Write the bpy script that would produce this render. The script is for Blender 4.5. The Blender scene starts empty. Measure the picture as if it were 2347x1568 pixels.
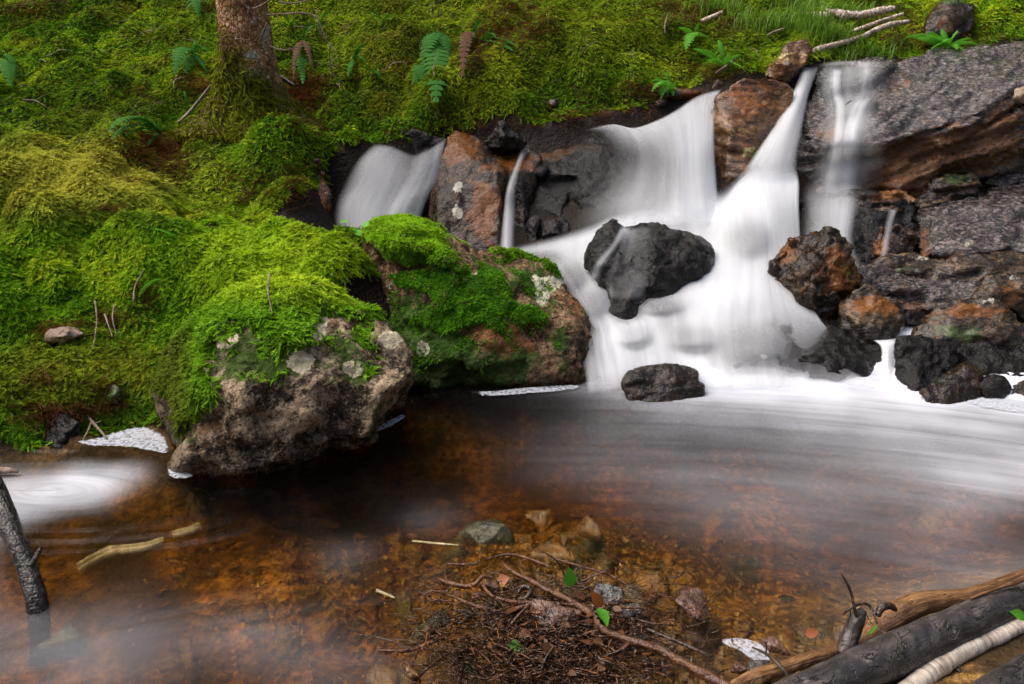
import bpy, bmesh, math, random
import numpy as np
from mathutils import Vector
from mathutils.geometry import delaunay_2d_cdt
from mathutils.bvhtree import BVHTree

random.seed(7)
RNG = np.random.default_rng(7)
SC = bpy.context.scene
BLUR_WATER = True
QUICK = False
COL = SC.collection

# ------------------------------------------------------------------ camera model
W, H = 2347.0, 1568.0
FPX = 1953.0
CAMZ = 1.3
PITCH = math.radians(24)
CP, SP = math.cos(PITCH), math.sin(PITCH)


def ray(px, py):
    u = (px - W / 2) / FPX
    v = (H / 2 - py) / FPX
    return u, CP + v * SP, -SP + v * CP


def at(px, py, Y):
    """point seen at photo position (px, py) standing Y metres in front of the camera"""
    a, b, c = ray(px, py)
    k = Y / b
    return Vector((a * k, Y, CAMZ + c * k))


def atz(px, py, z):
    a, b, c = ray(px, py)
    k = (z - CAMZ) / c
    return Vector((a * k, b * k, z))


def proj(p):
    p = np.asarray(p, dtype=float)
    x, y, z = p[..., 0], p[..., 1], p[..., 2] - CAMZ
    f = y * CP - z * SP
    f = np.maximum(f, 1e-3)
    up = y * SP + z * CP
    return W / 2 + x / f * FPX, H / 2 - up / f * FPX


def inpoly(px, py, poly):
    r = np.zeros(px.shape, bool)
    n = len(poly)
    j = n - 1
    for i in range(n):
        xi, yi = poly[i]
        xj, yj = poly[j]
        if yi != yj:
            c = ((yi > py) != (yj > py)) & (px < (xj - xi) * (py - yi) / (yj - yi) + xi)
            r ^= c
        j = i
    return r


# ------------------------------------------------------------------ numpy noise
def _h(i, j, k, s):
    h = (i.astype(np.int64) * 374761393 + j.astype(np.int64) * 668265263 + k.astype(np.int64) * 2147483647 + s * 974634761) & 0xFFFFFFFF
    h = ((h ^ (h >> 13)) * 1274126177) & 0xFFFFFFFF
    h = ((h ^ (h >> 16)) * 2246822519) & 0xFFFFFFFF
    return h ^ (h >> 15)


def perlin(p, s=0):
    p = np.asarray(p, float)
    i = np.floor(p).astype(np.int64)
    f = p - i
    w = f * f * f * (f * (f * 6 - 15) + 10)
    out = np.zeros(p.shape[0])
    for dx in (0, 1):
        for dy in (0, 1):
            for dz in (0, 1):
                h = _h(i[:, 0] + dx, i[:, 1] + dy, i[:, 2] + dz, s)
                gx = (h & 1023) / 511.5 - 1
                gy = ((h >> 10) & 1023) / 511.5 - 1
                gz = ((h >> 20) & 1023) / 511.5 - 1
                d = gx * (f[:, 0] - dx) + gy * (f[:, 1] - dy) + gz * (f[:, 2] - dz)
                ww = (w[:, 0] if dx else 1 - w[:, 0]) * (w[:, 1] if dy else 1 - w[:, 1]) * (w[:, 2] if dz else 1 - w[:, 2])
                out += d * ww
    return out


def fbm(p, o=4, s=0, g=.5):
    p = np.asarray(p, float)
    a, t = 1.0, 0
    for k in range(o):
        t = t + a * perlin(p * 2 ** k + 17.3 * k, s + k)
        a *= g
    return t


def worley(p, s=0):
    p = np.asarray(p, float)
    i = np.floor(p).astype(np.int64)
    f1 = np.full(p.shape[0], 9.)
    f2 = np.full(p.shape[0], 9.)
    cid = np.zeros(p.shape[0])
    for dx in (-1, 0, 1):
        for dy in (-1, 0, 1):
            for dz in (-1, 0, 1):
                a, b, c = i[:, 0] + dx, i[:, 1] + dy, i[:, 2] + dz
                h = _h(a, b, c, s)
                q = np.stack([a + (h & 1023) / 1023., b + ((h >> 10) & 1023) / 1023., c + ((h >> 20) & 1023) / 1023.], 1)
                d = np.sqrt(((q - p) ** 2).sum(1))
                near = d < f1
                f2 = np.where(near, f1, np.minimum(f2, d))
                cid = np.where(near, (_h(a, b, c, s + 77) & 1023) / 1023., cid)
                f1 = np.where(near, d, f1)
    return f1, f2, cid


def sstep(a, b, x):
    t = np.clip((x - a) / (b - a), 0, 1)
    return t * t * (3 - 2 * t)


# ------------------------------------------------------------------ object helpers
def tag(o, label=None, cat=None, group=None, kind=None):
    if label: o['label'] = label
    if cat: o['category'] = cat
    if group: o['group'] = group
    if kind: o['kind'] = kind
    return o


def link(name, me, mat=None, parent=None, loc=None):
    o = bpy.data.objects.new(name, me)
    COL.objects.link(o)
    if mat is not None:
        me.materials.append(mat)
    if parent is not None:
        o.parent = parent
    elif loc is not None:
        o.location = loc
    return o


def empty(name, loc, label, cat, group=None):
    o = bpy.data.objects.new(name, None)
    COL.objects.link(o)
    o.location = loc
    o.empty_display_size = .05
    return tag(o, label, cat, group)


def mesh_np(name, V, F, smooth=True, attrs=None, uv=None):
    """V (n,3); F (m,k) array or list of arrays of polygons with the same corner count"""
    V = np.asarray(V, np.float32)
    if not isinstance(F, list):
        F = [F]
    F = [np.asarray(f, np.int32) for f in F if len(f)]
    me = bpy.data.meshes.new(name)
    me.vertices.add(len(V))
    me.vertices.foreach_set('co', V.ravel())
    nl = sum(f.size for f in F)
    npoly = sum(len(f) for f in F)
    me.loops.add(nl)
    me.loops.foreach_set('vertex_index', np.concatenate([f.ravel() for f in F]))
    me.polygons.add(npoly)
    tot = np.concatenate([np.full(len(f), f.shape[1], np.int32) for f in F])
    st = np.concatenate([[0], np.cumsum(tot)[:-1]]).astype(np.int32)
    me.polygons.foreach_set('loop_start', st)
    me.polygons.foreach_set('use_smooth', np.full(npoly, smooth))
    me.update(calc_edges=True)
    for k, v in (attrs or {}).items():
        v = np.asarray(v, np.float32)
        if v.ndim == 1:
            me.attributes.new(k, 'FLOAT', 'POINT').data.foreach_set('value', v)
        elif v.shape[1] == 3:
            me.attributes.new(k, 'FLOAT_VECTOR', 'POINT').data.foreach_set('vector', v.ravel())
        else:
            me.attributes.new(k, 'FLOAT_COLOR', 'POINT').data.foreach_set('color', v.ravel())
    return me


def catmull(P, n, closed=False):
    """resample a polyline of control rows (k, d) to n samples with a Catmull-Rom spline"""
    P = np.asarray(P, float)
    k = len(P)
    t = np.linspace(0, k - 1, n)
    i = np.minimum(t.astype(int), k - 2)
    f = (t - i)
    ix = lambda q: np.clip(q, 0, k - 1)
    p0, p1, p2, p3 = P[ix(i - 1)], P[i], P[ix(i + 1)], P[ix(i + 2)]
    sh = (-1,) + (1,) * (P.ndim - 1)
    f = f.reshape(sh)
    return .5 * (2 * p1 + (p2 - p0) * f + (2 * p0 - 5 * p1 + 4 * p2 - p3) * f ** 2 + (3 * p1 - p0 - 3 * p2 + p3) * f ** 3)


def tube_np(pts, rad, sides=8, seg=None, rough=.0, rs=20., caps=True, seed=0):
    """tapered tube along a smooth line; rad per control point"""
    pts = np.array([tuple(p) for p in pts], float)
    rad = np.array(rad, float)
    if rad.ndim == 0:
        rad = np.full(len(pts), float(rad))
    seg = seg or max(2, (len(pts) - 1) * 5 + 1)
    C = catmull(np.column_stack([pts, rad]), seg)
    P, R = C[:, :3], np.maximum(C[:, 3], 1e-4)
    T = np.gradient(P, axis=0)
    T /= np.linalg.norm(T, axis=1)[:, None] + 1e-9
    up = np.array([0, 0, 1.]) if abs(T[0, 2]) < .9 else np.array([1., 0, 0])
    A = np.cross(T, up)
    A /= np.linalg.norm(A, axis=1)[:, None] + 1e-9
    B = np.cross(T, A)
    th = np.linspace(0, 2 * np.pi, sides, endpoint=False)
    ring = np.cos(th)[None, :, None] * A[:, None, :] + np.sin(th)[None, :, None] * B[:, None, :]
    V = P[:, None, :] + ring * R[:, None, None]
    if rough:
        d = fbm(V.reshape(-1, 3) * rs + seed * 9.1, 3, seed).reshape(seg, sides)
        V = V + ring * (d * rough)[:, :, None] * R[:, None, None]
    V = V.reshape(-1, 3)
    a = np.arange(seg - 1)[:, None] * sides + np.arange(sides)[None, :]
    b = np.arange(seg - 1)[:, None] * sides + (np.arange(sides)[None, :] + 1) % sides
    F = np.stack([a, b, b + sides, a + sides], -1).reshape(-1, 4)
    tri = np.zeros((0, 3), int)
    if caps:
        n = len(V)
        V = np.vstack([V, P[:1], P[-1:]])
        k = np.arange(sides)
        k2 = (k + 1) % sides
        l0 = (seg - 1) * sides
        tri = np.vstack([np.stack([k2, k, np.full(sides, n)], 1), np.stack([l0 + k, l0 + k2, np.full(sides, n + 1)], 1)])
    return V, F, tri


class MB:
    """collects pieces into one mesh"""
    def __init__(s):
        s.v, s.q, s.t, s.n = [], [], [], 0

    def add(s, V, Q=None, T=None):
        V = np.asarray(V, float)
        if Q is not None and len(Q): s.q.append(np.asarray(Q) + s.n)
        if T is not None and len(T): s.t.append(np.asarray(T) + s.n)
        s.v.append(V)
        s.n += len(V)

    def tube(s, pts, rad, **k):
        s.add(*tube_np(pts, rad, **k))
        return s

    def build(s, name, mat, parent=None, smooth=True, origin=None):
        V = np.vstack(s.v)
        F = []
        if s.q: F.append(np.vstack(s.q))
        if s.t: F.append(np.vstack(s.t))
        if origin is not None:
            V = V - np.array(tuple(origin))
        me = mesh_np(name, V, F, smooth)
        return link(name, me, mat, parent, origin if parent is None else None)


# ------------------------------------------------------------------ material helpers
class NT:
    def __init__(s, name):
        s.m = bpy.data.materials.new(name)
        s.m.use_nodes = True
        s.t = s.m.node_tree
        s.t.nodes.clear()
        s.out = s.n('ShaderNodeOutputMaterial')

    def n(s, typ, **kw):
        nd = s.t.nodes.new(typ)
        for k, v in kw.items():
            setattr(nd, k, v)
        return nd

    def l(s, a, b):
        s.t.links.new(a, b)

    def put(s, sock, v):
        if isinstance(v, bpy.types.NodeSocket):
            s.l(v, sock)
        elif v is not None:
            if sock.type == 'RGBA' and hasattr(v, '__len__') and len(v) == 3:
                v = tuple(v) + (1,)
            sock.default_value = v

    def pos(s):
        return s.n('ShaderNodeNewGeometry').outputs['Position']

    def attr(s, name, out='Fac'):
        return s.n('ShaderNodeAttribute', attribute_name=name).outputs[out]

    def mapping(s, v, scale=(1, 1, 1), rot=(0, 0, 0), loc=(0, 0, 0)):
        m = s.n('ShaderNodeMapping')
        s.l(v, m.inputs['Vector'])
        m.inputs['Scale'].default_value = scale
        m.inputs['Rotation'].default_value = rot
        m.inputs['Location'].default_value = loc
        return m.outputs[0]

    def noise(s, v, scale, detail=4, rough=.55, dist=0., out=0):
        nd = s.n('ShaderNodeTexNoise')
        s.l(v, nd.inputs['Vector'])
        nd.inputs['Scale'].default_value = scale
        nd.inputs['Detail'].default_value = detail
        nd.inputs['Roughness'].default_value = rough
        nd.inputs['Distortion'].default_value = dist
        return nd.outputs[out]

    def voro(s, v, scale, feature='F1', out=0, rnd=1.):
        nd = s.n('ShaderNodeTexVoronoi', feature=feature)
        s.l(v, nd.inputs['Vector'])
        nd.inputs['Scale'].default_value = scale
        nd.inputs['Randomness'].default_value = rnd
        return nd.outputs[out]

    def math(s, op, a, b=None, clamp=False):
        nd = s.n('ShaderNodeMath', operation=op, use_clamp=clamp)
        s.put(nd.inputs[0], a)
        if b is not None: s.put(nd.inputs[1], b)
        return nd.outputs[0]

    def step(s, v, a, b, lo=0., hi=1.):
        nd = s.n('ShaderNodeMapRange', interpolation_type='SMOOTHSTEP')
        s.put(nd.inputs['Value'], v)
        for k, x in (('From Min', a), ('From Max', b), ('To Min', lo), ('To Max', hi)):
            s.put(nd.inputs[k], x)
        return nd.outputs[0]

    def ramp(s, f, stops):
        nd = s.n('ShaderNodeValToRGB')
        s.l(f, nd.inputs[0])
        e = nd.color_ramp.elements
        while len(e) < len(stops): e.new(.5)
        for i, (p, c) in enumerate(stops):
            e[i].position = p
            e[i].color = tuple(c) + (1,)
        return nd.outputs[0]

    def mix(s, f, a, b, mode='MIX'):
        nd = s.n('ShaderNodeMix', data_type='RGBA', blend_type=mode)
        s.put(nd.inputs[0], f)
        s.put(nd.inputs[6], a)
        s.put(nd.inputs[7], b)
        return nd.outputs[2]

    def bump(s, h, strength=.5, dist=.01, normal=None):
        nd = s.n('ShaderNodeBump')
        s.put(nd.inputs['Height'], h)
        nd.inputs['Strength'].default_value = strength
        nd.inputs['Distance'].default_value = dist
        if normal is not None: s.l(normal, nd.inputs['Normal'])
        return nd.outputs[0]

    def bsdf(s, col, rough=.6, normal=None, spec=.5, **kw):
        p = s.n('ShaderNodeBsdfPrincipled')
        s.put(p.inputs['Base Color'], col)
        s.put(p.inputs['Roughness'], rough)
        s.put(p.inputs['Specular IOR Level'], spec)
        if normal is not None: s.l(normal, p.inputs['Normal'])
        for k, v in kw.items():
            s.put(p.inputs[k.replace('_', ' ')], v)
        return p.outputs[0]

    def mixsh(s, f, a, b):
        nd = s.n('ShaderNodeMixShader')
        s.put(nd.inputs[0], f)
        s.l(a, nd.inputs[1])
        s.l(b, nd.inputs[2])
        return nd.outputs[0]

    def done(s, sh, vol=None):
        s.l(sh, s.out.inputs['Surface'])
        if vol is not None: s.l(vol, s.out.inputs['Volume'])
        return s.m


def rock_mat(name, dark, mid, light, rust=.35, lichen=.0, green=.0, rough=(.35, .7), strata=None,
             rustcol=(.30, .105, .02), lichcol=(.62, .60, .48), greencol=(.035, .06, .008), bump=1., spec=.5, fine=1., coat=0., wetline=True, tone=0., glint=1., pits=0.):
    m = NT(name)
    p = m.pos()
    q = m.mapping(p, strata[0], strata[1]) if strata else p
    n1 = m.noise(q, 7, 5, .6, .4)
    n2 = m.noise(q, 30, 5, .65)
    n3 = m.noise(q, 130, 3, .6)
    n4 = m.noise(p, 320, 2, .6)
    f = m.math('ADD', m.math('MULTIPLY', n1, .40), m.math('ADD', m.math('MULTIPLY', n2, .40), m.math('ADD', m.math('MULTIPLY', n3, .25), m.math('MULTIPLY', n4, .10))))
    col = m.ramp(f, [(.47 - tone, dark), (.575 - tone, mid), (.68 - tone * 1.4, light)])
    col = m.mix(m.step(n3, .58, .72), col, m.mix(.5, col, light))
    if pits:
        # small dark weathered pits in the pale skin of the slab
        pv = m.math('ADD', m.noise(m.mapping(q, (1, 1, .8), (0, 0, 0), (2, 2, 2)), 42, 4, .65), m.math('MULTIPLY', m.math('SUBTRACT', n1, .5), .5))
        pk = m.step(pv, .50, .58)
        col = m.mix(m.math('MULTIPLY', m.step(pv, .36, .47, 1., 0.), pits), col, tuple(min(1, c * 1.35) for c in light))
        col = m.mix(m.math('MULTIPLY', pk, .9), col, tuple(c * .6 for c in dark))
    # rust stain
    rn = m.math('ADD', m.noise(m.mapping(q, (1, 1, .7), (0, 0, 0), (3, 1, 7)), 11, 6, .72, .8), m.math('MULTIPLY', m.attr('rust'), .30))
    rc = m.mix(m.noise(p, 40, 3), rustcol, tuple(c * .35 for c in rustcol))
    col = m.mix(m.math('MULTIPLY', m.step(rn, .72 - .25 * rust, .86 - .25 * rust), .85), col, rc)
    # green algae / thin moss
    gn = m.math('ADD', m.noise(m.mapping(p, (1, 1, 1), (0, 0, 0), (9, 4, 2)), 17, 7, .75), m.math('MULTIPLY', m.attr('green'), .32))
    gc = m.mix(m.noise(p, 60, 2), greencol, tuple(c * 2.2 for c in greencol))
    gf = m.step(gn, .76 - .3 * green, .90 - .3 * green)
    col = m.mix(m.math('MULTIPLY', gf, .9), col, gc)
    # lichen crust
    ln = m.math('ADD', m.noise(m.mapping(p, (1, 1, 1), (0, 0, 0), (1, 8, 5)), 26, 6, .72, .6), m.math('MULTIPLY', m.attr('lichen'), .42))
    lf = m.step(ln, .78 - .3 * lichen, .85 - .3 * lichen)
    col = m.mix(m.math('MULTIPLY', lf, .85), col, m.mix(n3, lichcol, tuple(c * .6 for c in lichcol)))
    r = m.step(n2, .35, .65, rough[0], rough[1])
    r = m.math('MAXIMUM', r, m.math('MULTIPLY', m.math('MAXIMUM', lf, gf), .75))
    b = m.bump(n1, .5 * bump, .03)
    b = m.bump(n2, .75 * bump, .012, b)
    b = m.bump(m.noise(q, 75, 4, .7), .8 * bump * fine, .006, b)
    b = m.bump(m.voro(q, 60), .35 * bump * fine, .006, b)
    if wetline:
        # the stone is soaked and darker just above the pool
        sx = m.n('ShaderNodeSeparateXYZ')
        m.l(p, sx.inputs[0])
        wl = m.step(m.math('SUBTRACT', sx.outputs[2], m.math('MULTIPLY', n1, .10)), -.03, .12, 1., 0.)
        col = m.mix(m.math('MULTIPLY', wl, .75), col, m.mix(.75, col, (.006, .004, .003)))
        r = m.math('SUBTRACT', r, m.math('MULTIPLY', wl, m.math('MULTIPLY', r, .65)))
    sh = m.n('ShaderNodeBsdfPrincipled')
    m.put(sh.inputs['Base Color'], col)
    m.put(sh.inputs['Roughness'], r)
    m.put(sh.inputs['Specular IOR Level'], spec)
    m.l(b, sh.inputs['Normal'])
    if coat:
        sh.inputs['Coat Weight'].default_value = coat
        sh.inputs['Coat Roughness'].default_value = .05
        sh.inputs['Coat IOR'].default_value = 1.5
        cb = m.bump(n1, .5, .03)
        cb = m.bump(n2, .55 * glint, .012, cb)
        m.l(m.bump(n3, .45 * glint, .004, cb), sh.inputs['Coat Normal'])
    return m.done(sh.outputs[0])


def leaf_mat(name, col, var=.3, rough=.55, trans=.35, spec=.25):
    m = NT(name)
    p = m.pos()
    c = m.mix(m.noise(p, 30, 3), tuple(x * (1 - var) for x in col), tuple(x * (1 + var) for x in col))
    d = m.bsdf(c, rough, spec=spec)
    t = m.n('ShaderNodeBsdfTranslucent')
    m.l(c, t.inputs[0])
    return m.done(m.mixsh(trans, d, t.outputs[0]))


def moss_mat(name):
    m = NT(name)
    c = m.attr('col', 'Color')
    d = m.bsdf(c, .8, spec=.04)
    t = m.n('ShaderNodeBsdfTranslucent')
    m.l(c, t.inputs[0])
    return m.done(m.mixsh(.38, d, t.outputs[0]))


def grain_mat(name, dark, mid, light, rough=.5, ring=(3, 60), crack=1., bump=1., patch=None):
    """wood or bark seen along a log: the 'flow' attribute runs (round, along)"""
    m = NT(name)
    fv = m.attr('flow', 'Vector')
    p = m.n('ShaderNodeTexCoord').outputs['Object']
    n1 = m.noise(m.mapping(fv, (ring[1], ring[0], ring[1])), 1, 5, .65, .5)
    n2 = m.noise(p, 22, 5, .65)
    n3 = m.noise(m.mapping(fv, (ring[1] * 3, ring[0] * 4, ring[1] * 3)), 1, 4, .7)
    k1 = m.noise(m.mapping(fv, (ring[1] * .7, ring[0] * 2.2, ring[1] * .7), (0, 0, .5)), 1, 4, .6, 1.2)
    kk = m.step(m.math('ABSOLUTE', m.math('SUBTRACT', k1, .5)), .0, .022, 1., 0.)
    kk = m.math('MULTIPLY', kk, m.step(n2, .42, .56))
    f = m.math('ADD', m.math('MULTIPLY', n1, .45), m.math('ADD', m.math('MULTIPLY', n2, .35), m.math('MULTIPLY', n3, .2)))
    col = m.ramp(f, [(.36, dark), (.5, mid), (.64, light)])
    if patch is not None:
        col = m.mix(m.step(m.noise(p, 13, 4, .65), .56, .66), col, patch)
    col = m.mix(m.math('MULTIPLY', kk, .85 * crack), col, tuple(c * .3 for c in dark))
    b = m.bump(n1, .6 * bump, .012)
    b = m.bump(m.math('SUBTRACT', 1., kk), .9 * crack, .006, b)
    b = m.bump(n3, .6 * bump, .005, b)
    b = m.bump(n2, .5 * bump, .01, b)
    return m.done(m.bsdf(col, m.step(n2, .35, .65, rough - .12, rough + .12), b))


def bark_mat(name, dark, mid, light, along=(1, 1, .25), rough=.7, bump=1., scale=1., wet=False):
    m = NT(name)
    p = m.n('ShaderNodeTexCoord').outputs['Object']
    q = m.mapping(p, along)
    n1 = m.noise(q, 18 * scale, 5, .65, .5)
    n2 = m.noise(q, 70 * scale, 4, .65)
    v = m.voro(q, 45 * scale, 'DISTANCE_TO_EDGE')
    f = m.math('ADD', m.math('MULTIPLY', n1, .6), m.math('MULTIPLY', n2, .4))
    col = m.ramp(f, [(.36, dark), (.5, mid), (.66, light)])
    col = m.mix(m.step(v, .0, .06, .35, 0.), col, tuple(c * .3 for c in dark))
    b = m.bump(n1, .6 * bump, .02)
    b = m.bump(m.step(v, 0, .15), .2 * bump, .004, b)
    b = m.bump(n2, .6 * bump, .006, b)
    r = m.step(n1, .35, .65, .15, .45) if wet else rough
    return m.done(m.bsdf(col, r, b))
# ------------------------------------------------------------------ camera, light
cam = bpy.data.cameras.new('camera')
cam.sensor_width = 36
cam.lens = 36 * FPX / W
cam.clip_start, cam.clip_end = .05, 200
co = bpy.data.objects.new('camera', cam)
COL.objects.link(co)
co.location = (0, 0, CAMZ)
co.rotation_euler = (math.radians(90) - PITCH, 0, 0)
SC.camera = co

world = bpy.data.worlds.new('World')
SC.world = world
world.use_nodes = True
wt = world.node_tree
wt.nodes.clear()
sky = wt.nodes.new('ShaderNodeTexSky')
sky.sky_type = 'NISHITA'
sky.sun_disc = False
SUN_EL, SUN_AZ = math.radians(60), math.radians(-75)      # azimuth measured from +Y towards +X
sky.sun_elevation = SUN_EL
sky.sun_rotation = SUN_AZ
sky.air_density, sky.dust_density, sky.ozone_density = .7, 5.0, .6
bg = wt.nodes.new('ShaderNodeBackground')
bg.inputs[1].default_value = .145
wo = wt.nodes.new('ShaderNodeOutputWorld')
wt.links.new(sky.outputs[0], bg.inputs[0])
wt.links.new(bg.outputs[0], wo.inputs[0])
sun = bpy.data.lights.new('sun', 'SUN')
sun.energy = 1.3
sun.angle = math.radians(50)
sun.color = (1, .95, .86)
so = bpy.data.objects.new('sun', sun)
COL.objects.link(so)
so.location = (-3, 5, 8)
sd = Vector((math.sin(SUN_AZ) * math.cos(SUN_EL), math.cos(SUN_AZ) * math.cos(SUN_EL), math.sin(SUN_EL)))
so.rotation_euler = sd.to_track_quat('Z', 'Y').to_euler()

SC.view_settings.view_transform = 'Standard'
SC.view_settings.look = 'None'
SC.view_settings.exposure = EXPOSURE = .92
SC.view_settings.gamma = 1
SC.cycles.use_denoising = True
SC.cycles.max_bounces = 8
SC.cycles.diffuse_bounces = 3
SC.cycles.glossy_bounces = 3
SC.cycles.transparent_max_bounces = 24
SC.cycles.sample_clamp_indirect = 6

# ------------------------------------------------------------------ terrain control points (px, py, Y)
G = [
    # mossy bank at left: water line, face, ridge, crest
    (-500, 1080, 2.06), (-250, 1050, 2.11), (0, 1035, 2.14), (110, 1020, 2.165), (180, 1000, 2.215), (290, 968, 2.30), (370, 972, 2.29),
    (0, 960, 2.22), (150, 930, 2.28), (290, 925, 2.33),
    (0, 880, 2.33), (200, 850, 2.40), (330, 850, 2.43), (0, 760, 2.50), (150, 775, 2.50), (250, 750, 2.58), (400, 720, 2.60), (-300, 760, 2.45),
    (0, 610, 2.72), (200, 630, 2.76), (310, 650, 2.78), (450, 640, 2.72), (560, 600, 2.76), (620, 550, 2.86), (700, 585, 2.82), (760, 610, 2.82), (830, 610, 2.88),
    (0, 495, 3.02), (200, 505, 3.02), (400, 515, 3.08), (550, 517, 3.14), (690, 533, 3.12), (770, 556, 3.06), (-300, 520, 2.95),
    (0, 420, 3.18), (100, 400, 3.24), (200, 420, 3.26), (300, 435, 3.30), (380, 475, 3.33), (-300, 420, 3.15),
    (0, 310, 3.55), (70, 338, 3.58), (140, 352, 3.62), (250, 378, 3.52), (330, 422, 3.46), (395, 482, 3.40), (-300, 300, 3.5),
    # hillside
    (0, 296, 4.05), (150, 318, 4.02), (270, 345, 3.98), (350, 395, 3.85), (450, 490, 3.62), (540, 505, 3.60),
    (-400, 250, 4.3), (0, 200, 4.6), (0, 100, 5.15), (0, 0, 5.9), (-400, 50, 5.6), (160, 240, 4.38), (300, 200, 4.65), (300, 100, 5.2), (300, 0, 5.9),
    (420, 420, 3.82), (500, 330, 4.12), (570, 258, 4.44), (660, 300, 4.22), (600, 450, 3.75), (690, 425, 3.76), (720, 345, 4.0), (650, 200, 4.75),
    (800, 302, 4.15), (900, 272, 4.27), (1000, 245, 4.36), (1000, 150, 4.72), (1000, 80, 5.1), (1000, 0, 5.8), (750, 100, 5.1), (700, 0, 5.8),
    (1200, 245, 4.38), (1300, 222, 4.44), (1400, 232, 4.42), (1430, 180, 4.5), (1300, 100, 4.75), (1270, 35, 5.1), (1300, 0, 5.75), (1150, 100, 4.95),
    (1500, 205, 4.58), (1600, 110, 4.9), (1600, 0, 5.6), (1700, 140, 4.78), (1800, 85, 5.05), (1880, 130, 4.78), (1900, 55, 5.3), (1900, 0, 5.8),
    (2100, 70, 5.2), (2100, 0, 5.8), (2250, 90, 5.0), (2347, 70, 5.0), (2347, 0, 5.5), (2700, 60, 5.0), (2700, -60, 5.6),
    # rocky step under the falls (kept behind the rock faces)
    (800, 350, 4.22), (900, 345, 4.3), (1010, 335, 4.32), (770, 470, 4.0), (870, 470, 4.0), (960, 470, 4.05), (800, 580, 3.7), (930, 580, 3.66),
    (1060, 330, 4.33), (1130, 450, 4.05), (1100, 600, 3.6), (1260, 330, 4.22), (1300, 450, 4.0), (1250, 610, 3.42), (1420, 300, 4.28), (1540, 272, 4.42), (1640, 225, 4.55),
    (1400, 500, 3.72), (1500, 480, 3.76), (1600, 480, 3.78), (1700, 430, 3.95), (1850, 175, 4.62), (1800, 420, 3.98), (1760, 520, 3.5), (1900, 540, 3.6),
    (1420, 620, 3.25), (1520, 640, 3.22), (1650, 620, 3.2), (1350, 700, 3.02), (1500, 740, 2.95), (1650, 740, 2.92), (1780, 720, 3.0), (1400, 790, 2.78), (1600, 800, 2.75),
    (1950, 160, 4.78), (2150, 150, 4.78), (2347, 140, 4.75), (2000, 450, 4.35), (2200, 450, 4.3), (2600, 300, 4.6), (2100, 600, 3.7), (2347, 560, 3.75), (2700, 560, 3.7),
    (2000, 700, 3.25), (2200, 720, 3.2), (2347, 720, 3.2), (2700, 700, 3.2), (2000, 820, 2.85), (2347, 820, 2.85), (2700, 820, 2.85),
    (2000, 900, 2.62), (2347, 900, 2.62), (2700, 930, 2.5),
]
GW = [tuple(at(*g)) for g in G]
# pool bed, near shore, unseen outer slopes steepened to block low sky (x, y, z)
GW += [(x, y, z) for x, y, z in [
    (-2.6, 1.9, -.22), (-1.3, 1.95, -.2), (-.9, 2.0, -.26), (-1.1, 1.7, -.22), (-.6, 1.75, -.2), (-.2, 1.9, -.22), (.2, 2.1, -.26), (.7, 2.2, -.28), (1.2, 2.2, -.28), (1.7, 2.25, -.22), (2.3, 2.2, -.15),
    (-.5, 2.4, -.26), (0, 2.45, -.3), (.5, 2.45, -.3), (1.0, 2.45, -.28), (1.5, 2.42, -.2), (.35, 2.6, -.2), (.9, 2.65, -.15),
    (-.4, 1.55, -.26), (-.1, 1.62, -.13), (.12, 1.6, -.06), (.35, 1.62, -.10), (.6, 1.75, -.2), (1.0, 1.9, -.3), (1.5, 1.9, -.26),
    (-.3, 1.35, -.17), (-.05, 1.4, -.06), (.15, 1.42, -.04), (.3, 1.4, -.05), (.45, 1.4, -.08), (.62, 1.45, -.09), (.8, 1.5, -.05), (1.1, 1.58, -.02), (1.5, 1.65, .02),
    (-.8, 1.4, -.30), (-1.2, 1.4, -.26), (-.7, 1.15, -.26), (-.3, 1.15, -.14), (0, 1.2, -.04), (.2, 1.2, -.03), (.4, 1.25, -.035), (.65, 1.25, .0), (1.0, 1.3, .03), (1.5, 1.3, .08),
    (-1.5, .9, -.15), (-.8, .8, -.1), (-.2, .7, -.02), (.3, .7, .02), (1, .7, .08), (2, .8, .2), (-2.4, 1.2, -.12), (-3, 1.5, -.1), (-4.5, 1, -.05), (-6, .5, .1), (-3, .4, .1),
    (-8, -1, 1.6), (-9, 3, 2.6), (-14, 8, 8), (-14, -5, 7.5), (0, -1, .15), (0, -4, .5), (6, -4, .7), (14, -5, 7.5), (3.2, 2, .12), (4.5, 2.4, .5), (8, 2, 1.0), (14, 4, 7.5),
    (-5, 3, .75), (-5, 5, 1.0), (-7, 7, 2.6), (0, 7, 2.2), (3, 7, 2.2), (6, 6, 2.0), (4, 4.5, .95), (-3, 7, 2.2), (-3, 9, 4.9), (0, 9, 4.9), (4, 9, 4.9), (9, 9, 5.4), (0, 13, 11), (-8, 13, 11), (8, 13, 11), (0, 18, 19), (-14, 18, 19), (14, 18, 19), (14, 11, 10), (0, -9, 5.5), (0, -15, 11), (-14, -15, 12), (14, -15, 12), (8, -9, 6), (-8, -9, 6), (14, 0, 7.5), (-14, 2, 6.5), (9, 1, 3.2), (-10, 5, 4.6), (10, 6, 4.6)]]
GW = np.array(GW)


def _phi(r2):
    return np.where(r2 > 1e-12, .5 * r2 * np.log(np.maximum(r2, 1e-12)), 0)


def tps_fit(X, z, lam=1e-3):
    n = len(X)
    d = ((X[:, None] - X[None]) ** 2).sum(-1)
    A = np.zeros((n + 3, n + 3))
    A[:n, :n] = _phi(d) + lam * np.eye(n)
    A[:n, n] = 1
    A[:n, n + 1:] = X
    A[n:, :n] = A[:n, n:].T
    return np.linalg.solve(A, np.concatenate([z, np.zeros(3)]))


_TP = tps_fit(GW[:, :2], GW[:, 2])


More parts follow.
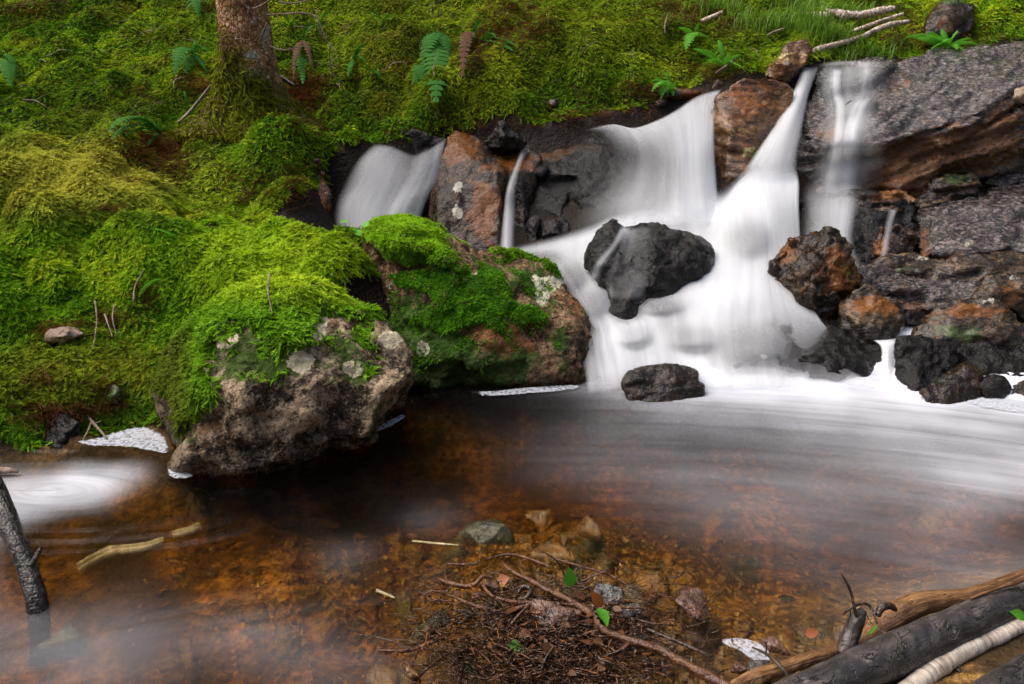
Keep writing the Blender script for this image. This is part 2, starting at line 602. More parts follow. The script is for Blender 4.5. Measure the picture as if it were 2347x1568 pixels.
def tps_eval(X):
    out = np.zeros(len(X))
    n = len(GW)
    for a in range(0, len(X), 20000):
        q = X[a:a + 20000]
        d = ((q[:, None] - GW[None, :, :2]) ** 2).sum(-1)
        out[a:a + 20000] = _phi(d) @ _TP[:n] + _TP[n] + q @ _TP[n + 1:]
    return out


def axis(a, b, h, lo, hi, k=1.18):
    m = list(np.arange(a, b + 1e-6, h))
    s, x = h, b
    while x < hi:
        s *= k
        x += s
        m.append(min(x, hi))
    s, x, f = h, a, []
    while x > lo:
        s *= k
        x -= s
        f.append(max(x, lo))
    return np.array(f[::-1] + m)


GX = axis(-2.9, 3.1, .021, -14, 14)
GY = axis(1.05, 5.9, .021, -15, 18)
MX, MY = np.meshgrid(GX, GY)
XY = np.column_stack([MX.ravel(), MY.ravel()])
Z0 = tps_eval(XY)

MOSS_POLY = [(-900, -700), (3200, -700), (3200, 80), (2347, 95), (2300, 105), (2000, 128), (1880, 138), (1750, 175), (1600, 195), (1500, 225), (1450, 255), (1250, 288), (1130, 295),
             (1000, 300), (850, 322), (745, 352), (735, 390), (695, 440), (630, 480), (600, 508), (700, 535), (775, 548), (850, 556), (860, 640), (700, 700), (500, 800), (400, 960),
             (290, 962), (180, 996), (90, 1015), (-900, 1040)]
BARE = [  # needle litter and earth showing through the moss (px, py, rx, ry, amount)
    (360, 345, 75, 42, .9), (400, 395, 40, 30, .6), (690, 225, 50, 45, .95), (700, 190, 40, 25, .7), (470, 215, 35, 40, .8), (440, 190, 40, 20, .6), (1150, 85, 90, 35, .75), (1230, 60, 60, 30, .7), (1180, 20, 70, 22, .6),
    (1560, 35, 80, 25, .7), (1680, 60, 50, 25, .6), (1085, 130, 35, 40, .8), (820, 180, 30, 25, .5), (60, 25, 90, 20, .6), (500, 20, 60, 20, .6), (1400, 268, 90, 10, .6), (1300, 280, 70, 8, .5), (1150, 300, 160, 8, .5),
    (950, 308, 90, 8, .5), (260, 740, 40, 35, .7), (330, 690, 30, 25, .5), (145, 770, 45, 14, .9), (250, 900, 50, 25, .4), (100, 880, 40, 20, .3), (150, 975, 70, 30, .9), (250, 965, 90, 22, .9), (330, 215, 40, 20, .4),
    (570, 440, 60, 40, .35), (680, 430, 30, 40, .8), (1600, 170, 60, 20, .5), (2050, 60, 90, 30, .65), (2150, 95, 120, 30, .7), (2000, 20, 60, 20, .5), (430, 500, 50, 12, .6), (240, 490, 60, 10, .4), (1480, 215, 60, 22, .8), (720, 300, 60, 40, .35)]


def bare_at(px, py):
    b = np.zeros(px.shape)
    for x, y, rx, ry, a in BARE:
        b = np.maximum(b, a * np.exp(-(((px - x) / rx) ** 2 + ((py - y) / ry) ** 2) ** 1.5))
    return b


p0x, p0y = proj(np.column_stack([XY, Z0]))
mossy0 = inpoly(p0x, p0y, MOSS_POLY) & (XY[:, 1] > 2.1) & (Z0 > -.02)
far = (XY[:, 1] > 6) | (np.abs(XY[:, 0]) > 3)
mossy0 |= far & (Z0 > .2)
# soften the mask on the grid
mk = mossy0.reshape(MX.shape).astype(float)
for _ in range(5):
    mk[1:-1, 1:-1] = (mk[1:-1, 1:-1] * 2 + mk[:-2, 1:-1] + mk[2:, 1:-1] + mk[1:-1, :-2] + mk[1:-1, 2:]) / 6
MK = mk
q3 = np.column_stack([XY, np.zeros(len(XY))])
q3s = np.column_stack([XY, Z0 * .8])
puff = np.abs(perlin(q3s * 2.9 + 5, 3)) * .30 + np.abs(perlin(q3s * 7.5, 4)) * .14 + np.abs(perlin(q3s * 17, 8)) * .04
bedn = fbm(q3 * 5, 4, 9) * .02 + (1 - worley(q3 * 14, 5)[0]) * .012
# far hill gets big humps
big = fbm(q3 * .35, 3, 21) * .5 * sstep(6, 9, np.hypot(XY[:, 0] * 1.6, XY[:, 1] - 1))
bare0 = bare_at(p0x, p0y)
Zt = Z0 + mk.ravel() * (puff - .07 - .02 * bare0) + (1 - mk.ravel()) * bedn + big
ZG = Zt.reshape(MX.shape)


def terrain_z(x, y):
    i = np.clip(np.searchsorted(GX, x) - 1, 0, len(GX) - 2)
    j = np.clip(np.searchsorted(GY, y) - 1, 0, len(GY) - 2)
    fx = (x - GX[i]) / (GX[i + 1] - GX[i])
    fy = (y - GY[j]) / (GY[j + 1] - GY[j])
    return (ZG[j, i] * (1 - fx) + ZG[j, i + 1] * fx) * (1 - fy) + (ZG[j + 1, i] * (1 - fx) + ZG[j + 1, i + 1] * fx) * fy


GZY, GZX = np.gradient(ZG, GY, GX)


def grid_at(A, x, y):
    i = np.clip(np.searchsorted(GX, x) - 1, 0, len(GX) - 2)
    j = np.clip(np.searchsorted(GY, y) - 1, 0, len(GY) - 2)
    return A[j, i]


nx, ny = len(GX), len(GY)
ii = (np.arange(ny - 1)[:, None] * nx + np.arange(nx - 1)[None]).ravel()
FT = np.stack([ii, ii + 1, ii + nx + 1, ii + nx], 1)
# the streambed and the hillside share one height field but are two sheets that meet along the waterside
wetside = (mk.ravel()[FT].mean(1) < .5)

m = NT('soil')
p = m.pos()
n1, n2, n3 = m.noise(p, 5, 5, .6), m.noise(p, 28, 5, .7), m.noise(m.mapping(p, (1, 1, 1), (.3, .2, .6)), 140, 3, .7)
c = m.ramp(m.math('ADD', m.math('MULTIPLY', n1, .35), m.math('ADD', m.math('MULTIPLY', n2, .4), m.math('MULTIPLY', n3, .25))),
           [(.38, (.016, .009, .005)), (.5, (.05, .026, .011)), (.64, (.16, .075, .028))])
g = m.math('MULTIPLY', m.attr('mossy'), m.step(n2, .3, .5))
c = m.mix(m.math('MULTIPLY', g, .8), c, m.mix(n2, (.03, .045, .004), (.085, .10, .008)))
b = m.bump(n2, .8, .02)
b = m.bump(n3, .9, .008, b)
M_SOIL = m.done(m.bsdf(c, .85, b, .2))

m = NT('bed')
p = m.pos()
n1, n2, n3 = m.noise(p, 7, 4), m.noise(p, 60, 4, .6), m.noise(p, 26, 4, .7)
vd = m.voro(p, 75)
c = m.ramp(n3, [(.34, (.04, .022, .008)), (.46, (.17, .09, .028)), (.56, (.36, .19, .05)), (.68, (.60, .36, .11))])
c = m.mix(m.step(n1, .38, .58, 0., .9), c, (.05, .03, .012))
c = m.mix(m.step(m.noise(p, 3.1, 3, .6), .42, .62, 0., .7), c, (.045, .03, .014))
sx = m.n('ShaderNodeSeparateXYZ')
m.l(p, sx.inputs[0])
above = m.step(sx.outputs[2], .0, .08)
c = m.mix(above, c, m.mix(n1, (.003, .002, .0015), (.022, .012, .006)))
b = m.bump(n3, .8, .02)
b = m.bump(vd, .5, .008, b)
b = m.bump(n2, .5, .005, b)
M_BED = m.done(m.bsdf(c, .6, b, .15))

VT = np.column_stack([XY, Zt])


def sub_mesh(name, faces, mat, attrs):
    u, inv = np.unique(faces.ravel(), return_inverse=True)
    me = mesh_np(name, VT[u], inv.reshape(faces.shape), True, {k: a[u] for k, a in attrs.items()})
    return link(name, me, mat)


hill = tag(sub_mesh('hillside', FT[~wetside], M_SOIL, {'mossy': np.clip(mk.ravel() - 1.2 * bare0, 0, 1)}), kind='structure')  # outer part out of view, shaped steep to cut low sky and reflections
bed = tag(sub_mesh('streambed', FT[wetside], M_BED, {}), kind='structure')
# ------------------------------------------------------------------ rock builder
ROCKS = {}


def eval_remesh(me, voxel):
    o = bpy.data.objects.new('tmp', me)
    COL.objects.link(o)
    md = o.modifiers.new('r', 'REMESH')
    md.mode = 'VOXEL'
    md.voxel_size = voxel
    bpy.context.view_layer.update()
    dg = bpy.context.evaluated_depsgraph_get()
    r = bpy.data.meshes.new_from_object(o.evaluated_get(dg))
    bpy.data.objects.remove(o)
    bpy.data.meshes.remove(me)
    return r


def mesh_arrays(me):
    n = len(me.vertices)
    V = np.empty(n * 3, np.float32)
    me.vertices.foreach_get('co', V)
    N = np.empty(n * 3, np.float32)
    me.vertex_normals.foreach_get('vector', N)
    E = np.empty(len(me.edges) * 2, np.int32)
    me.edges.foreach_get('vertices', E)
    return V.reshape(-1, 3).astype(float), N.reshape(-1, 3).astype(float), E.reshape(-1, 2)


def laplace(V, E, it, f=.5):
    n = len(V)
    deg = np.bincount(E.ravel(), minlength=n).astype(float)[:, None]
    for _ in range(it):
        S = np.stack([np.bincount(E[:, 0], V[E[:, 1], k], n) + np.bincount(E[:, 1], V[E[:, 0], k], n) for k in range(3)], 1)
        V = V * (1 - f) + S / np.maximum(deg, 1) * f
    return V


def rot_strata(P, tilt):
    a, b = tilt
    R = np.array([[math.cos(b), 0, -math.sin(b)], [0, 1, 0], [math.sin(b), 0, math.cos(b)]])
    return P @ R.T


def rock(name, label, cat, outline, inner, thick, mat, voxel=.012, amp=1., size=.2, strata=0, tilt=(0, 0), smooth=2,
         paint=(), shrink=.82, seed=1, crack=0., push=None, group=None, flat_chip=.6, block=None, flat=.5):
    if flat < 1 and inner:
        yi = sum(i[2] for i in inner) / len(inner)
        # block-like stones: the rim of the face stands nearly as far forward as its middle
        outline = [(x, y, yi + (Y - yi) * (flat if Y > yi else 1)) for x, y, Y in outline]
    P2, P3 = [], []
    for x, y, Y in list(outline) + list(inner):
        P2.append(Vector((x, y)))
        P3.append(at(x, y, Y))
    n = len(outline)
    vs, es, fs, ov, oe, of = delaunay_2d_cdt(P2, [], [list(range(n))], 1, 1e-4)
    idx = [o[0] if o else None for o in ov]
    bm = bmesh.new()
    bv = []
    for i, v in enumerate(vs):
        bv.append(bm.verts.new(P3[idx[i]] if idx[i] is not None else at(v[0], v[1], outline[0][2])))
    where = {idx[i]: bv[i] for i in range(len(vs)) if idx[i] is not None}
    for f in fs:
        try:
            bm.faces.new([bv[i] for i in f])
        except ValueError:
            pass
    cx = sum(o[0] for o in outline) / n
    cy = sum(o[1] for o in outline) / n
    Ym = max(o[2] for o in outline)
    ring = []
    for x, y, Y in outline:
        ring.append(bm.verts.new(at(cx + (x - cx) * shrink, cy + (y - cy) * shrink, Y * .4 + Ym * .6 + thick * .75)))
    c = bm.verts.new(at(cx, cy, Ym + thick))
    for i in range(n):
        j = (i + 1) % n
        for q in ([where[i], where[j], ring[j], ring[i]], [ring[i], ring[j], c]):
            try:
                bm.faces.new(q)
            except ValueError:
                pass
    bmesh.ops.recalc_face_normals(bm, faces=bm.faces)
    me = bpy.data.meshes.new(name)
    bm.to_mesh(me)
    bm.free()
    me = eval_remesh(me, voxel)
    V, N, E = mesh_arrays(me)
    V = laplace(V, E, smooth, .3)
    me.vertices.foreach_set('co', V.astype(np.float32).ravel())
    me.update()
    V, N, E = mesh_arrays(me)
    S = rot_strata(V, tilt)
    if strata:
        S = S * np.array([1 / (1 + strata), 1 / (1 + strata), 1.])
    s = seed * 31
    if block is None:
        block = .42 if strata else .16
    d = fbm(S / size + s, 3, seed) * (.08 if strata else .13) * size
    wq = S / (size * np.array([.62, .62, .26 if strata else .5])) + s + fbm(S / size * 1.5 + 1, 2, seed + 19)[:, None] * .08
    b1, b2, bc = worley(wq, seed + 13)
    d += (bc - .55) * block * size * sstep(.0, .06, b2 - b1)
    b1, b2, bc2 = worley(wq * 2.3 + 5, seed + 14)
    d += (bc2 - .5) * block * .35 * size * sstep(.0, .08, b2 - b1)
    f1, f2, cid = worley(S / (size * .55) + s + fbm(S / size * 2 + 3, 2, seed + 9)[:, None] * .25, seed + 3)
    d += (cid - .5) * .10 * size * flat_chip * sstep(0, .25, f2 - f1)
    d -= crack * .07 * size * (1 - sstep(0, .07, f2 - f1))
    d += fbm(S / (size * .22) + s, 3, seed + 5) * .045 * size
    d += (.25 - np.abs(perlin(S / (size * .45) + s, seed + 6))) * .07 * size
    d += (.25 - np.abs(perlin(S / (size * .16) + s, seed + 7))) * .03 * size
    V = V + N * (d * amp)[:, None]
    px, py = proj(V)
    A = {'rust': np.zeros(len(V)), 'lichen': np.zeros(len(V)), 'green': np.zeros(len(V))}
    if push is not None:
        V = push(V, N, px, py)
    for k, x, y, rx, ry, a in paint:
        A[k] += a * np.exp(-(((px - x) / rx) ** 2 + ((py - y) / ry) ** 2) ** 1.5)
    org = np.array([V[:, 0].mean(), V[:, 1].mean(), V[:, 2].min()])
    me.vertices.foreach_set('co', (V - org).astype(np.float32).ravel())
    for k, a in A.items():
        if k not in me.attributes:
            me.attributes.new(k, 'FLOAT', 'POINT').data.foreach_set('value', a.astype(np.float32))
    me.polygons.foreach_set('use_smooth', np.full(len(me.polygons), True))
    me.update()
    me.name = name
    o = link(name, me, mat, None, org)
    tag(o, label, cat, group)
    F = [tuple(p.vertices) for p in me.polygons]
    ROCKS.setdefault(name, []).append(o)
    o_data = dict(obj=o, V=V, N=N, F=F, org=org)
    ROCKDATA[o.name] = o_data
    return o_data


ROCKDATA = {}

M_GRAN = rock_mat('granite_rough', (.008, .006, .004), (.052, .035, .022), (.42, .31, .20), rust=.42, lichen=.22, green=.60, rough=(.4, .75), lichcol=(.80, .70, .48), rustcol=(.26, .115, .04), greencol=(.018, .042, .002), bump=1.7, spec=.15, tone=.03)
M_GRAN2 = rock_mat('granite_ruddy', (.009, .006, .004), (.062, .034, .016), (.34, .21, .12), rust=.60, lichen=.16, green=.78, rough=(.35, .7), rustcol=(.36, .15, .055), lichcol=(.80, .76, .56), greencol=(.016, .050, .003), bump=1.7, spec=.15, tone=.03)
M_WET = rock_mat('rock_wet_black', (.002, .0018, .002), (.007, .006, .006), (.035, .028, .026), rust=.25, rough=(.3, .5), bump=1.3, spec=.05, coat=.42, glint=2.2, rustcol=(.10, .035, .008))
M_WETB = rock_mat('rock_wet_brown', (.004, .0025, .0015), (.017, .009, .0045), (.085, .048, .025), rust=.74, lichen=.1, green=.32, rough=(.12, .4), rustcol=(.24, .08, .012), spec=.05, bump=1.2, coat=.6, glint=1.6)
M_RUST = rock_mat('rock_rusty', (.012, .005, .002), (.085, .034, .008), (.32, .17, .06), rust=.8, lichen=.2, green=.2, rough=(.2, .55), strata=((1, 1, 2.2), (0, .15, 0)), lichcol=(.55, .50, .18), bump=1.0, spec=.15, coat=.7, rustcol=(.30, .10, .013))
M_SLAB = rock_mat('slab_layered', (.004, .003, .002), (.038, .025, .020), (.36, .29, .27), rust=.55, lichen=.12, green=.18, rough=(.12, .40), strata=((1, 1, 3.2), (.3, -.28, 0)), lichcol=(.6, .55, .38), bump=1.6, spec=.2, coat=1., glint=1.9, pits=.32, rustcol=(.30, .11, .014))
M_SLABR = rock_mat('slab_rusty', (.005, .003, .0015), (.030, .016, .007), (.22, .14, .07), rust=.58, lichen=.16, green=.38, rough=(.15, .5), strata=((1, 1, 3), (.2, -.2, 0)), rustcol=(.34, .12, .012), bump=1.2, spec=.15, coat=.8)
M_DRY = rock_mat('stone_pale', (.12, .08, .05), (.26, .18, .12), (.42, .34, .26), rust=.4, lichen=.2, green=.2, rough=(.5, .8), wetline=False)

# ---- the two moss-capped boulders in the pool
MOSS_AT = [(500, 770), (545, 735), (690, 640), (800, 690), (880, 720), (840, 760), (880, 860), (830, 860), (760, 760), (770, 860), (700, 800), (640, 880), (560, 880), (520, 830)]
MOSS_BT = [(900, 640), (1060, 640), (1090, 600), (1180, 590), (1280, 640), (1250, 740), (1290, 790), (1260, 810), (1180, 750), (1200, 860), (1120, 870), (1000, 790), (1020, 860), (950, 870), (930, 760), (880, 720)]
MOSS_A = [(330, 860), (400, 760), (470, 700), (540, 640), (640, 600), (720, 640), (790, 665), (850, 690), (872, 722), (810, 730), (740, 715), (720, 690), (715, 720), (720, 785), (650, 790), (610, 745), (545, 745),
          (500, 770), (480, 850), (500, 900), (440, 960), (415, 1000), (400, 900), (370, 900)]
MOSS_B = [(835, 540), (850, 500), (950, 490), (1010, 530), (1035, 580), (1046, 640), (1060, 670), (1080, 690), (1100, 730), (1125, 750), (1150, 760), (1165, 720), (1170, 670), (1150, 630), (1100, 600), (1085, 640),
          (1060, 610), (1040, 615), (1010, 610), (960, 600), (930, 600), (890, 590), (870, 560)]
MOSS_B2 = [(890, 632), (950, 620), (1020, 625), (1060, 640), (1080, 690), (1110, 735), (1060, 750), (1020, 760), (980, 740), (940, 735), (1000, 700), (980, 665), (930, 655)]
MOSS_B3 = [(1150, 560), (1270, 600), (1290, 640), (1240, 600), (1180, 590), (1120, 580)]
MOSS_B4 = [(1170, 690), (1245, 715), (1250, 735), (1200, 738), (1170, 720)]


def soft_mask(px, py, polys, wob=10, seed=0, P=None):
    n = np.zeros(px.shape)
    wx = perlin(P * 16, 41 + seed) * wob * 2.2
    wy = perlin(P * 16, 55 + seed) * wob * 2.2
    for poly in polys:
        n = np.maximum(n, inpoly(px + wx, py + wy, poly).astype(float))
    return n


def push_a(V, N, px, py):
    k = soft_mask(px, py, [MOSS_A], 8, 0, V) * (N[:, 2] > -.3)
    return V + N * (k * (.012 + .012 * np.abs(perlin(V * 22, 5))))[:, None]


def push_b(V, N, px, py):
    k = soft_mask(px, py, [MOSS_B, MOSS_B2, MOSS_B3, MOSS_B4], 7, 1, V)
    return V + N * (k * (.010 + .012 * np.abs(perlin(V * 24, 6))))[:, None]


RA = rock('boulder', 'large angular brown boulder at the pool edge with lichen spots and a bright moss cap', 'boulder',
          [(362, 890, 2.36), (385, 820, 2.42), (440, 745, 2.47), (500, 695, 2.52), (560, 655, 2.58), (640, 622, 2.62), (700, 645, 2.6), (770, 680, 2.54), (830, 702, 2.5), (870, 722, 2.46), (905, 762, 2.42), (938, 808, 2.38), (953, 850, 2.34), (946, 900, 2.42),
           (930, 950, 2.46), (900, 1010, 2.5), (820, 1070, 2.42), (700, 1130, 2.22), (560, 1150, 2.10), (440, 1132, 2.07), (380, 1112, 2.06), (384, 1085, 2.03), (400, 1030, 2.12), (368, 960, 2.3)],
          [(505, 765, 2.20), (470, 880, 2.11), (440, 975, 2.06), (415, 1060, 1.985), (600, 725, 2.3), (560, 800, 2.17), (640, 760, 2.2), (690, 690, 2.36), (660, 860, 2.11), (600, 960, 2.04), (540, 1000, 2.0), (700, 960, 2.07), (790, 800, 2.24), (860, 780, 2.33), (800, 880, 2.17), (890, 850, 2.24),
           (884, 895, 2.15), (864, 950, 2.13), (838, 1000, 2.11), (750, 1010, 2.1), (640, 1060, 2.005), (540, 1080, 1.985), (760, 700, 2.42), (905, 940, 2.36), (862, 1020, 2.30), (930, 862, 2.24), (560, 900, 2.045), (720, 880, 2.10)],
          .45, M_GRAN, voxel=.0095, size=.20, smooth=1, crack=.4, seed=3, push=push_a, amp=.8, flat_chip=1., flat=1.,
          paint=[('green', 600, 830, 120, 60, .7), ('green', 800, 840, 60, 60, .4), ('lichen', 870, 800, 50, 40, .25), ('lichen', 520, 775, 26, 26, 1.6), ('lichen', 725, 745, 26, 40, 1.5), ('lichen', 690, 830, 32, 28, 1.4), ('lichen', 810, 845, 28, 20, 1.5), ('lichen', 895, 775, 28, 20, 1.2), ('lichen', 735, 1030, 15, 15, .5), ('lichen', 905, 775, 20, 12, .5), ('rust', 740, 760, 40, 60, .4),
                 ('green', 590, 800, 80, 60, .6), ('green', 780, 780, 40, 40, .4), ('green', 830, 860, 40, 25, .5), ('green', 420, 930, 50, 90, .6), ('green', 880, 940, 30, 50, .4), ('rust', 480, 1000, 60, 50, .5)])
RB = rock('boulder', 'rounded ruddy boulder behind the angular one, bright moss draped over its left shoulder', 'boulder',
          [(838, 600, 2.95), (838, 550, 2.98), (850, 518, 3.0), (890, 505, 3.0), (950, 508, 2.98), (1000, 528, 2.95), (1030, 552, 2.92), (1050, 566, 2.92), (1120, 576, 2.98), (1190, 586, 3.0), (1250, 604, 2.98), (1290, 640, 2.92), (1320, 682, 2.85), (1345, 732, 2.78), (1364, 790, 2.7), (1367, 830, 2.66),
           (1362, 880, 2.62), (1345, 930, 2.68), (1200, 945, 2.66), (1050, 955, 2.66), (930, 955, 2.68), (890, 940, 2.6), (870, 850, 2.72), (850, 720, 2.85)],
          [(880, 545, 2.78), (930, 560, 2.72), (1000, 575, 2.72), (1035, 610, 2.7), (880, 600, 2.84), (950, 612, 2.82), (905, 640, 2.78), (960, 640, 2.73), (1040, 660, 2.66), (930, 700, 2.74), (1000, 730, 2.64), (1100, 640, 2.72), (1110, 720, 2.62), (1200, 650, 2.76), (1230, 730, 2.64), (1290, 720, 2.70), (1150, 790, 2.57), (1250, 790, 2.60), (1320, 810, 2.62), (1060, 820, 2.555), (950, 800, 2.6), (930, 870, 2.55),
           (1000, 880, 2.52), (1150, 880, 2.52), (1300, 870, 2.55)],
          .5, M_GRAN2, voxel=.0105, size=.22, smooth=2, crack=.3, seed=5, push=push_b, amp=.85, flat=1.,
          paint=[('lichen', 1265, 650, 22, 22, 1.1), ('lichen', 1085, 650, 22, 20, 1.2), ('lichen', 1035, 605, 12, 30, .9), ('lichen', 1242, 672, 18, 30, 1.5), ('lichen', 1225, 640, 14, 14, .6), ('lichen', 968, 800, 16, 18, 1.6), ('lichen', 900, 650, 20, 25, .5), ('lichen', 1080, 650, 16, 14, .7), ('lichen', 1290, 640, 14, 14, .5), ('lichen', 1110, 880, 12, 10, .6), ('rust', 1150, 780, 70, 50, .8), ('rust', 1050, 740, 30, 60, .7),
                 ('green', 960, 810, 100, 80, 1.), ('green', 1110, 840, 110, 50, .7), ('green', 1220, 650, 60, 40, .5), ('green', 1290, 780, 20, 40, .5), ('green', 930, 720, 60, 60, .5), ('green', 1060, 870, 120, 30, .4)])

# ---- rocks of the falls
rock('rock', 'dark wedge of rock with white lichen spots on the bank left of the narrow fall', 'rock',
     [(560, 520, 3.78), (620, 478, 3.84), (650, 440, 3.9), (690, 388, 4.0), (732, 356, 4.08), (746, 395, 4.0), (758, 447, 3.93), (768, 545, 3.8), (760, 600, 3.72), (660, 590, 3.68), (590, 560, 3.72)],
     [(700, 440, 3.84), (720, 500, 3.74), (650, 500, 3.74), (725, 400, 3.95)], .35, M_WETB, seed=7, size=.18, crack=.4,
     paint=[('lichen', 690, 430, 16, 20, .8), ('lichen', 643, 482, 14, 10, 1.), ('lichen', 705, 505, 12, 14, .9), ('green', 620, 480, 50, 50, .7), ('rust', 735, 470, 20, 60, .7), ('green', 660, 420, 20, 30, .6)])
rock('rock', 'black rock face half hidden behind the narrow left fall', 'rock',
     [(735, 372, 4.25), (790, 342, 4.28), (868, 322, 4.32), (905, 305, 4.34), (960, 298, 4.36), (1005, 305, 4.36), (1040, 320, 4.3), (1030, 420, 4.16), (1005, 480, 4.1), (980, 590, 3.98), (760, 600, 3.95), (738, 450, 4.1)],
     [(870, 345, 4.2), (930, 360, 4.18), (990, 330, 4.2), (810, 420, 4.08), (900, 440, 4.04), (970, 430, 4.06), (800, 520, 3.96), (900, 530, 3.92)], .3, M_WET, seed=9, size=.2, voxel=.014, paint=[('green', 780, 400, 40, 60, .6), ('green', 940, 320, 60, 20, .7)])
RK = rock('rock', 'tall dark brown wet rock between the narrow left fall and the thin trickle', 'rock',
          [(974, 512, 3.86), (988, 430, 3.95), (1002, 400, 4.0), (1018, 335, 4.12), (1026, 309, 4.2), (1043, 296, 4.24), (1063, 303, 4.24), (1105, 320, 4.22), (1146, 342, 4.2), (1198, 338, 4.18), (1244, 358, 4.1), (1234, 413, 4.02), (1228, 481, 3.95), (1200, 540, 3.8), (1185, 620, 3.66), (1060, 640, 3.6), (980, 620, 3.7)],
          [(1050, 340, 4.08), (1010, 450, 3.86), (1000, 530, 3.76), (1060, 430, 3.88), (1100, 380, 3.98), (1140, 392, 3.92), (1146, 470, 3.80), (1148, 560, 3.66), (1080, 500, 3.78), (1060, 570, 3.68), (1165, 400, 3.98), (1165, 480, 3.92), (1170, 560, 3.8), (1200, 400, 4.0), (1205, 470, 3.9)], .35, M_WETB, seed=11, size=.2, crack=.5, amp=.6, block=.1, flat=1., smooth=3, strata=.5, tilt=(0, 1.3),
          paint=[('lichen', 1050, 430, 14, 16, .9), ('lichen', 1050, 485, 16, 22, .9), ('rust', 1050, 340, 40, 40, 1.1), ('rust', 1180, 370, 50, 25, .7), ('rust', 1110, 480, 30, 80, .9), ('green', 1000, 520, 30, 50, .6)])
rock('rock', 'small black pyramid shaped rock perched above the tall brown rock', 'rock',
     [(1108, 330, 4.16), (1129, 309, 4.18), (1143, 276, 4.2), (1160, 278, 4.2), (1180, 303, 4.18), (1203, 327, 4.16), (1190, 340, 4.12), (1139, 342, 4.1)], [(1150, 306, 4.06), (1178, 312, 4.07), (1158, 325, 4.06)], .14, M_WET, voxel=.008, seed=13, size=.09, smooth=1, paint=[('lichen', 1155, 290, 10, 10, .3)])
RD = rock('rock', 'wide black dome of wet rock with dark grooves, left of the main white fall', 'rock',
          [(1200, 400, 4.12), (1208, 340, 4.26), (1266, 322, 4.3), (1318, 307, 4.32), (1380, 298, 4.32), (1425, 302, 4.3), (1460, 320, 4.28), (1500, 350, 4.25), (1540, 440, 4.05), (1540, 560, 3.75), (1400, 590, 3.6), (1240, 590, 3.6), (1215, 500, 3.9)],
          [(1290, 345, 4.16), (1380, 325, 4.18), (1440, 345, 4.14), (1262, 380, 4.06), (1252, 420, 4.04), (1258, 500, 3.94), (1280, 400, 4.0), (1290, 500, 3.84), (1301, 420, 4.02), (1304, 500, 3.95), (1330, 400, 3.98), (1340, 490, 3.84), (1400, 380, 4.02), (1420, 480, 3.82), (1480, 420, 3.95), (1480, 500, 3.76), (1300, 545, 3.72), (1400, 545, 3.66), (1238, 400, 3.99), (1236, 480, 3.92)], .35, M_WET, seed=15, size=.2, amp=.6, flat=1., block=.12, smooth=4,
          paint=[('rust', 1250, 350, 60, 25, .9), ('rust', 1320, 340, 80, 12, .6)])
rock('stone', 'round dark stone at the foot of the grooved dome, right of the thin trickle', 'stone',
     [(1246, 512, 3.78), (1256, 503, 3.8), (1290, 501, 3.8), (1304, 510, 3.78), (1306, 540, 3.7), (1280, 552, 3.66), (1240, 550, 3.68)], [(1275, 515, 3.7), (1270, 535, 3.64)], .16, M_WET, voxel=.008, seed=17, size=.08)
rock('stone', 'slim dark stone glazed by water, wedged beside the thin trickle', 'stone',
     [(1206, 545, 3.74), (1212, 510, 3.8), (1222, 496, 3.82), (1236, 494, 3.82), (1240, 505, 3.8), (1232, 550, 3.7), (1215, 565, 3.66)], [(1225, 520, 3.72)], .14, M_WET, voxel=.008, seed=18, size=.08)
M_BLK = rock('rock', 'tall rust brown block standing between the main fall and the narrow chute', 'rock',
             [(1612, 298, 4.32), (1628, 258, 4.38), (1643, 222, 4.42), (1688, 184, 4.5), (1719, 177, 4.54), (1774, 179, 4.55), (1802, 191, 4.54), (1817, 206, 4.54), (1812, 262, 4.44), (1790, 330, 4.3), (1760, 420, 4.12), (1720, 470, 4.0), (1640, 470, 4.02), (1636, 400, 4.14), (1623, 335, 4.26)],
             [(1694, 200, 4.32), (1760, 196, 4.38), (1674, 292, 4.12), (1668, 360, 4.05), (1660, 420, 4.0), (1740, 260, 4.2), (1720, 340, 4.08), (1710, 400, 3.98), (1780, 230, 4.36), (1772, 300, 4.22), (1640, 330, 4.2)], .4, M_RUST, seed=19, size=.16, amp=.8, block=.12, smooth=1, strata=1.2, tilt=(0, .2),
             paint=[('lichen', 1690, 300, 40, 20, .4), ('lichen', 1720, 350, 28, 16, .8), ('green', 1650, 350, 15, 20, .6), ('green', 1720, 355, 30, 15, .5), ('rust', 1720, 230, 60, 50, .5)])
rock('rock', 'tilted angular rock with a pale top and black underside, balanced above the rusty block', 'rock',
     [(1752, 172, 4.56), (1762, 150, 4.6), (1779, 138, 4.62), (1802, 97, 4.72), (1815, 90, 4.74), (1846, 91, 4.74), (1862, 110, 4.7), (1857, 128, 4.66), (1846, 152, 4.58), (1808, 189, 4.5), (1775, 184, 4.5)],
     [(1779, 142, 4.5), (1808, 149, 4.46), (1852, 128, 4.54), (1830, 115, 4.6), (1800, 165, 4.48)], .2, M_RUST, voxel=.009, seed=21, size=.12, smooth=1, amp=.6, paint=[('lichen', 1800, 130, 30, 14, .6)])
rock('rock', 'brown ledge rock under the moss overhang beside the cream water', 'rock',
     [(1430, 285, 4.46), (1440, 250, 4.55), (1490, 222, 4.62), (1528, 218, 4.62), (1592, 203, 4.66), (1655, 198, 4.7), (1650, 240, 4.6), (1560, 275, 4.52), (1515, 285, 4.46)],
     [(1480, 250, 4.46), (1520, 245, 4.46), (1600, 225, 4.55)], .25, M_WETB, seed=23, size=.15, strata=1, paint=[('lichen', 1470, 258, 24, 10, .6), ('rust', 1600, 215, 40, 12, .7)])
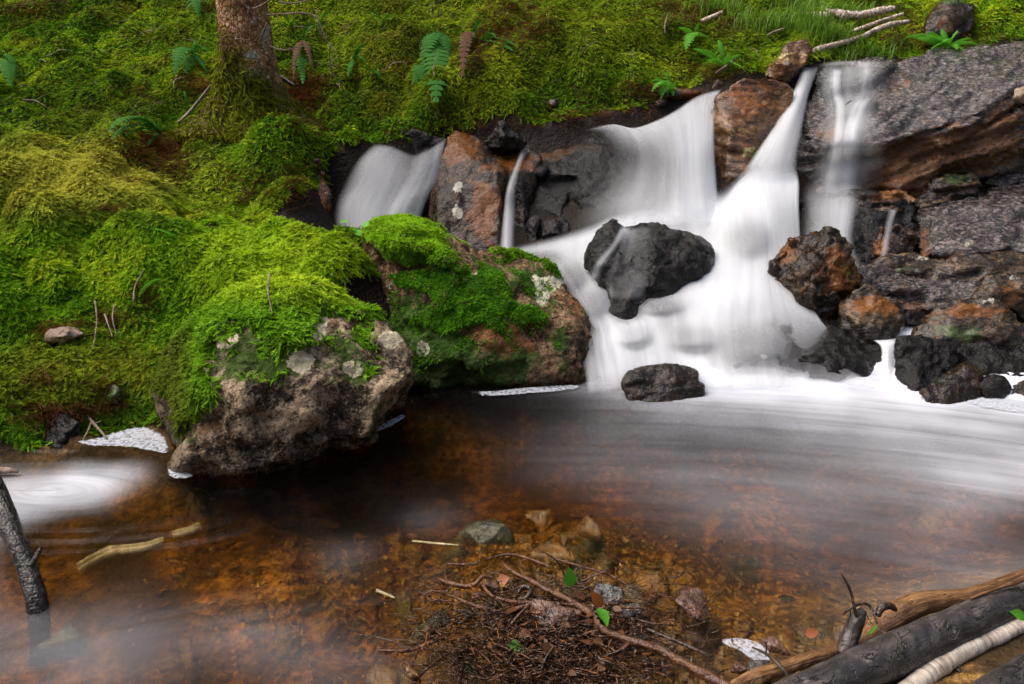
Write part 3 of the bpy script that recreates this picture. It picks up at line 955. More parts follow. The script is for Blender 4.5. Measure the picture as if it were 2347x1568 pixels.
rock('rock', 'low brown ledge rock along the dark hollow above the grooved dome', 'rock',
     [(1170, 305, 4.36), (1200, 294, 4.4), (1215, 290, 4.42), (1260, 305, 4.4), (1300, 285, 4.44), (1340, 275, 4.46), (1380, 282, 4.44), (1370, 315, 4.38), (1270, 335, 4.3), (1190, 330, 4.32)],
     [(1215, 306, 4.32), (1300, 305, 4.36)], .2, M_WETB, seed=24, size=.12, strata=1, paint=[('green', 1330, 285, 60, 20, .9), ('lichen', 1230, 300, 30, 8, .5)])
rock('stone', 'small square stone sticking out under the moss above the grooved dome', 'stone',
     [(1254, 246, 4.42), (1256, 230, 4.44), (1275, 226, 4.44), (1280, 240, 4.42), (1272, 258, 4.4), (1258, 258, 4.4)], [(1264, 242, 4.36)], .1, M_WETB, voxel=.007, seed=25, size=.06, paint=[('green', 1265, 230, 20, 8, .8)])

# ---- the layered rock wall at right
RS1 = rock('slab', 'huge tilted slab at upper right with silvery wet top and rusty overhang', 'rock slab',
           [(1863, 156, 4.62), (1901, 144, 4.68), (1987, 140, 4.70), (2056, 137, 4.70), (2142, 121, 4.74), (2176, 119, 4.74), (2200, 122, 4.74), (2228, 108, 4.78), (2345, 101, 4.8), (2560, 92, 4.8), (2600, 250, 4.4), (2560, 420, 4.2), (2347, 430, 4.2), (2245, 440, 4.2), (2194, 450, 4.2), (2125, 490, 4.12),
            (2022, 520, 4.05), (1918, 530, 4.0), (1830, 490, 4.05), (1810, 440, 4.1), (1808, 330, 4.25), (1829, 292, 4.3), (1838, 241, 4.4), (1857, 206, 4.5)],
           [(1900, 152, 4.60), (1985, 150, 4.60), (1920, 222, 4.44), (1985, 222, 4.42), (1900, 238, 4.34), (1980, 238, 4.32), (2060, 160, 4.58), (2040, 230, 4.36), (1850, 260, 4.28), (1848, 310, 4.15), (1930, 335, 4.02), (2000, 330, 4.00), (2046, 318, 4.00), (2107, 300, 4.02), (2165, 288, 4.02), (2224, 273, 4.02), (2270, 240, 4.08), (2314, 203, 4.16), (2347, 188, 4.2), (2480, 170, 4.2), (2130, 220, 4.28), (2230, 180, 4.4), (2300, 140, 4.58),
            (1880, 352, 4.10), (1940, 356, 4.06), (2050, 350, 4.05), (2120, 335, 4.06), (2224, 310, 4.07), (2310, 250, 4.15), (2400, 250, 4.13), (1840, 400, 4.1), (1900, 440, 4.0), (2000, 420, 4.06), (2060, 430, 3.95), (2120, 440, 3.96), (2150, 380, 4.0), (2240, 360, 4.02), (2330, 320, 4.05)],
           .5, M_SLAB, voxel=.013, seed=27, size=.2, strata=1.6, tilt=(0, -.33), smooth=1, amp=.75, flat=1., crack=.5,
           paint=[('rust', 2080, 400, 120, 70, 1.6), ('rust', 2230, 340, 110, 60, 1.4), ('rust', 2150, 440, 120, 40, 1.2), ('rust', 1930, 300, 60, 30, .7), ('rust', 2060, 190, 40, 30, .5), ('green', 2250, 110, 60, 12, .6), ('green', 1900, 430, 50, 30, .5), ('green', 2160, 360, 60, 40, .4), ('lichen', 1905, 185, 20, 20, .5), ('lichen', 2080, 308, 20, 10, .6), ('rust', 2300, 280, 50, 60, .6)])
rock('slab', 'pale pitted wet slab at the right edge below the rusty overhang', 'rock slab',
     [(2092, 500, 3.8), (2104, 470, 3.98), (2152, 449, 4.1), (2228, 432, 4.16), (2290, 415, 4.2), (2347, 402, 4.22), (2560, 380, 4.2), (2580, 560, 3.6), (2500, 640, 3.45), (2347, 640, 3.4), (2250, 650, 3.4), (2150, 640, 3.42), (2120, 620, 3.46), (2098, 555, 3.66)],
     [(2122, 586, 3.44), (2152, 588, 3.42), (2250, 566, 3.44), (2347, 572, 3.42), (2480, 570, 3.42), (2130, 510, 3.7), (2230, 480, 3.84), (2347, 470, 3.84)], .45, M_SLAB, voxel=.012, seed=29, size=.17, strata=1.4, tilt=(0, -.12), smooth=1, amp=.8, flat=1.,
     paint=[('rust', 2115, 560, 20, 40, .7), ('lichen', 2200, 560, 60, 16, .5), ('rust', 2200, 590, 90, 14, .6)])
rock('slab', 'thin rusty brown ledge with pale crust just under the pitted slab', 'rock slab',
     [(1975, 634, 3.3), (2011, 612, 3.38), (2049, 584, 3.5), (2097, 580, 3.5), (2145, 594, 3.44), (2230, 588, 3.44), (2347, 586, 3.44), (2520, 590, 3.4), (2520, 680, 3.2), (2347, 680, 3.2), (2245, 680, 3.22), (2125, 668, 3.24), (1985, 660, 3.26)],
     [(2040, 612, 3.32), (2120, 620, 3.28), (2220, 622, 3.26), (2347, 620, 3.26), (2120, 645, 3.26)], .3, M_SLABR, voxel=.011, seed=31, size=.13, strata=1.5, tilt=(0, -.1), smooth=1, paint=[('lichen', 2100, 590, 60, 8, .7), ('green', 2070, 615, 40, 16, .7)])
rock('slab', 'white glinting wet ledge right of the rusty cracked boulder', 'rock slab',
     [(1955, 650, 3.14), (1970, 618, 3.24), (2056, 632, 3.2), (2140, 647, 3.18), (2245, 654, 3.18), (2347, 652, 3.16), (2520, 650, 3.14), (2520, 760, 2.95), (2347, 760, 2.94), (2200, 740, 2.96), (2132, 740, 2.98), (2060, 730, 3.0), (1990, 700, 3.04)],
     [(2000, 650, 3.06), (2070, 668, 3.02), (2150, 682, 2.99), (2240, 676, 3.0), (2110, 705, 2.98), (2180, 705, 2.97)], .3, M_SLAB, voxel=.011, seed=33, size=.12, strata=1.3, tilt=(0, .12), smooth=1, paint=[('rust', 2100, 700, 40, 20, .4), ('green', 2230, 660, 50, 10, .7)])
rock('rock', 'standing dark flake of rock leaning at the right edge above the rusty ledge', 'rock',
     [(2221, 686, 3.0), (2240, 660, 3.02), (2256, 633, 3.05), (2286, 625, 3.05), (2347, 633, 3.05), (2480, 640, 3.05), (2480, 740, 2.95), (2347, 735, 2.92), (2317, 710, 2.92), (2286, 692, 2.93)],
     [(2284, 645, 2.95), (2283, 676, 2.9), (2330, 665, 2.93), (2400, 680, 2.93)], .2, M_SLABR, voxel=.009, seed=35, size=.1, smooth=1, amp=.7, paint=[('lichen', 2320, 636, 30, 8, .7), ('rust', 2320, 680, 30, 30, .6)])
rock('rock', 'wedge of orange stained rock below the rusty cracked boulder', 'rock',
     [(1918, 712, 2.96), (1953, 668, 3.04), (1984, 650, 3.06), (2008, 662, 3.04), (2039, 697, 3.0), (2072, 726, 2.96), (2070, 752, 2.9), (2030, 800, 2.8), (1960, 800, 2.8), (1918, 745, 2.9)],
     [(1985, 676, 2.93), (2000, 712, 2.85), (1950, 725, 2.83), (2040, 740, 2.83), (1975, 760, 2.79)], .25, M_SLABR, voxel=.009, seed=37, size=.13, smooth=1, paint=[('rust', 2000, 700, 50, 25, 1.)])
rock('rock', 'broad mossy brown ledge rock at the right edge with an orange crest', 'rock',
     [(2086, 765, 2.86), (2118, 732, 2.92), (2156, 702, 2.98), (2194, 688, 3.0), (2286, 682, 3.0), (2317, 702, 2.96), (2330, 735, 2.92), (2360, 750, 2.9), (2520, 740, 2.9), (2520, 830, 2.75), (2347, 830, 2.73), (2200, 830, 2.73), (2100, 810, 2.76)],
     [(2150, 735, 2.83), (2230, 710, 2.86), (2290, 715, 2.85), (2180, 770, 2.75), (2290, 760, 2.77), (2400, 780, 2.76)], .3, M_SLABR, voxel=.01, seed=39, size=.15, smooth=1, paint=[('rust', 2230, 712, 80, 16, .9), ('green', 2200, 765, 80, 30, .8), ('lichen', 2270, 690, 30, 8, .7)])
RV = rock('rock', 'low broad black rock glazed by white water at the foot of the cascade', 'rock',
          [(1612, 770, 2.82), (1643, 738, 2.9), (1712, 722, 2.94), (1850, 730, 2.94), (1901, 736, 2.92), (1946, 747, 2.9), (1970, 770, 2.85), (1984, 788, 2.8), (2022, 791, 2.78), (2027, 818, 2.72), (2020, 880, 2.62), (1990, 930, 2.58), (1800, 940, 2.56), (1650, 920, 2.58), (1610, 840, 2.7)],
          [(1680, 770, 2.75), (1800, 770, 2.74), (1920, 775, 2.74), (1700, 830, 2.62), (1850, 830, 2.6), (1970, 830, 2.62), (1860, 870, 2.56), (1990, 860, 2.6)], .25, M_WET, voxel=.011, flat=1., seed=41, size=.16, amp=.8, paint=[('rust', 1900, 745, 40, 12, .4), ('lichen', 1750, 818, 10, 7, 1.4)])
rock('rock', 'black wet block right of the little spout, at the foot of the rock wall', 'rock',
     [(2054, 790, 2.72), (2062, 774, 2.76), (2108, 773, 2.78), (2176, 786, 2.76), (2202, 818, 2.7), (2204, 845, 2.66), (2200, 920, 2.5), (2090, 930, 2.48), (2056, 860, 2.6)],
     [(2100, 800, 2.64), (2150, 810, 2.63), (2110, 850, 2.56), (2160, 850, 2.57)], .25, M_WET, voxel=.009, seed=43, size=.12, smooth=1, paint=[('rust', 2150, 870, 30, 20, .5)])
rock('rock', 'long dark wet ledge at the right edge just above the pool', 'rock',
     [(2170, 800, 2.74), (2180, 788, 2.78), (2260, 784, 2.8), (2347, 788, 2.8), (2520, 790, 2.8), (2520, 940, 2.5), (2347, 920, 2.53), (2240, 920, 2.53), (2185, 870, 2.62)],
     [(2240, 808, 2.68), (2330, 812, 2.68), (2250, 850, 2.6), (2340, 850, 2.6), (2290, 830, 2.62)], .3, M_WET, voxel=.01, seed=45, size=.11, smooth=1, crack=.8, strata=.8, paint=[('rust', 2250, 810, 40, 12, .8), ('rust', 2330, 850, 40, 30, .5)])
rock('stone', 'grey brown pointed stone on the waterline under the dark wet ledge', 'stone',
     [(2118, 890, 2.52), (2176, 850, 2.58), (2207, 832, 2.6), (2230, 837, 2.6), (2250, 860, 2.56), (2252, 896, 2.5), (2230, 930, 2.44), (2130, 930, 2.44)], [(2210, 858, 2.5), (2180, 885, 2.46), (2230, 890, 2.47)], .16, M_WETB, voxel=.008, seed=47, size=.1, smooth=1, paint=[('green', 2150, 880, 30, 20, .6)])
rock('stone', 'low dark stone right of the pointed waterline stone', 'stone',
     [(2244, 880, 2.5), (2256, 862, 2.54), (2297, 862, 2.54), (2316, 888, 2.5), (2310, 925, 2.44), (2255, 925, 2.44)], [(2280, 885, 2.46)], .12, M_WET, voxel=.008, seed=49, size=.08)
rock('stone', 'flat dark stone awash where the white current meets the right bank', 'stone',
     [(2100, 900, 2.47), (2112, 891, 2.5), (2139, 887, 2.52), (2194, 891, 2.5), (2238, 911, 2.47), (2222, 925, 2.44), (2150, 935, 2.42)], [(2165, 905, 2.45)], .1, M_WETB, voxel=.007, seed=51, size=.08)
rock('stone', 'dark stone cut off by the right edge at the waterline', 'stone',
     [(2312, 900, 2.48), (2330, 876, 2.54), (2380, 862, 2.58), (2460, 860, 2.58), (2470, 950, 2.4), (2330, 935, 2.43)], [(2360, 895, 2.47)], .15, M_WETB, voxel=.009, seed=53, size=.1)
RR = rock('boulder', 'rust streaked cracked boulder standing right of the white cascade', 'boulder',
          [(1767, 635, 3.12), (1774, 592, 3.18), (1788, 571, 3.22), (1808, 549, 3.26), (1867, 529, 3.3), (1905, 527, 3.3), (1924, 540, 3.28), (1946, 564, 3.24), (1960, 602, 3.18), (1971, 634, 3.12), (1960, 680, 3.05), (1940, 730, 2.97), (1890, 770, 2.9), (1830, 760, 2.92), (1790, 700, 3.02)],
          [(1815, 575, 3.1), (1900, 550, 3.12), (1850, 620, 2.98), (1800, 640, 3.02), (1920, 620, 3.02), (1870, 680, 2.92), (1925, 680, 2.96), (1820, 690, 2.96), (1862, 580, 3.06)], .3, M_WETB, voxel=.0085, seed=55, size=.15, crack=1.2, smooth=2, amp=.8, block=.34,
          paint=[('rust', 1930, 620, 40, 60, .8), ('rust', 1805, 580, 20, 30, .6), ('green', 1945, 620, 20, 40, .6), ('lichen', 1900, 560, 30, 16, .4)])
RM = rock('boulder', 'black glistening boulder in the middle of the cascade, white water parting round it', 'boulder',
          [(1340, 612, 3.2), (1338, 588, 3.24), (1349, 557, 3.3), (1369, 526, 3.38), (1404, 507, 3.42), (1421, 516, 3.42), (1435, 523, 3.4), (1455, 516, 3.42), (1479, 508, 3.42), (1517, 510, 3.42), (1531, 530, 3.4), (1561, 530, 3.36), (1602, 546, 3.34), (1623, 564, 3.3), (1638, 605, 3.22), (1610, 634, 3.14), (1585, 652, 3.08), (1520, 690, 2.98), (1473, 730, 2.9), (1421, 770, 2.84), (1380, 760, 2.86), (1386, 722, 2.92), (1395, 695, 2.98), (1390, 665, 3.04), (1370, 646, 3.1)],
          [(1400, 545, 3.2), (1440, 545, 3.26), (1430, 600, 3.1), (1490, 535, 3.22), (1500, 590, 3.05), (1530, 555, 3.2), (1590, 570, 3.14), (1545, 610, 3.08), (1600, 610, 3.1), (1450, 660, 2.97), (1430, 710, 2.88), (1365, 600, 3.1), (1500, 650, 2.98), (1410, 640, 3.03)], .25, M_WET, flat=.8, voxel=.0085, seed=57, size=.17, amp=.8, block=.16, smooth=3)
rock('rock', 'small flat speckled rock breaking the pool below the cascade', 'rock',
     [(1425, 880, 2.5), (1440, 858, 2.56), (1470, 844, 2.6), (1520, 837, 2.62), (1572, 837, 2.62), (1600, 855, 2.58), (1598, 875, 2.54), (1618, 897, 2.5), (1600, 950, 2.42), (1450, 950, 2.42)], [(1480, 872, 2.5), (1550, 868, 2.5), (1530, 900, 2.46)], .16, M_WETB, voxel=.008, seed=59, size=.11, strata=.8, block=.12,
     paint=[('lichen', 1560, 850, 20, 10, .5)])
rock('rock', 'wet black step under the right hand veil of water', 'rock',
     [(1822, 465, 3.85), (1850, 450, 3.92), (1920, 448, 3.94), (1990, 455, 3.92), (2060, 460, 3.88), (2100, 470, 3.85), (2094, 560, 3.55), (2060, 650, 3.3), (1960, 660, 3.3), (1850, 600, 3.5), (1826, 520, 3.7)],
     [(1870, 470, 3.76), (1960, 478, 3.74), (2050, 490, 3.72), (1900, 540, 3.58), (2000, 540, 3.56), (2060, 560, 3.5)], .3, M_WET, voxel=.012, seed=61, size=.16, strata=1.2, tilt=(0, .1), smooth=1, amp=1.1, paint=[('rust', 2020, 455, 50, 14, 1.1), ('rust', 2060, 540, 40, 30, .4)])
rock('rock', 'thin mossy ledge rock jutting out under the rusty overhang', 'rock', [(2095, 455, 3.96), (2140, 410, 4.08), (2222, 400, 4.1), (2245, 425, 4.06), (2210, 452, 4.0), (2150, 470, 3.92), (2105, 478, 3.9)], [(2150, 432, 3.95), (2200, 425, 3.97)], .25, M_SLABR, voxel=.009, seed=73, size=.1, strata=1.2, smooth=1, paint=[('green', 2190, 410, 50, 20, .8)])
rock('rock', 'orange crested dark ledge rock beside the wet black step', 'rock', [(1960, 470, 3.8), (2000, 450, 3.86), (2060, 440, 3.9), (2100, 462, 3.86), (2092, 492, 3.76), (2040, 505, 3.7), (1975, 500, 3.72)], [(2010, 474, 3.74), (2060, 470, 3.76)], .25, M_SLABR, voxel=.009, seed=75, size=.1, strata=1.2, smooth=1, paint=[('rust', 2050, 450, 60, 14, 1.4)])
rock('rock', 'jagged dark red rock in the cleft beside the pitted slab', 'rock', [(1998, 560, 3.52), (2020, 525, 3.6), (2060, 520, 3.62), (2095, 540, 3.58), (2092, 590, 3.48), (2050, 612, 3.42), (2010, 605, 3.42)], [(2040, 560, 3.46), (2020, 590, 3.41), (2070, 575, 3.45)], .2, M_WETB, voxel=.008, seed=77, size=.1, block=.4, smooth=1, paint=[('rust', 2020, 580, 20, 30, 1.)])
rock('stone', 'green edged pale stone on the back edge of the pitted slab', 'stone', [(2258, 420, 4.1), (2268, 392, 4.16), (2300, 380, 4.2), (2347, 382, 4.2), (2440, 380, 4.2), (2440, 430, 4.08), (2300, 432, 4.06)], [(2300, 400, 4.1), (2350, 404, 4.08)], .2, M_SLAB, voxel=.009, seed=79, size=.1, smooth=1, paint=[('green', 2270, 410, 20, 20, 1.)])
rock('rock', 'brown rock with hanging roots at the top right above the fern', 'rock',
     [(2116, 80, 4.98), (2121, 41, 5.1), (2152, 8, 5.25), (2194, -2, 5.3), (2235, 8, 5.25), (2232, 60, 5.05), (2190, 100, 4.92), (2125, 95, 4.94)], [(2150, 40, 5.0), (2200, 40, 5.0), (2180, 75, 4.93)], .4, M_WETB, voxel=.013, seed=63, size=.15, paint=[('lichen', 2140, 70, 14, 10, .5), ('green', 2180, 5, 60, 10, .9)])
rock('stone', 'pale stone resting on the end of the huge slab at the right edge', 'stone',
     [(2318, 225, 4.12), (2325, 205, 4.15), (2347, 196, 4.16), (2400, 190, 4.16), (2410, 230, 4.1), (2340, 240, 4.08)], [(2345, 215, 4.05)], .15, M_DRY, voxel=.009, seed=65, size=.08)
rock('stone', 'flat tan stone sunk in the mossy bank at left', 'stone',
     [(103, 772, 2.5), (112, 760, 2.53), (140, 751, 2.55), (172, 752, 2.55), (192, 764, 2.53), (180, 778, 2.5), (140, 785, 2.48), (112, 784, 2.48)], [(120, 765, 2.465), (150, 762, 2.465), (140, 775, 2.455)], .1, M_DRY, voxel=.006, seed=67, size=.07, shrink=.9)
rock('stone', 'black wet stone at the foot of the mossy bank, left of the foam', 'stone',
     [(98, 990, 2.24), (110, 960, 2.28), (131, 943, 2.3), (165, 947, 2.3), (190, 968, 2.27), (186, 1000, 2.22), (140, 1030, 2.16), (100, 1020, 2.18)], [(140, 965, 2.22), (150, 990, 2.19)], .12, M_WET, voxel=.006, seed=69, size=.08)
rock('stone', 'dull green rounded stone low in the mossy bank above the foam', 'stone',
     [(238, 910, 2.36), (245, 890, 2.39), (262, 880, 2.4), (278, 892, 2.38), (280, 915, 2.35), (262, 932, 2.33), (244, 930, 2.33)], [(260, 905, 2.32)], .1, M_WETB, voxel=.006, seed=71, size=.06, paint=[('green', 260, 905, 30, 30, .8)])
# ------------------------------------------------------------------ pool
FOAM_SHEEN = [(1400, 845, .6), (1500, 850, .65), (1650, 862, .85), (1800, 875, .85), (1950, 880, .8), (2080, 895, .75), (1365, 900, .3), (1480, 905, .45), (1600, 905, .6), (1750, 905, .72), (1900, 920, .70), (2100, 930, .68), (2347, 935, .8), (2500, 950, .8),
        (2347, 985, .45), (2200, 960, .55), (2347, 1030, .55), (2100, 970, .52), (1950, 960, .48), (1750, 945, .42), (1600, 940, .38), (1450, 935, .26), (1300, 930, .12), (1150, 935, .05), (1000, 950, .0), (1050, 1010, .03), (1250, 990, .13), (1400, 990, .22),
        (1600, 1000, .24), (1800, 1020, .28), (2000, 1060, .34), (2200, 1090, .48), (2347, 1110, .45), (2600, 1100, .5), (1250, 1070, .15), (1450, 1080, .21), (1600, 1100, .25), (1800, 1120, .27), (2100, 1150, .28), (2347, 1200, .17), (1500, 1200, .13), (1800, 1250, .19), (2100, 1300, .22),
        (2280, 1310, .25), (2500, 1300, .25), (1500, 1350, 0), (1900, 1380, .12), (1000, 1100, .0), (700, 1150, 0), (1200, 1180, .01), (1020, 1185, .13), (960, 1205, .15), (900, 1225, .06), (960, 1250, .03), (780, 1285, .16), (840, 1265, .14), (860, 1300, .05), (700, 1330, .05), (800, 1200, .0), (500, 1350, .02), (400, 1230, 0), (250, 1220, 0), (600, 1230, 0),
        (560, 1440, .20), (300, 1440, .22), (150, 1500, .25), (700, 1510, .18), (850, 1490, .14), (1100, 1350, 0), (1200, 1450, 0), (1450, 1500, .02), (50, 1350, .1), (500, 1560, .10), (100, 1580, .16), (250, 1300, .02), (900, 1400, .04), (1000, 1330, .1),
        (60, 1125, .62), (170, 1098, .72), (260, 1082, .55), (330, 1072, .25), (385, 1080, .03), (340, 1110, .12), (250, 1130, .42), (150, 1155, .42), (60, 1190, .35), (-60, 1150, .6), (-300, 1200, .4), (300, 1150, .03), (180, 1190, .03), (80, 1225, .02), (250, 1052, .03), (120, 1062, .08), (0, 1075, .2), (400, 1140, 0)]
FOAM_SHEEN = np.array(FOAM_SHEEN, float)  # real foam, plus reflected sheen painted pale at centre and lower left


_FQ = FOAM_SHEEN[:, :2] / np.array([150., 100.])
_FT = tps_fit(_FQ, FOAM_SHEEN[:, 2], .05)


def foam_sheen_at(px, py):
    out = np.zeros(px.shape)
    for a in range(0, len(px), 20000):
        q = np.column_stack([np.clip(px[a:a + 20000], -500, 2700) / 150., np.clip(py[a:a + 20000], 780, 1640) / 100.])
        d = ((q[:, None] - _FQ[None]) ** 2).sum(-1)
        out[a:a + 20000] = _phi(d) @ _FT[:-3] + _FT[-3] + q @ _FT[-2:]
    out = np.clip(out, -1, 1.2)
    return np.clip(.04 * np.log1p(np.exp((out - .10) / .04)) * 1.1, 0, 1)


WX = axis(-1.9, 2.1, .02, -6.5, 5, 1.25)
WY = axis(1.1, 3.0, .014, -2.5, 3.6, 1.25)
ax, ay = np.meshgrid(WX, WY)
PW = np.column_stack([ax.ravel(), ay.ravel(), np.zeros(ax.size)])
wpx, wpy = proj(PW)
foam = foam_sheen_at(wpx, wpy)  # one mask for foam and painted sheen
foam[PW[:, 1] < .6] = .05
psi = np.hypot((PW[:, 0] - .12) / 1.55, PW[:, 1] - .35)
the = np.arctan2((PW[:, 0] - .12) / 1.55, PW[:, 1] - .35)
# the little eddy at left turns round its own centre
ec = atz(120, 1125, 0)
ex, ey = PW[:, 0] - ec.x, PW[:, 1] - ec.y
er = np.hypot(ex * .55 - ey * .35, ey * 1.5 + ex * .25)
ek = sstep(.42, .25, er)
psi = psi * (1 - ek) + er * ek
flow = np.column_stack([psi, the * .5 * (1 - ek) + np.arctan2(ey, ex) * .04 * ek, np.zeros(len(psi))])
wave = .010 * perlin(flow * np.array([9, 3, 1]) + 3, 71) + .004 * perlin(flow * np.array([26, 7, 1]) + 9, 72)
calm = sstep(.9, 1.5, psi) * .65 + .35
PW[:, 2] = wave * (1.15 - calm * .7) + .03 * sstep(.55, 1.0, foam) * sstep(2.3, 2.6, PW[:, 1])
nx_, ny_ = len(WX), len(WY)
ii = (np.arange(ny_ - 1)[:, None] * nx_ + np.arange(nx_ - 1)[None]).ravel()
top = np.stack([ii, ii + 1, ii + nx_ + 1, ii + nx_], 1)
nt = len(PW)
lowv = PW.copy()
lowv[:, 2] = -1.2
rim = np.concatenate([np.arange(nx_), np.arange(1, ny_) * nx_ + nx_ - 1, (ny_ - 1) * nx_ + np.arange(nx_ - 2, -1, -1), np.arange(ny_ - 2, 0, -1) * nx_])
VW = np.vstack([PW, lowv[rim]])
k = np.arange(len(rim))
k2 = (k + 1) % len(rim)
side = np.stack([rim[k], nt + k, nt + k2, rim[k2]], 1)
cen = len(VW)
VW = np.vstack([VW, [[0, 1, -1.2]]])
capf = np.stack([nt + k2, nt + k, np.full(len(k), cen)], 1)
pad = lambda a, v=0: np.concatenate([a, np.zeros((len(VW) - len(a),) + a.shape[1:])])
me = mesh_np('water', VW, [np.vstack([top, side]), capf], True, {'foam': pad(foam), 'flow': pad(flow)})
m = NT('pool_water')
fa = m.attr('foam')  # attribute carries foam and the painted sheen
fv = m.attr('flow', 'Vector')
s1 = m.noise(m.mapping(fv, (16, 5, 1)), 1, 3, .55, .4)
s2 = m.noise(m.mapping(fv, (45, 8, 1)), 1, 2, .5, .2)
s3 = m.noise(m.pos(), 5, 3, .5)
st = m.math('ADD', m.math('MULTIPLY', s1, .55), m.math('ADD', m.math('MULTIPLY', s2, .25), m.math('MULTIPLY', s3, .35)))
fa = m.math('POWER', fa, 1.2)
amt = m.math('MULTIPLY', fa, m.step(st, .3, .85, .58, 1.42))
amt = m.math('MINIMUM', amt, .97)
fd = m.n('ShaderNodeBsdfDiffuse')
fd.inputs[0].default_value = (.74, .76, .83, 1)  # violet grey, for foam and for sheen painted as diffuse colour
tr = m.n('ShaderNodeBsdfTransparent')
gl = m.n('ShaderNodeBsdfGlossy')
gl.inputs['Roughness'].default_value = .16
fr = m.n('ShaderNodeFresnel')
fr.inputs[0].default_value = 1.24
nb = m.bump(s1, .12, .02)
m.l(nb, fr.inputs['Normal'])
m.l(nb, gl.inputs['Normal'])
rf = m.n('ShaderNodeBsdfRefraction')
rf.inputs['IOR'].default_value = 1.10
rf.inputs['Roughness'].default_value = .045
m.l(nb, rf.inputs['Normal'])
body = m.mixsh(.55, tr.outputs[0], rf.outputs[0]) if BLUR_WATER else tr.outputs[0]
w = m.mixsh(m.math('MULTIPLY', fr.outputs[0], 1.0), body, gl.outputs[0])
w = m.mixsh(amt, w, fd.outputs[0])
va = m.n('ShaderNodeVolumeAbsorption')
va.inputs[0].default_value = (.83, .66, .08, 1)
va.inputs[1].default_value = 5.2
M_POOL = m.done(w, va.outputs[0])
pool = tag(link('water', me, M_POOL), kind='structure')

# ------------------------------------------------------------------ falling water
m = NT('falling_water')
de = m.attr('dens')
uv = m.attr('flow', 'Vector')
sd = m.attr('seed')
a1 = m.noise(m.mapping(uv, (13, 1.3, 1)), 1, 2.5, .5, .45)
a2 = m.noise(m.mapping(uv, (6, 1.5, 1), (0, 0, 0), (5, 3, 0)), 1, 2, .5, .5)
a3 = m.noise(m.mapping(uv, (60, 2.2, 1), (0, 0, 0), (1, 9, 0)), 1, 2, .5)
ss = m.math('ADD', m.math('MULTIPLY', a1, .42), m.math('ADD', m.math('MULTIPLY', a2, .5), m.math('MULTIPLY', a3, .08)))
s_ = m.step(ss, .30, .70, -.62, .5)
al = m.math('MULTIPLY', de, m.math('ADD', 1., m.math('MULTIPLY', s_, m.math('SUBTRACT', 1.5, m.math('MULTIPLY', de, .9)))), True)
al = m.math('MULTIPLY', al, .97)
df = m.n('ShaderNodeBsdfDiffuse')
df.inputs[0].default_value = (.88, .90, .93, 1)
tl = m.n('ShaderNodeBsdfTranslucent')
tl.inputs[0].default_value = (.88, .90, .92, 1)
wh = m.mixsh(.45, df.outputs[0], tl.outputs[0])
tr = m.n('ShaderNodeBsdfTransparent')
M_FALL = m.done(m.mixsh(al, tr.outputs[0], wh))



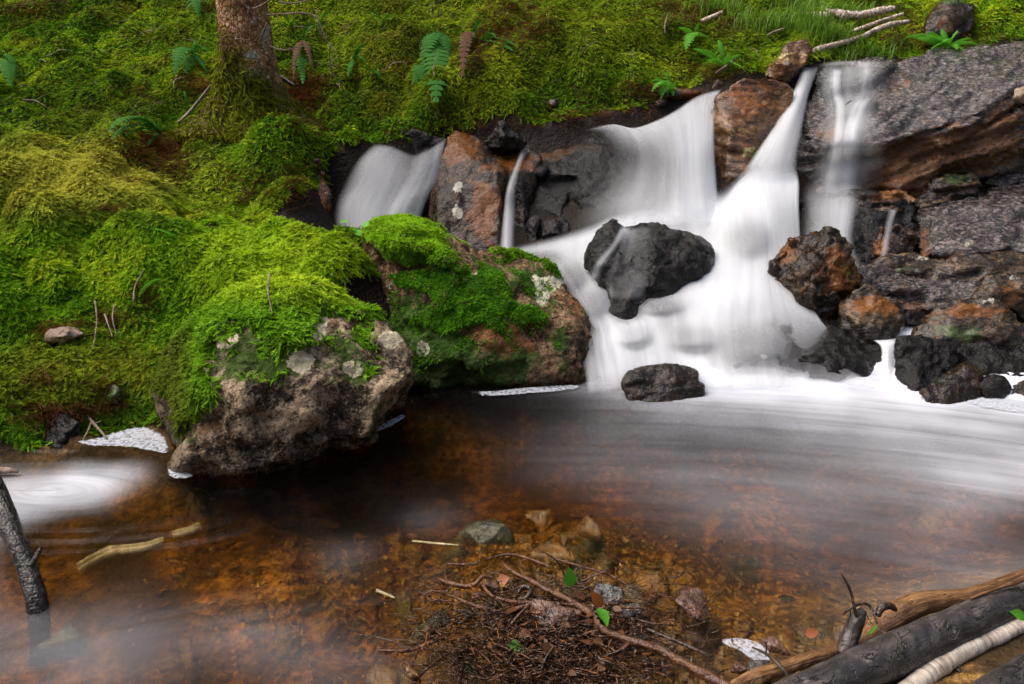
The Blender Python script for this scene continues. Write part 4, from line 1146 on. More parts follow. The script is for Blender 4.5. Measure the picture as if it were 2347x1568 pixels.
def sheet(name, label, rows, nu=40, nv=60, on=None, lift=.02, edge=(.18, .18), ends=(.08, .1), gain=1., layers=1, thick=.03, kind=None, cat='waterfall', parent=None, smooth=8, wob=.006, arc=0., bumps=()):
    """silky falling water: cross rows of (px, py, Y, density) from top to bottom"""
    R = []
    k = max(len(r) for r in rows)
    for r in rows:
        r = np.array(r, float)
        R.append(catmull(r, k) if len(r) != k else r)
    R = np.array(R)
    A = catmull(R, nv)
    A = catmull(A.transpose(1, 0, 2), nu).transpose(1, 0, 2)
    P = np.zeros((nv, nu, 3))
    u_ = (A[..., 0] - W / 2) / FPX
    v_ = (H / 2 - A[..., 1]) / FPX
    dirs = np.stack([u_, CP + v_ * SP, -SP + v_ * CP], -1)
    Y = A[..., 2].copy()
    if on is not None:
        V = np.vstack([o['V'] for o in on])
        F, off = [], 0
        for o in on:
            F += [tuple(i + off for i in f) for f in o['F']]
            off += len(o['V'])
        bvh = BVHTree.FromPolygons([Vector(v) for v in V], F)
        for i in range(nv):
            for j in range(nu):
                d = Vector(dirs[i, j])
                h = bvh.ray_cast(Vector((0, 0, CAMZ)), d.normalized())
                if h[0] is not None:
                    Y[i, j] = min(h[0].y, A[i, j, 2] + .5)
        for _ in range(smooth):
            Y[1:-1, 1:-1] = (Y[1:-1, 1:-1] * 2 + Y[:-2, 1:-1] + Y[2:, 1:-1] + Y[1:-1, :-2] + Y[1:-1, 2:]) / 6
        Y -= lift
    vv, uu = np.meshgrid(np.linspace(0, 1, nv), np.linspace(0, 1, nu), indexing='ij')
    if arc:
        Y -= arc * np.sin(np.pi * uu)
    obs = []
    wid = np.hypot(A[nv // 2, -1, 0] - A[nv // 2, 0, 0], A[nv // 2, -1, 1] - A[nv // 2, 0, 1]) / FPX * Y.mean()
    hei = np.hypot(A[-1, nu // 2, 0] - A[0, nu // 2, 0], A[-1, nu // 2, 1] - A[0, nu // 2, 1]) / FPX * Y.mean()
    VV, QQ, DD, FL = [], [], [], []
    for bx, by, brx, bry, ba in bumps:
        gg = np.exp(-(((A[..., 0] - bx) / brx) ** 2 + ((A[..., 1] - by) / bry) ** 2) ** 1.6)
        Y -= .045 * gg
        A[..., 3] = A[..., 3] * (1 - ba * gg)
    for L in range(layers):
        q = np.stack([uu.ravel() * wid * 8, vv.ravel() * hei * 3, np.full(uu.size, L * 3.7 + len(rows))], 1)
        YY = Y - L * thick + (perlin(q, 31 + L) * wob * 2.5 + perlin(q * np.array([4, 1, 1]), 32 + L) * wob).reshape(nv, nu)
        P = np.array([0, 0, CAMZ]) + dirs * (YY / dirs[..., 1])[..., None]
        e = sstep(0, max(edge[0], 1e-3), uu) * sstep(0, max(edge[1], 1e-3), 1 - uu) * sstep(0, max(ends[0], 1e-3), vv) * sstep(0, max(ends[1], 1e-3), 1 - vv)
        ii = (np.arange(nv - 1)[:, None] * nu + np.arange(nu - 1)[None]).ravel() + L * nu * nv
        VV.append(P.reshape(-1, 3))
        QQ.append(np.stack([ii, ii + nu, ii + nu + 1, ii + 1], 1))
        dd = np.clip(A[..., 3], 0, 1) * gain
        dd = 1 - (1 - np.minimum(dd, .96)) ** (1.25 / layers)
        DD.append((dd * e).ravel())
        FL.append(np.stack([uu.ravel() * wid + len(rows) + L * .37, vv.ravel() * hei + rows[0][0][0] * .01, np.zeros(uu.size)], 1))
    V = np.vstack(VV)
    org = np.array([V[:, 0].mean(), V[:, 1].mean(), V[:, 2].min()])
    me = mesh_np(name, V - (org if parent is None else 0), np.vstack(QQ), True, {'dens': np.concatenate(DD), 'flow': np.vstack(FL)})
    o = link(name, me, M_FALL, parent, org)
    if parent is None:
        tag(o, label, cat, kind=kind)
    return o


sheet('waterfall', 'narrow fan of white water at left, sliding down behind the mossy boulders', [
    [(855, 328, 4.12, 0.22), (900, 334, 4.1, 0.26), (947, 352, 4.08, 0.22), (985, 338, 4.08, 0.26), (1026, 312, 4.12, 0.22)],
    [(818, 366, 4.06, 0.33), (872, 364, 4.03, 0.44), (930, 385, 4.0, 0.37), (985, 372, 4.0, 0.41), (1018, 350, 4.04, 0.30)],
    [(786, 420, 3.98, 0.26), (850, 420, 3.93, 0.44), (905, 430, 3.92, 0.44), (960, 425, 3.92, 0.55), (1006, 408, 3.95, 0.37)],
    [(764, 480, 3.9, 0.44), (820, 480, 3.86, 0.63), (875, 490, 3.84, 0.59), (930, 478, 3.84, 0.63), (980, 460, 3.88, 0.44)],
    [(756, 580, 3.78, 0.59), (810, 580, 3.74, 0.67), (860, 580, 3.74, 0.67), (905, 570, 3.74, 0.67), (950, 545, 3.8, 0.52)]],
    nu=50, nv=60, ends=(.1, .02), edge=(.16, .12), layers=3, thick=.02, arc=.04)
sheet('waterfall', 'broad white main fall pouring from the cream notch left of the rusty block', [
    [(1330, 300, 4.24, 0.42), (1400, 284, 4.28, 0.67), (1455, 292, 4.3, 0.59), (1530, 262, 4.42, 0.67), (1600, 218, 4.54, 0.50), (1656, 203, 4.58, 0.42)],
    [(1370, 308, 4.18, 0.29), (1430, 302, 4.18, 0.63), (1490, 305, 4.16, 0.67), (1550, 288, 4.22, 0.71), (1600, 262, 4.3, 0.67), (1642, 236, 4.38, 0.59)],
    [(1385, 350, 4.05, 0.07), (1445, 350, 4.03, 0.17), (1510, 350, 4.0, 0.42), (1560, 345, 4.0, 0.71), (1600, 335, 4.04, 0.76), (1638, 310, 4.12, 0.67)],
    [(1365, 410, 3.93, 0.07), (1435, 410, 3.9, 0.24), (1510, 410, 3.86, 0.44), (1560, 410, 3.84, 0.60), (1605, 405, 3.86, 0.76), (1642, 400, 3.92, 0.76)],
    [(1325, 470, 3.82, 0.17), (1410, 465, 3.76, 0.38), (1500, 465, 3.7, 0.55), (1560, 465, 3.68, 0.71), (1610, 465, 3.7, 0.80), (1650, 470, 3.74, 0.80)],
    [(1290, 550, 3.66, 0.67), (1390, 535, 3.6, 0.84), (1490, 525, 3.55, 0.84), (1560, 525, 3.52, 0.84), (1620, 530, 3.52, 0.84), (1670, 540, 3.54, 0.84)]],
    nu=60, nv=80, ends=(.07, .22), edge=(.3, .06), layers=3, thick=.022, arc=.03)
sheet('waterfall', 'slanting white chute squeezed between the rusty block and the silvery slab', [
    [(1838, 150, 4.66, 0.43), (1855, 152, 4.66, 0.52), (1880, 150, 4.66, 0.43)],
    [(1810, 225, 4.44, 0.69), (1832, 225, 4.42, 0.73), (1854, 220, 4.44, 0.60)],
    [(1760, 305, 4.22, 0.73), (1798, 305, 4.18, 0.82), (1840, 300, 4.2, 0.73)],
    [(1720, 365, 4.02, 0.73), (1772, 365, 3.98, 0.82), (1828, 365, 4.0, 0.73)],
    [(1670, 430, 3.86, 0.73), (1755, 425, 3.78, 0.86), (1834, 430, 3.82, 0.77)]],
    nu=24, nv=60, ends=(.08, .3), edge=(.2, .18), layers=3, thick=.015, arc=.05)
sheet('waterfall', 'thin straight trickle falling down the dark rock left of the grooved dome', [
    [(1196, 330, 4.16, .5), (1206, 330, 4.16, .6), (1222, 328, 4.16, .4)],
    [(1178, 380, 4.0, .3), (1186, 380, 4.0, .35), (1196, 380, 4.0, .3)],
    [(1160, 430, 3.84, .5), (1170, 430, 3.83, .42), (1184, 430, 3.84, .4)],
    [(1152, 490, 3.76, .6), (1164, 490, 3.75, .55), (1182, 490, 3.76, .4)],
    [(1140, 590, 3.58, .42), (1160, 590, 3.56, .6), (1178, 590, 3.58, .5)]], nu=16, nv=50, ends=(.1, .06), edge=(.5, .5))
sheet('stream_lip', 'thin white line of water along the top of the grooved dome', [
    [(1200, 318, 4.32, .7), (1260, 312, 4.34, .9), (1330, 296, 4.36, .9), (1420, 284, 4.36, .9)],
    [(1200, 325, 4.27, .8), (1260, 320, 4.28, .9), (1330, 303, 4.3, .9), (1420, 292, 4.3, .9)],
    [(1204, 333, 4.22, .3), (1262, 327, 4.24, .3), (1330, 311, 4.26, .3), (1420, 302, 4.26, .5)]], nu=40, nv=12, ends=(.3, .3), edge=(.05, .05), cat='waterfall')
DS = [RS1]
sheet('waterfall', 'sheer veil of water streaming over the left end of the huge slab', [
    [(1866, 146, 4.6, .25), (1925, 138, 4.6, .4), (1985, 138, 4.6, .35), (2060, 136, 4.6, .2)],
    [(1872, 200, 4.4, .05), (1915, 200, 4.4, .3), (1965, 205, 4.4, .15), (2040, 195, 4.4, .2)],
    [(1880, 260, 4.3, .05), (1918, 260, 4.3, .25), (1965, 255, 4.3, .35), (2020, 245, 4.3, .25)],
    [(1872, 335, 4.0, .1), (1910, 335, 4.0, .35), (1955, 335, 4.0, .45), (2040, 325, 4.0, .15)],
    [(1855, 390, 4.0, .1), (1895, 390, 4.0, .4), (1945, 390, 4.0, .5), (2035, 385, 4.0, .35)],
    [(1826, 490, 4.0, .3), (1885, 490, 4.0, .5), (1940, 490, 4.0, .5), (2010, 490, 4.0, .1)]],
    nu=54, nv=80, on=DS, lift=.045, ends=(.04, .25), edge=(.3, .35), smooth=40)
for lab_, rows_ in (('left strand of the sheer veil, bending once down the huge slab', [
        [(1906, 158, 4.5, .5), (1918, 156, 4.5, .7), (1932, 158, 4.5, .5)], [(1903, 205, 4.4, .4), (1916, 205, 4.4, .65), (1930, 205, 4.4, .4)], [(1912, 250, 4.3, .4), (1926, 250, 4.3, .6), (1942, 250, 4.3, .4)],
        [(1905, 310, 4.1, .4), (1924, 310, 4.1, .7), (1945, 310, 4.1, .4)], [(1890, 390, 4.0, .5), (1912, 390, 4.0, .8), (1940, 390, 4.0, .5)], [(1868, 500, 4.0, .5), (1900, 500, 4.0, .7), (1935, 500, 4.0, .5)]]),
        ('right strand of the sheer veil, slanting in to join the left one', [
        [(1975, 150, 4.5, .3), (1990, 150, 4.5, .4), (2005, 150, 4.5, .3)], [(1965, 215, 4.4, .2), (1985, 215, 4.4, .3), (2005, 215, 4.4, .2)], [(1945, 250, 4.3, .6), (1968, 245, 4.3, .8), (1992, 240, 4.3, .5)],
        [(1928, 310, 4.1, .6), (1948, 310, 4.1, .85), (1975, 305, 4.1, .5)], [(1918, 390, 4.0, .6), (1942, 390, 4.0, .9), (1970, 390, 4.0, .5)], [(1905, 500, 4.0, .5), (1935, 500, 4.0, .8), (1966, 500, 4.0, .4)]])):
    sheet('waterfall', lab_, rows_, nu=22, nv=80, on=DS, lift=.065, ends=(.06, .22), edge=(.4, .4), smooth=40)
sheet('waterfall', 'lower half of the right hand veil dropping over the wet black step', [
    [(1838, 415, 3.93, 0.41), (1890, 415, 3.93, 0.57), (1940, 415, 3.93, 0.57), (1990, 415, 3.93, 0.12)],
    [(1835, 500, 3.60, 0.25), (1890, 500, 3.58, 0.41), (1935, 500, 3.58, 0.61), (1965, 500, 3.6, 0.25)],
    [(1830, 560, 3.40, 0.49), (1890, 560, 3.39, 0.49), (1930, 560, 3.39, 0.70), (1960, 560, 3.4, 0.33)],
    [(1820, 640, 3.2, 0.82), (1890, 640, 3.2, 0.82), (1950, 640, 3.2, 0.74), (1990, 640, 3.2, 0.41)]],
    nu=30, nv=50, ends=(.28, .02), edge=(.25, .35), layers=3, thick=.015)
sheet('waterfall', 'little white spout dropping between two black blocks beside the pool at right', [
    [(1972, 770, 2.86, .4), (2010, 776, 2.84, .8), (2060, 772, 2.86, .4)],
    [(2002, 782, 2.78, .6), (2026, 784, 2.76, .9), (2062, 782, 2.78, .5)],
    [(2018, 800, 2.72, .8), (2034, 800, 2.7, .9), (2052, 800, 2.72, .5)],
    [(2016, 850, 2.64, .7), (2034, 850, 2.62, .9), (2056, 850, 2.64, .5)],
    [(2005, 900, 2.53, .8), (2040, 900, 2.51, .9), (2090, 900, 2.53, .7)]], nu=20, nv=40, ends=(.1, .02), edge=(.3, .3))
sheet('rivulet', 'faint rivulet running down the rusty cleft beside the pitted slab', [
    [(2040, 462, 3.8, .25), (2054, 466, 3.8, .35), (2066, 466, 3.8, .3)],
    [(2030, 500, 3.6, .3), (2040, 505, 3.6, .25), (2050, 505, 3.6, .3)],
    [(2022, 550, 3.45, .3), (2032, 550, 3.45, .3), (2042, 550, 3.45, .2)],
    [(2010, 610, 3.3, .3), (2022, 610, 3.3, .25), (2034, 610, 3.3, .2)]], nu=12, nv=40, ends=(.1, .1), edge=(.5, .5), cat='rivulet')
# the lower cascade: one wide apron of white water that the rocks break through
CASC = [
    [(1150, 570, 3.54, 0.18), (1230, 550, 3.57, 0.27), (1330, 520, 3.60, 0.36), (1420, 485, 3.66, 0.45), (1490, 470, 3.68, 0.45), (1560, 455, 3.70, 0.45), (1650, 430, 3.77, 0.45), (1715, 385, 3.92, 0.36), (1765, 370, 3.94, 0.45), (1824, 380, 3.94, 0.36)],
    [(1150, 585, 3.50, 0.45), (1230, 570, 3.52, 0.68), (1330, 545, 3.54, 0.81), (1420, 512, 3.60, 0.90), (1490, 500, 3.62, 0.90), (1560, 490, 3.64, 0.90), (1650, 470, 3.70, 0.90), (1700, 420, 3.84, 0.81), (1760, 405, 3.86, 0.90), (1832, 415, 3.86, 0.81)],
    [(1160, 612, 3.40, 0.36), (1240, 600, 3.38, 0.50), (1330, 582, 3.40, 0.77), (1420, 560, 3.46, 0.85), (1490, 545, 3.5, 0.90), (1560, 535, 3.5, 0.90), (1650, 530, 3.46, 0.90), (1715, 470, 3.56, 0.85), (1770, 465, 3.54, 0.90), (1832, 475, 3.58, 0.81)],
    [(1230, 650, 3.24, 0.27), (1290, 630, 3.18, 0.50), (1340, 630, 3.2, 0.68), (1420, 620, 3.24, 0.72), (1490, 610, 3.26, 0.81), (1560, 600, 3.28, 0.85), (1650, 590, 3.26, 0.90), (1730, 545, 3.32, 0.77), (1780, 550, 3.32, 0.77), (1835, 560, 3.36, 0.77)],
    [(1280, 700, 3.05, 0.27), (1320, 680, 3.0, 0.54), (1370, 690, 3.0, 0.72), (1430, 700, 3.02, 0.72), (1490, 690, 3.02, 0.72), (1560, 675, 3.04, 0.85), (1650, 645, 3.1, 0.90), (1735, 610, 3.16, 0.85), (1780, 620, 3.14, 0.85), (1830, 640, 3.14, 0.90)],
    [(1310, 760, 2.86, 0.45), (1360, 745, 2.83, 0.72), (1400, 750, 2.83, 0.81), (1460, 740, 2.88, 0.85), (1520, 725, 2.9, 0.77), (1580, 715, 2.92, 0.85), (1650, 695, 2.95, 0.90), (1735, 670, 3.0, 0.90), (1800, 690, 2.98, 0.90), (1880, 730, 2.93, 0.72)],
    [(1330, 820, 2.70, 0.72), (1370, 800, 2.70, 0.81), (1410, 795, 2.72, 0.90), (1470, 785, 2.76, 0.90), (1530, 780, 2.78, 0.90), (1590, 775, 2.78, 0.85), (1650, 745, 2.83, 0.77), (1735, 722, 2.88, 0.72), (1810, 735, 2.86, 0.63), (1900, 760, 2.83, 0.23)],
    [(1340, 865, 2.6, 0.54), (1380, 850, 2.61, 0.72), (1420, 840, 2.63, 0.81), (1480, 835, 2.66, 0.85), (1540, 835, 2.67, 0.85), (1600, 830, 2.68, 0.81), (1660, 825, 2.66, 0.59), (1740, 810, 2.66, 0.45), (1820, 810, 2.67, 0.32), (1900, 815, 2.68, 0.05)],
    [(1345, 905, 2.50, 0.27), (1390, 900, 2.51, 0.32), (1430, 895, 2.52, 0.41), (1490, 893, 2.53, 0.45), (1550, 892, 2.53, 0.54), (1610, 892, 2.53, 0.72), (1680, 895, 2.52, 0.85), (1760, 898, 2.52, 0.90), (1840, 900, 2.52, 0.90), (2060, 905, 2.52, 0.81)]]
sheet('cascade', 'wide apron of smooth white water spilling down between the boulders into the pool', CASC, nu=130, nv=140, ends=(.16, .05), edge=(.05, .02), layers=3, thick=.015, wob=.008, cat='cascade', bumps=[(1712, 548, 50, 42, .42), (1310, 632, 34, 34, .4), (1365, 692, 30, 34, .45), (1505, 700, 60, 22, .4), (1590, 775, 60, 30, .35), (1235, 592, 50, 18, .5), (1720, 785, 90, 45, .3), (1450, 770, 40, 25, .2)])
# thin glazes of water over the black boulder
sheet('rivulet', 'thin white thread of water running down the left lobe of the black boulder', [
    [(1424, 512, 3.4, .8), (1436, 515, 3.4, .9), (1452, 516, 3.4, .8)],
    [(1400, 555, 3.2, .2), (1410, 560, 3.2, .35), (1424, 560, 3.2, .1)],
    [(1362, 600, 3.1, .25), (1374, 606, 3.1, .45), (1392, 610, 3.1, .1)],
    [(1344, 640, 3.1, .3), (1356, 648, 3.1, .6), (1374, 652, 3.1, .2)]], nu=14, nv=40, on=[RM], lift=.012, edge=(.5, .5), ends=(.15, .2), smooth=6, cat='rivulet')
sheet('rivulet', 'broad misty glaze of water over the front of the black boulder', [
    [(1430, 518, 3.4, .5), (1455, 520, 3.4, .4), (1480, 516, 3.4, .3), (1500, 515, 3.4, .15)],
    [(1410, 580, 3.2, .12), (1440, 580, 3.2, .14), (1470, 580, 3.2, .12), (1500, 580, 3.2, .04)],
    [(1385, 640, 3.1, .15), (1420, 640, 3.1, .13), (1455, 640, 3.1, .12), (1490, 640, 3.1, .04)],
    [(1390, 680, 3.1, .5), (1420, 690, 3.1, .2), (1450, 690, 3.1, .2), (1480, 680, 3.1, .4)]], nu=30, nv=40, on=[RM], lift=.012, edge=(.2, .3), ends=(.1, .15), smooth=8, cat='rivulet')
# ------------------------------------------------------------------ moss: thousands of small curved fronds
M_MOSS = moss_mat('moss_fronds')


def norm(a):
    return a / (np.linalg.norm(a, axis=-1, keepdims=True) + 1e-9)


def fronds(P, N, L, col, rng, lean=.6, droop=.6, wid=.16, pairs=3, tipgain=1.5, down=None):
    """feathery moss fronds at P (n,3) with normals N, lengths L (n,), colours col (n,3)"""
    n = len(P)
    R = rng.normal(size=(n, 3))
    T = norm(R - (R * N).sum(1)[:, None] * N)
    D = np.array([0, 0, -1.0]) if down is None else down
    dt = D - (D * N).sum(1)[:, None] * N
    d0 = norm(N * .8 + T * lean + dt * lean * .45 + np.array([0, 0, .15]))
    bend = norm(T * .9 + np.array([0, 0, -1.]) * .7 + dt * .25) * (droop * (.6 + .8 * rng.random(n)))[:, None]
    sd = norm(np.cross(d0, N + rng.normal(size=(n, 3)) * .35))
    ts = np.array([0, .35, .7, 1.])
    cur = [P + (d0 * t + bend * t * t) * L[:, None] for t in ts]
    wv = np.array([.5, 1., .75, 0]) * wid
    V, C = [], []
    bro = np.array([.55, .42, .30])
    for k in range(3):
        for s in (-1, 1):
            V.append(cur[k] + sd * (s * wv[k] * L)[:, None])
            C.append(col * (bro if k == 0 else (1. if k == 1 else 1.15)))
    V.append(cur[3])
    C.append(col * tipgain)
    b = 7
    tris = [(0, 1, 3), (0, 3, 2), (2, 3, 5), (2, 5, 4), (4, 5, 6)]
    up = norm(np.cross(sd, d0))
    for k in range(pairs):
        t = .22 + .62 * k / max(pairs - 1, 1)
        for s in (-1, 1):
            c0 = P + (d0 * t + bend * t * t) * L[:, None]
            t1 = t + .16
            c1 = P + (d0 * t1 + bend * t1 * t1) * L[:, None]
            ll = (.36 * (1 - .55 * t)) * L * (.8 + .4 * rng.random(n))
            tip = c1 + (sd * s * .9 + d0 * .55 + up * (.25 * (rng.random(n)[:, None] - .3)) + np.array([0, 0, -.25])) * ll[:, None]
            V += [c0, c1, tip]
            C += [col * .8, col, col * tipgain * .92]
            tris.append((b, b + 1, b + 2))
            b += 3
    V = np.stack(V, 1)
    C = np.stack(C, 1)
    tri = np.array(tris)[None] + (np.arange(n) * b)[:, None, None]
    return V.reshape(-1, 3), np.clip(C, 0, 1).reshape(-1, 3), tri.reshape(-1, 3)


def moss_mesh(name, parts, org=None):
    V = np.vstack([p[0] for p in parts])
    C = np.vstack([p[1] for p in parts])
    off, T = 0, []
    for p in parts:
        T.append(p[2] + off)
        off += len(p[0])
    if org is not None:
        V = V - org
    return mesh_np(name, V, np.vstack(T), True, {'col': np.column_stack([C, np.ones(len(C))])})


YEL = np.array([.37, .45, .018])
GRN = np.array([.125, .28, .007])
DEEP = np.array([.030, .105, .004])
OLI = np.array([.17, .17, .012])
GOLD = np.array([.50, .45, .06])


def moss_colour(P, px, py, rng):
    n = len(P)
    a = perlin(P * 2.3, 61) * .9 + perlin(P * 7, 62) * .7 + rng.normal(size=n) * .22
    b = perlin(P * 3.1 + 7, 63) + perlin(P * 11, 64) * .6 + rng.normal(size=n) * .2
    c = GRN + (YEL - GRN) * sstep(-.1, .7, a)[:, None]
    c = c + (DEEP - c) * (sstep(.0, .5, -a) * .9)[:, None]
    c = c + (OLI - c) * (sstep(.1, .7, b) * .75)[:, None]
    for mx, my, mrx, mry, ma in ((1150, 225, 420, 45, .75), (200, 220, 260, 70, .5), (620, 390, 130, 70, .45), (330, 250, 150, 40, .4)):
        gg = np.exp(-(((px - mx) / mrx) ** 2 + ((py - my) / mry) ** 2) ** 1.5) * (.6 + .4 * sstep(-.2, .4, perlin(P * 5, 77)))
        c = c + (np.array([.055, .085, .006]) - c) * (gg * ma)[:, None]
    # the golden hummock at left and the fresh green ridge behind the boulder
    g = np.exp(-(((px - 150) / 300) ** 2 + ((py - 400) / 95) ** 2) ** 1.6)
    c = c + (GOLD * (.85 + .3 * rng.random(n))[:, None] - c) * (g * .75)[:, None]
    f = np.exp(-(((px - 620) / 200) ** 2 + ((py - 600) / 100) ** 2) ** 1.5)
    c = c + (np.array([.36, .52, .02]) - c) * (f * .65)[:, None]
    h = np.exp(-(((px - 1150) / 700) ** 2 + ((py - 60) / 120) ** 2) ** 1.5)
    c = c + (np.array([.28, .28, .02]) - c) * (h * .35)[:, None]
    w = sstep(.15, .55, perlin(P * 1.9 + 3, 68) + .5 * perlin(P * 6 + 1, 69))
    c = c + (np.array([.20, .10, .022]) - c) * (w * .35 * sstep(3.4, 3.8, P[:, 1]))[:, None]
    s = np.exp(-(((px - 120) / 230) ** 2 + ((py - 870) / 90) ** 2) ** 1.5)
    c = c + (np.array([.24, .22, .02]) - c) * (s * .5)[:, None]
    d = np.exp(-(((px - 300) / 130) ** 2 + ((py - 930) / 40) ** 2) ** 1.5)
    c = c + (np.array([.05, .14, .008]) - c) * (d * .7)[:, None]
    return np.clip(c * (.75 + .5 * rng.random(n))[:, None], .004, .8)


def scatter_ground(n, x0, x1, y0, y1, rng):
    x = rng.uniform(x0, x1, n)
    y = rng.uniform(y0, y1, n)
    z = terrain_z(x, y)
    gx, gy = grid_at(GZX, x, y), grid_at(GZY, x, y)
    # keep more points on steep ground so the cover stays even
    a = np.sqrt(1 + gx ** 2 + gy ** 2)
    keep = rng.random(n) < np.minimum(a / 2.6, 1)
    x, y, z, gx, gy = x[keep], y[keep], z[keep], gx[keep], gy[keep]
    P = np.column_stack([x, y, z])
    N = norm(np.column_stack([-gx, -gy, np.ones(len(x))]))
    return P, N


rng = np.random.default_rng(11)
TUFTS = []


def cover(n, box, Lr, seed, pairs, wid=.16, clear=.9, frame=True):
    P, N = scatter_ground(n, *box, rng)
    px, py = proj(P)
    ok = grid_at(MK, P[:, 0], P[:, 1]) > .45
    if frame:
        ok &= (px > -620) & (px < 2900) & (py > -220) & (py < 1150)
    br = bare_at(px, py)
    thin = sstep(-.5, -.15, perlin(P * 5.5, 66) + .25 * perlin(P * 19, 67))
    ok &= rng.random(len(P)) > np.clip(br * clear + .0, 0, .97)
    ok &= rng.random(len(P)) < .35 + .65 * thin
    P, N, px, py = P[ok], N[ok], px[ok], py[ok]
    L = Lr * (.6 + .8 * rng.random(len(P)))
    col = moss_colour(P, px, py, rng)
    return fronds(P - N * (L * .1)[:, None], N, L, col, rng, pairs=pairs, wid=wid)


MS = .35 if QUICK else 1.0
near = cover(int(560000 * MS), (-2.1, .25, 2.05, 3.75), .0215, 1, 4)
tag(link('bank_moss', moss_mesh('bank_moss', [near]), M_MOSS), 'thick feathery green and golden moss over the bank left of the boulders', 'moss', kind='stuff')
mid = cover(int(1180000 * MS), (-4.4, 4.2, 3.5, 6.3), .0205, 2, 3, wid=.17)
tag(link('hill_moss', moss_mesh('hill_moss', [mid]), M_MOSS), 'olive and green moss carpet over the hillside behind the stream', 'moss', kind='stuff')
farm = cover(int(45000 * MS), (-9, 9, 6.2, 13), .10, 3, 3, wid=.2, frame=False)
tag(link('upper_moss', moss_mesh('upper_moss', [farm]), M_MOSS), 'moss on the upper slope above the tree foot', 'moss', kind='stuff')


def rock_moss(data, polys, n, Lr, name, label, colour, seed, droop=.7, lean=.5, topn=None, wob=8, hang=0., extra=None, ragged=None, ragk=.55):
    V, N, F = data['V'], data['N'], data['F']
    F = np.array([f for f in F if len(f) == 4])
    A = V[F]
    cen = A.mean(1)
    fn = norm(np.cross(A[:, 2] - A[:, 0], A[:, 3] - A[:, 1]))
    area = np.linalg.norm(np.cross(A[:, 2] - A[:, 0], A[:, 3] - A[:, 1]), axis=1) / 2
    px, py = proj(cen)
    toward = (fn * (np.array([0, 0, CAMZ]) - cen)).sum(1) > 0
    k = soft_mask(px, py, polys, wob, seed, cen) * toward
    if ragged is not None:
        f_ = sstep(.02, .30, perlin(cen * 13 + seed, 91) + .7 * perlin(cen * 34 + seed, 92)) * (.25 + .75 * sstep(-.2, .5, fn[:, 2]))
        k = np.maximum(k, soft_mask(px, py, [ragged], 14, seed + 3, cen) * toward * f_ * ragk)
    if topn is not None:
        # the back shoulder of the cap, out of the camera's sight
        zt, ym = topn
        k = np.maximum(k, (~toward) & (cen[:, 2] > zt) & (fn[:, 2] > .1))
    w = area * k
    idx = rng.choice(len(F), n, p=w / w.sum())
    u, v = rng.random(n)[:, None], rng.random(n)[:, None]
    q = A[idx]
    P = (q[:, 0] * (1 - u) + q[:, 1] * u) * (1 - v) + (q[:, 3] * (1 - u) + q[:, 2] * u) * v
    L = Lr * (.6 + .8 * rng.random(n))
    px, py = proj(P)
    col = colour(P, px, py, n)
    fr = fronds(P, fn[idx], L, col, rng, droop=droop, lean=lean, pairs=3)
    parts = [fr] + ([extra] if extra else [])
    o = link(name, moss_mesh(name, parts, data['org']), M_MOSS, data['obj'])
    o['kind'] = 'stuff'
    if label: o['label'] = label
    return o


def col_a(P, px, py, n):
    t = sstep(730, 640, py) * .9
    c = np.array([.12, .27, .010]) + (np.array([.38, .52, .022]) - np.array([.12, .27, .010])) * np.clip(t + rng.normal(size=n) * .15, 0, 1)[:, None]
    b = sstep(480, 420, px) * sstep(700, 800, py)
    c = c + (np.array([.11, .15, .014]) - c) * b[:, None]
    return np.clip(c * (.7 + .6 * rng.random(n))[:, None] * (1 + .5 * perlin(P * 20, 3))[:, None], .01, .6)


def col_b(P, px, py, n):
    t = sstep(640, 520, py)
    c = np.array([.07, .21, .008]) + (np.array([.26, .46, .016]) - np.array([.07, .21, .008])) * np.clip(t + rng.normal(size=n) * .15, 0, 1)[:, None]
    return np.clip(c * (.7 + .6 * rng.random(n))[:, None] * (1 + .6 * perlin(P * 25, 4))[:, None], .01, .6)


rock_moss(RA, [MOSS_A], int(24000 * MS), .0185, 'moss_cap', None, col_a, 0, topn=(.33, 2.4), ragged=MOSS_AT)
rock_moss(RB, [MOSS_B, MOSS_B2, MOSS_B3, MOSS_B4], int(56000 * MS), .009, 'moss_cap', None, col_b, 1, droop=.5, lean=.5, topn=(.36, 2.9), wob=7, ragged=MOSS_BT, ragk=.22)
# ------------------------------------------------------------------ spruce trunk
def ground_at(px, py, lo=1.0, hi=7.0):
    """first point of the terrain seen through photo position (px, py)"""
    Y = np.linspace(lo, hi, 1500)
    a, b, c = ray(px, py)
    x, z = a * Y / b, CAMZ + c * Y / b
    t = terrain_z(x, Y)
    i = int(np.argmax(z < t))
    return Vector((x[i], Y[i], t[i]))


m = NT('spruce_bark')
p = m.pos()
q = m.mapping(p, (1, 1, .7))
v = m.voro(q, 62, 'DISTANCE_TO_EDGE')
vc = m.voro(q, 62, out=1)
n1, n2 = m.noise(q, 14, 5, .65), m.noise(p, 80, 4, .7)
sc_ = m.n('ShaderNodeSeparateColor')
m.l(vc, sc_.inputs[0])
c = m.ramp(m.math('ADD', m.math('MULTIPLY', n1, .6), m.math('MULTIPLY', sc_.outputs[0], .3)), [(.25, (.24, .10, .045)), (.45, (.50, .26, .13)), (.7, (.70, .46, .30))])
c = m.mix(m.step(v, 0, .08, .45, 0), c, (.07, .03, .016))
ln = m.math('ADD', m.noise(p, 34, 6, .75), m.math('MULTIPLY', m.attr('lichen'), .30))
c = m.mix(m.math('MULTIPLY', m.step(ln, .66, .74), .8), c, m.mix(n2, (.62, .62, .52), (.35, .38, .30)))
gn = m.math('ADD', m.noise(p, 12, 4, .6), m.attr('green'))
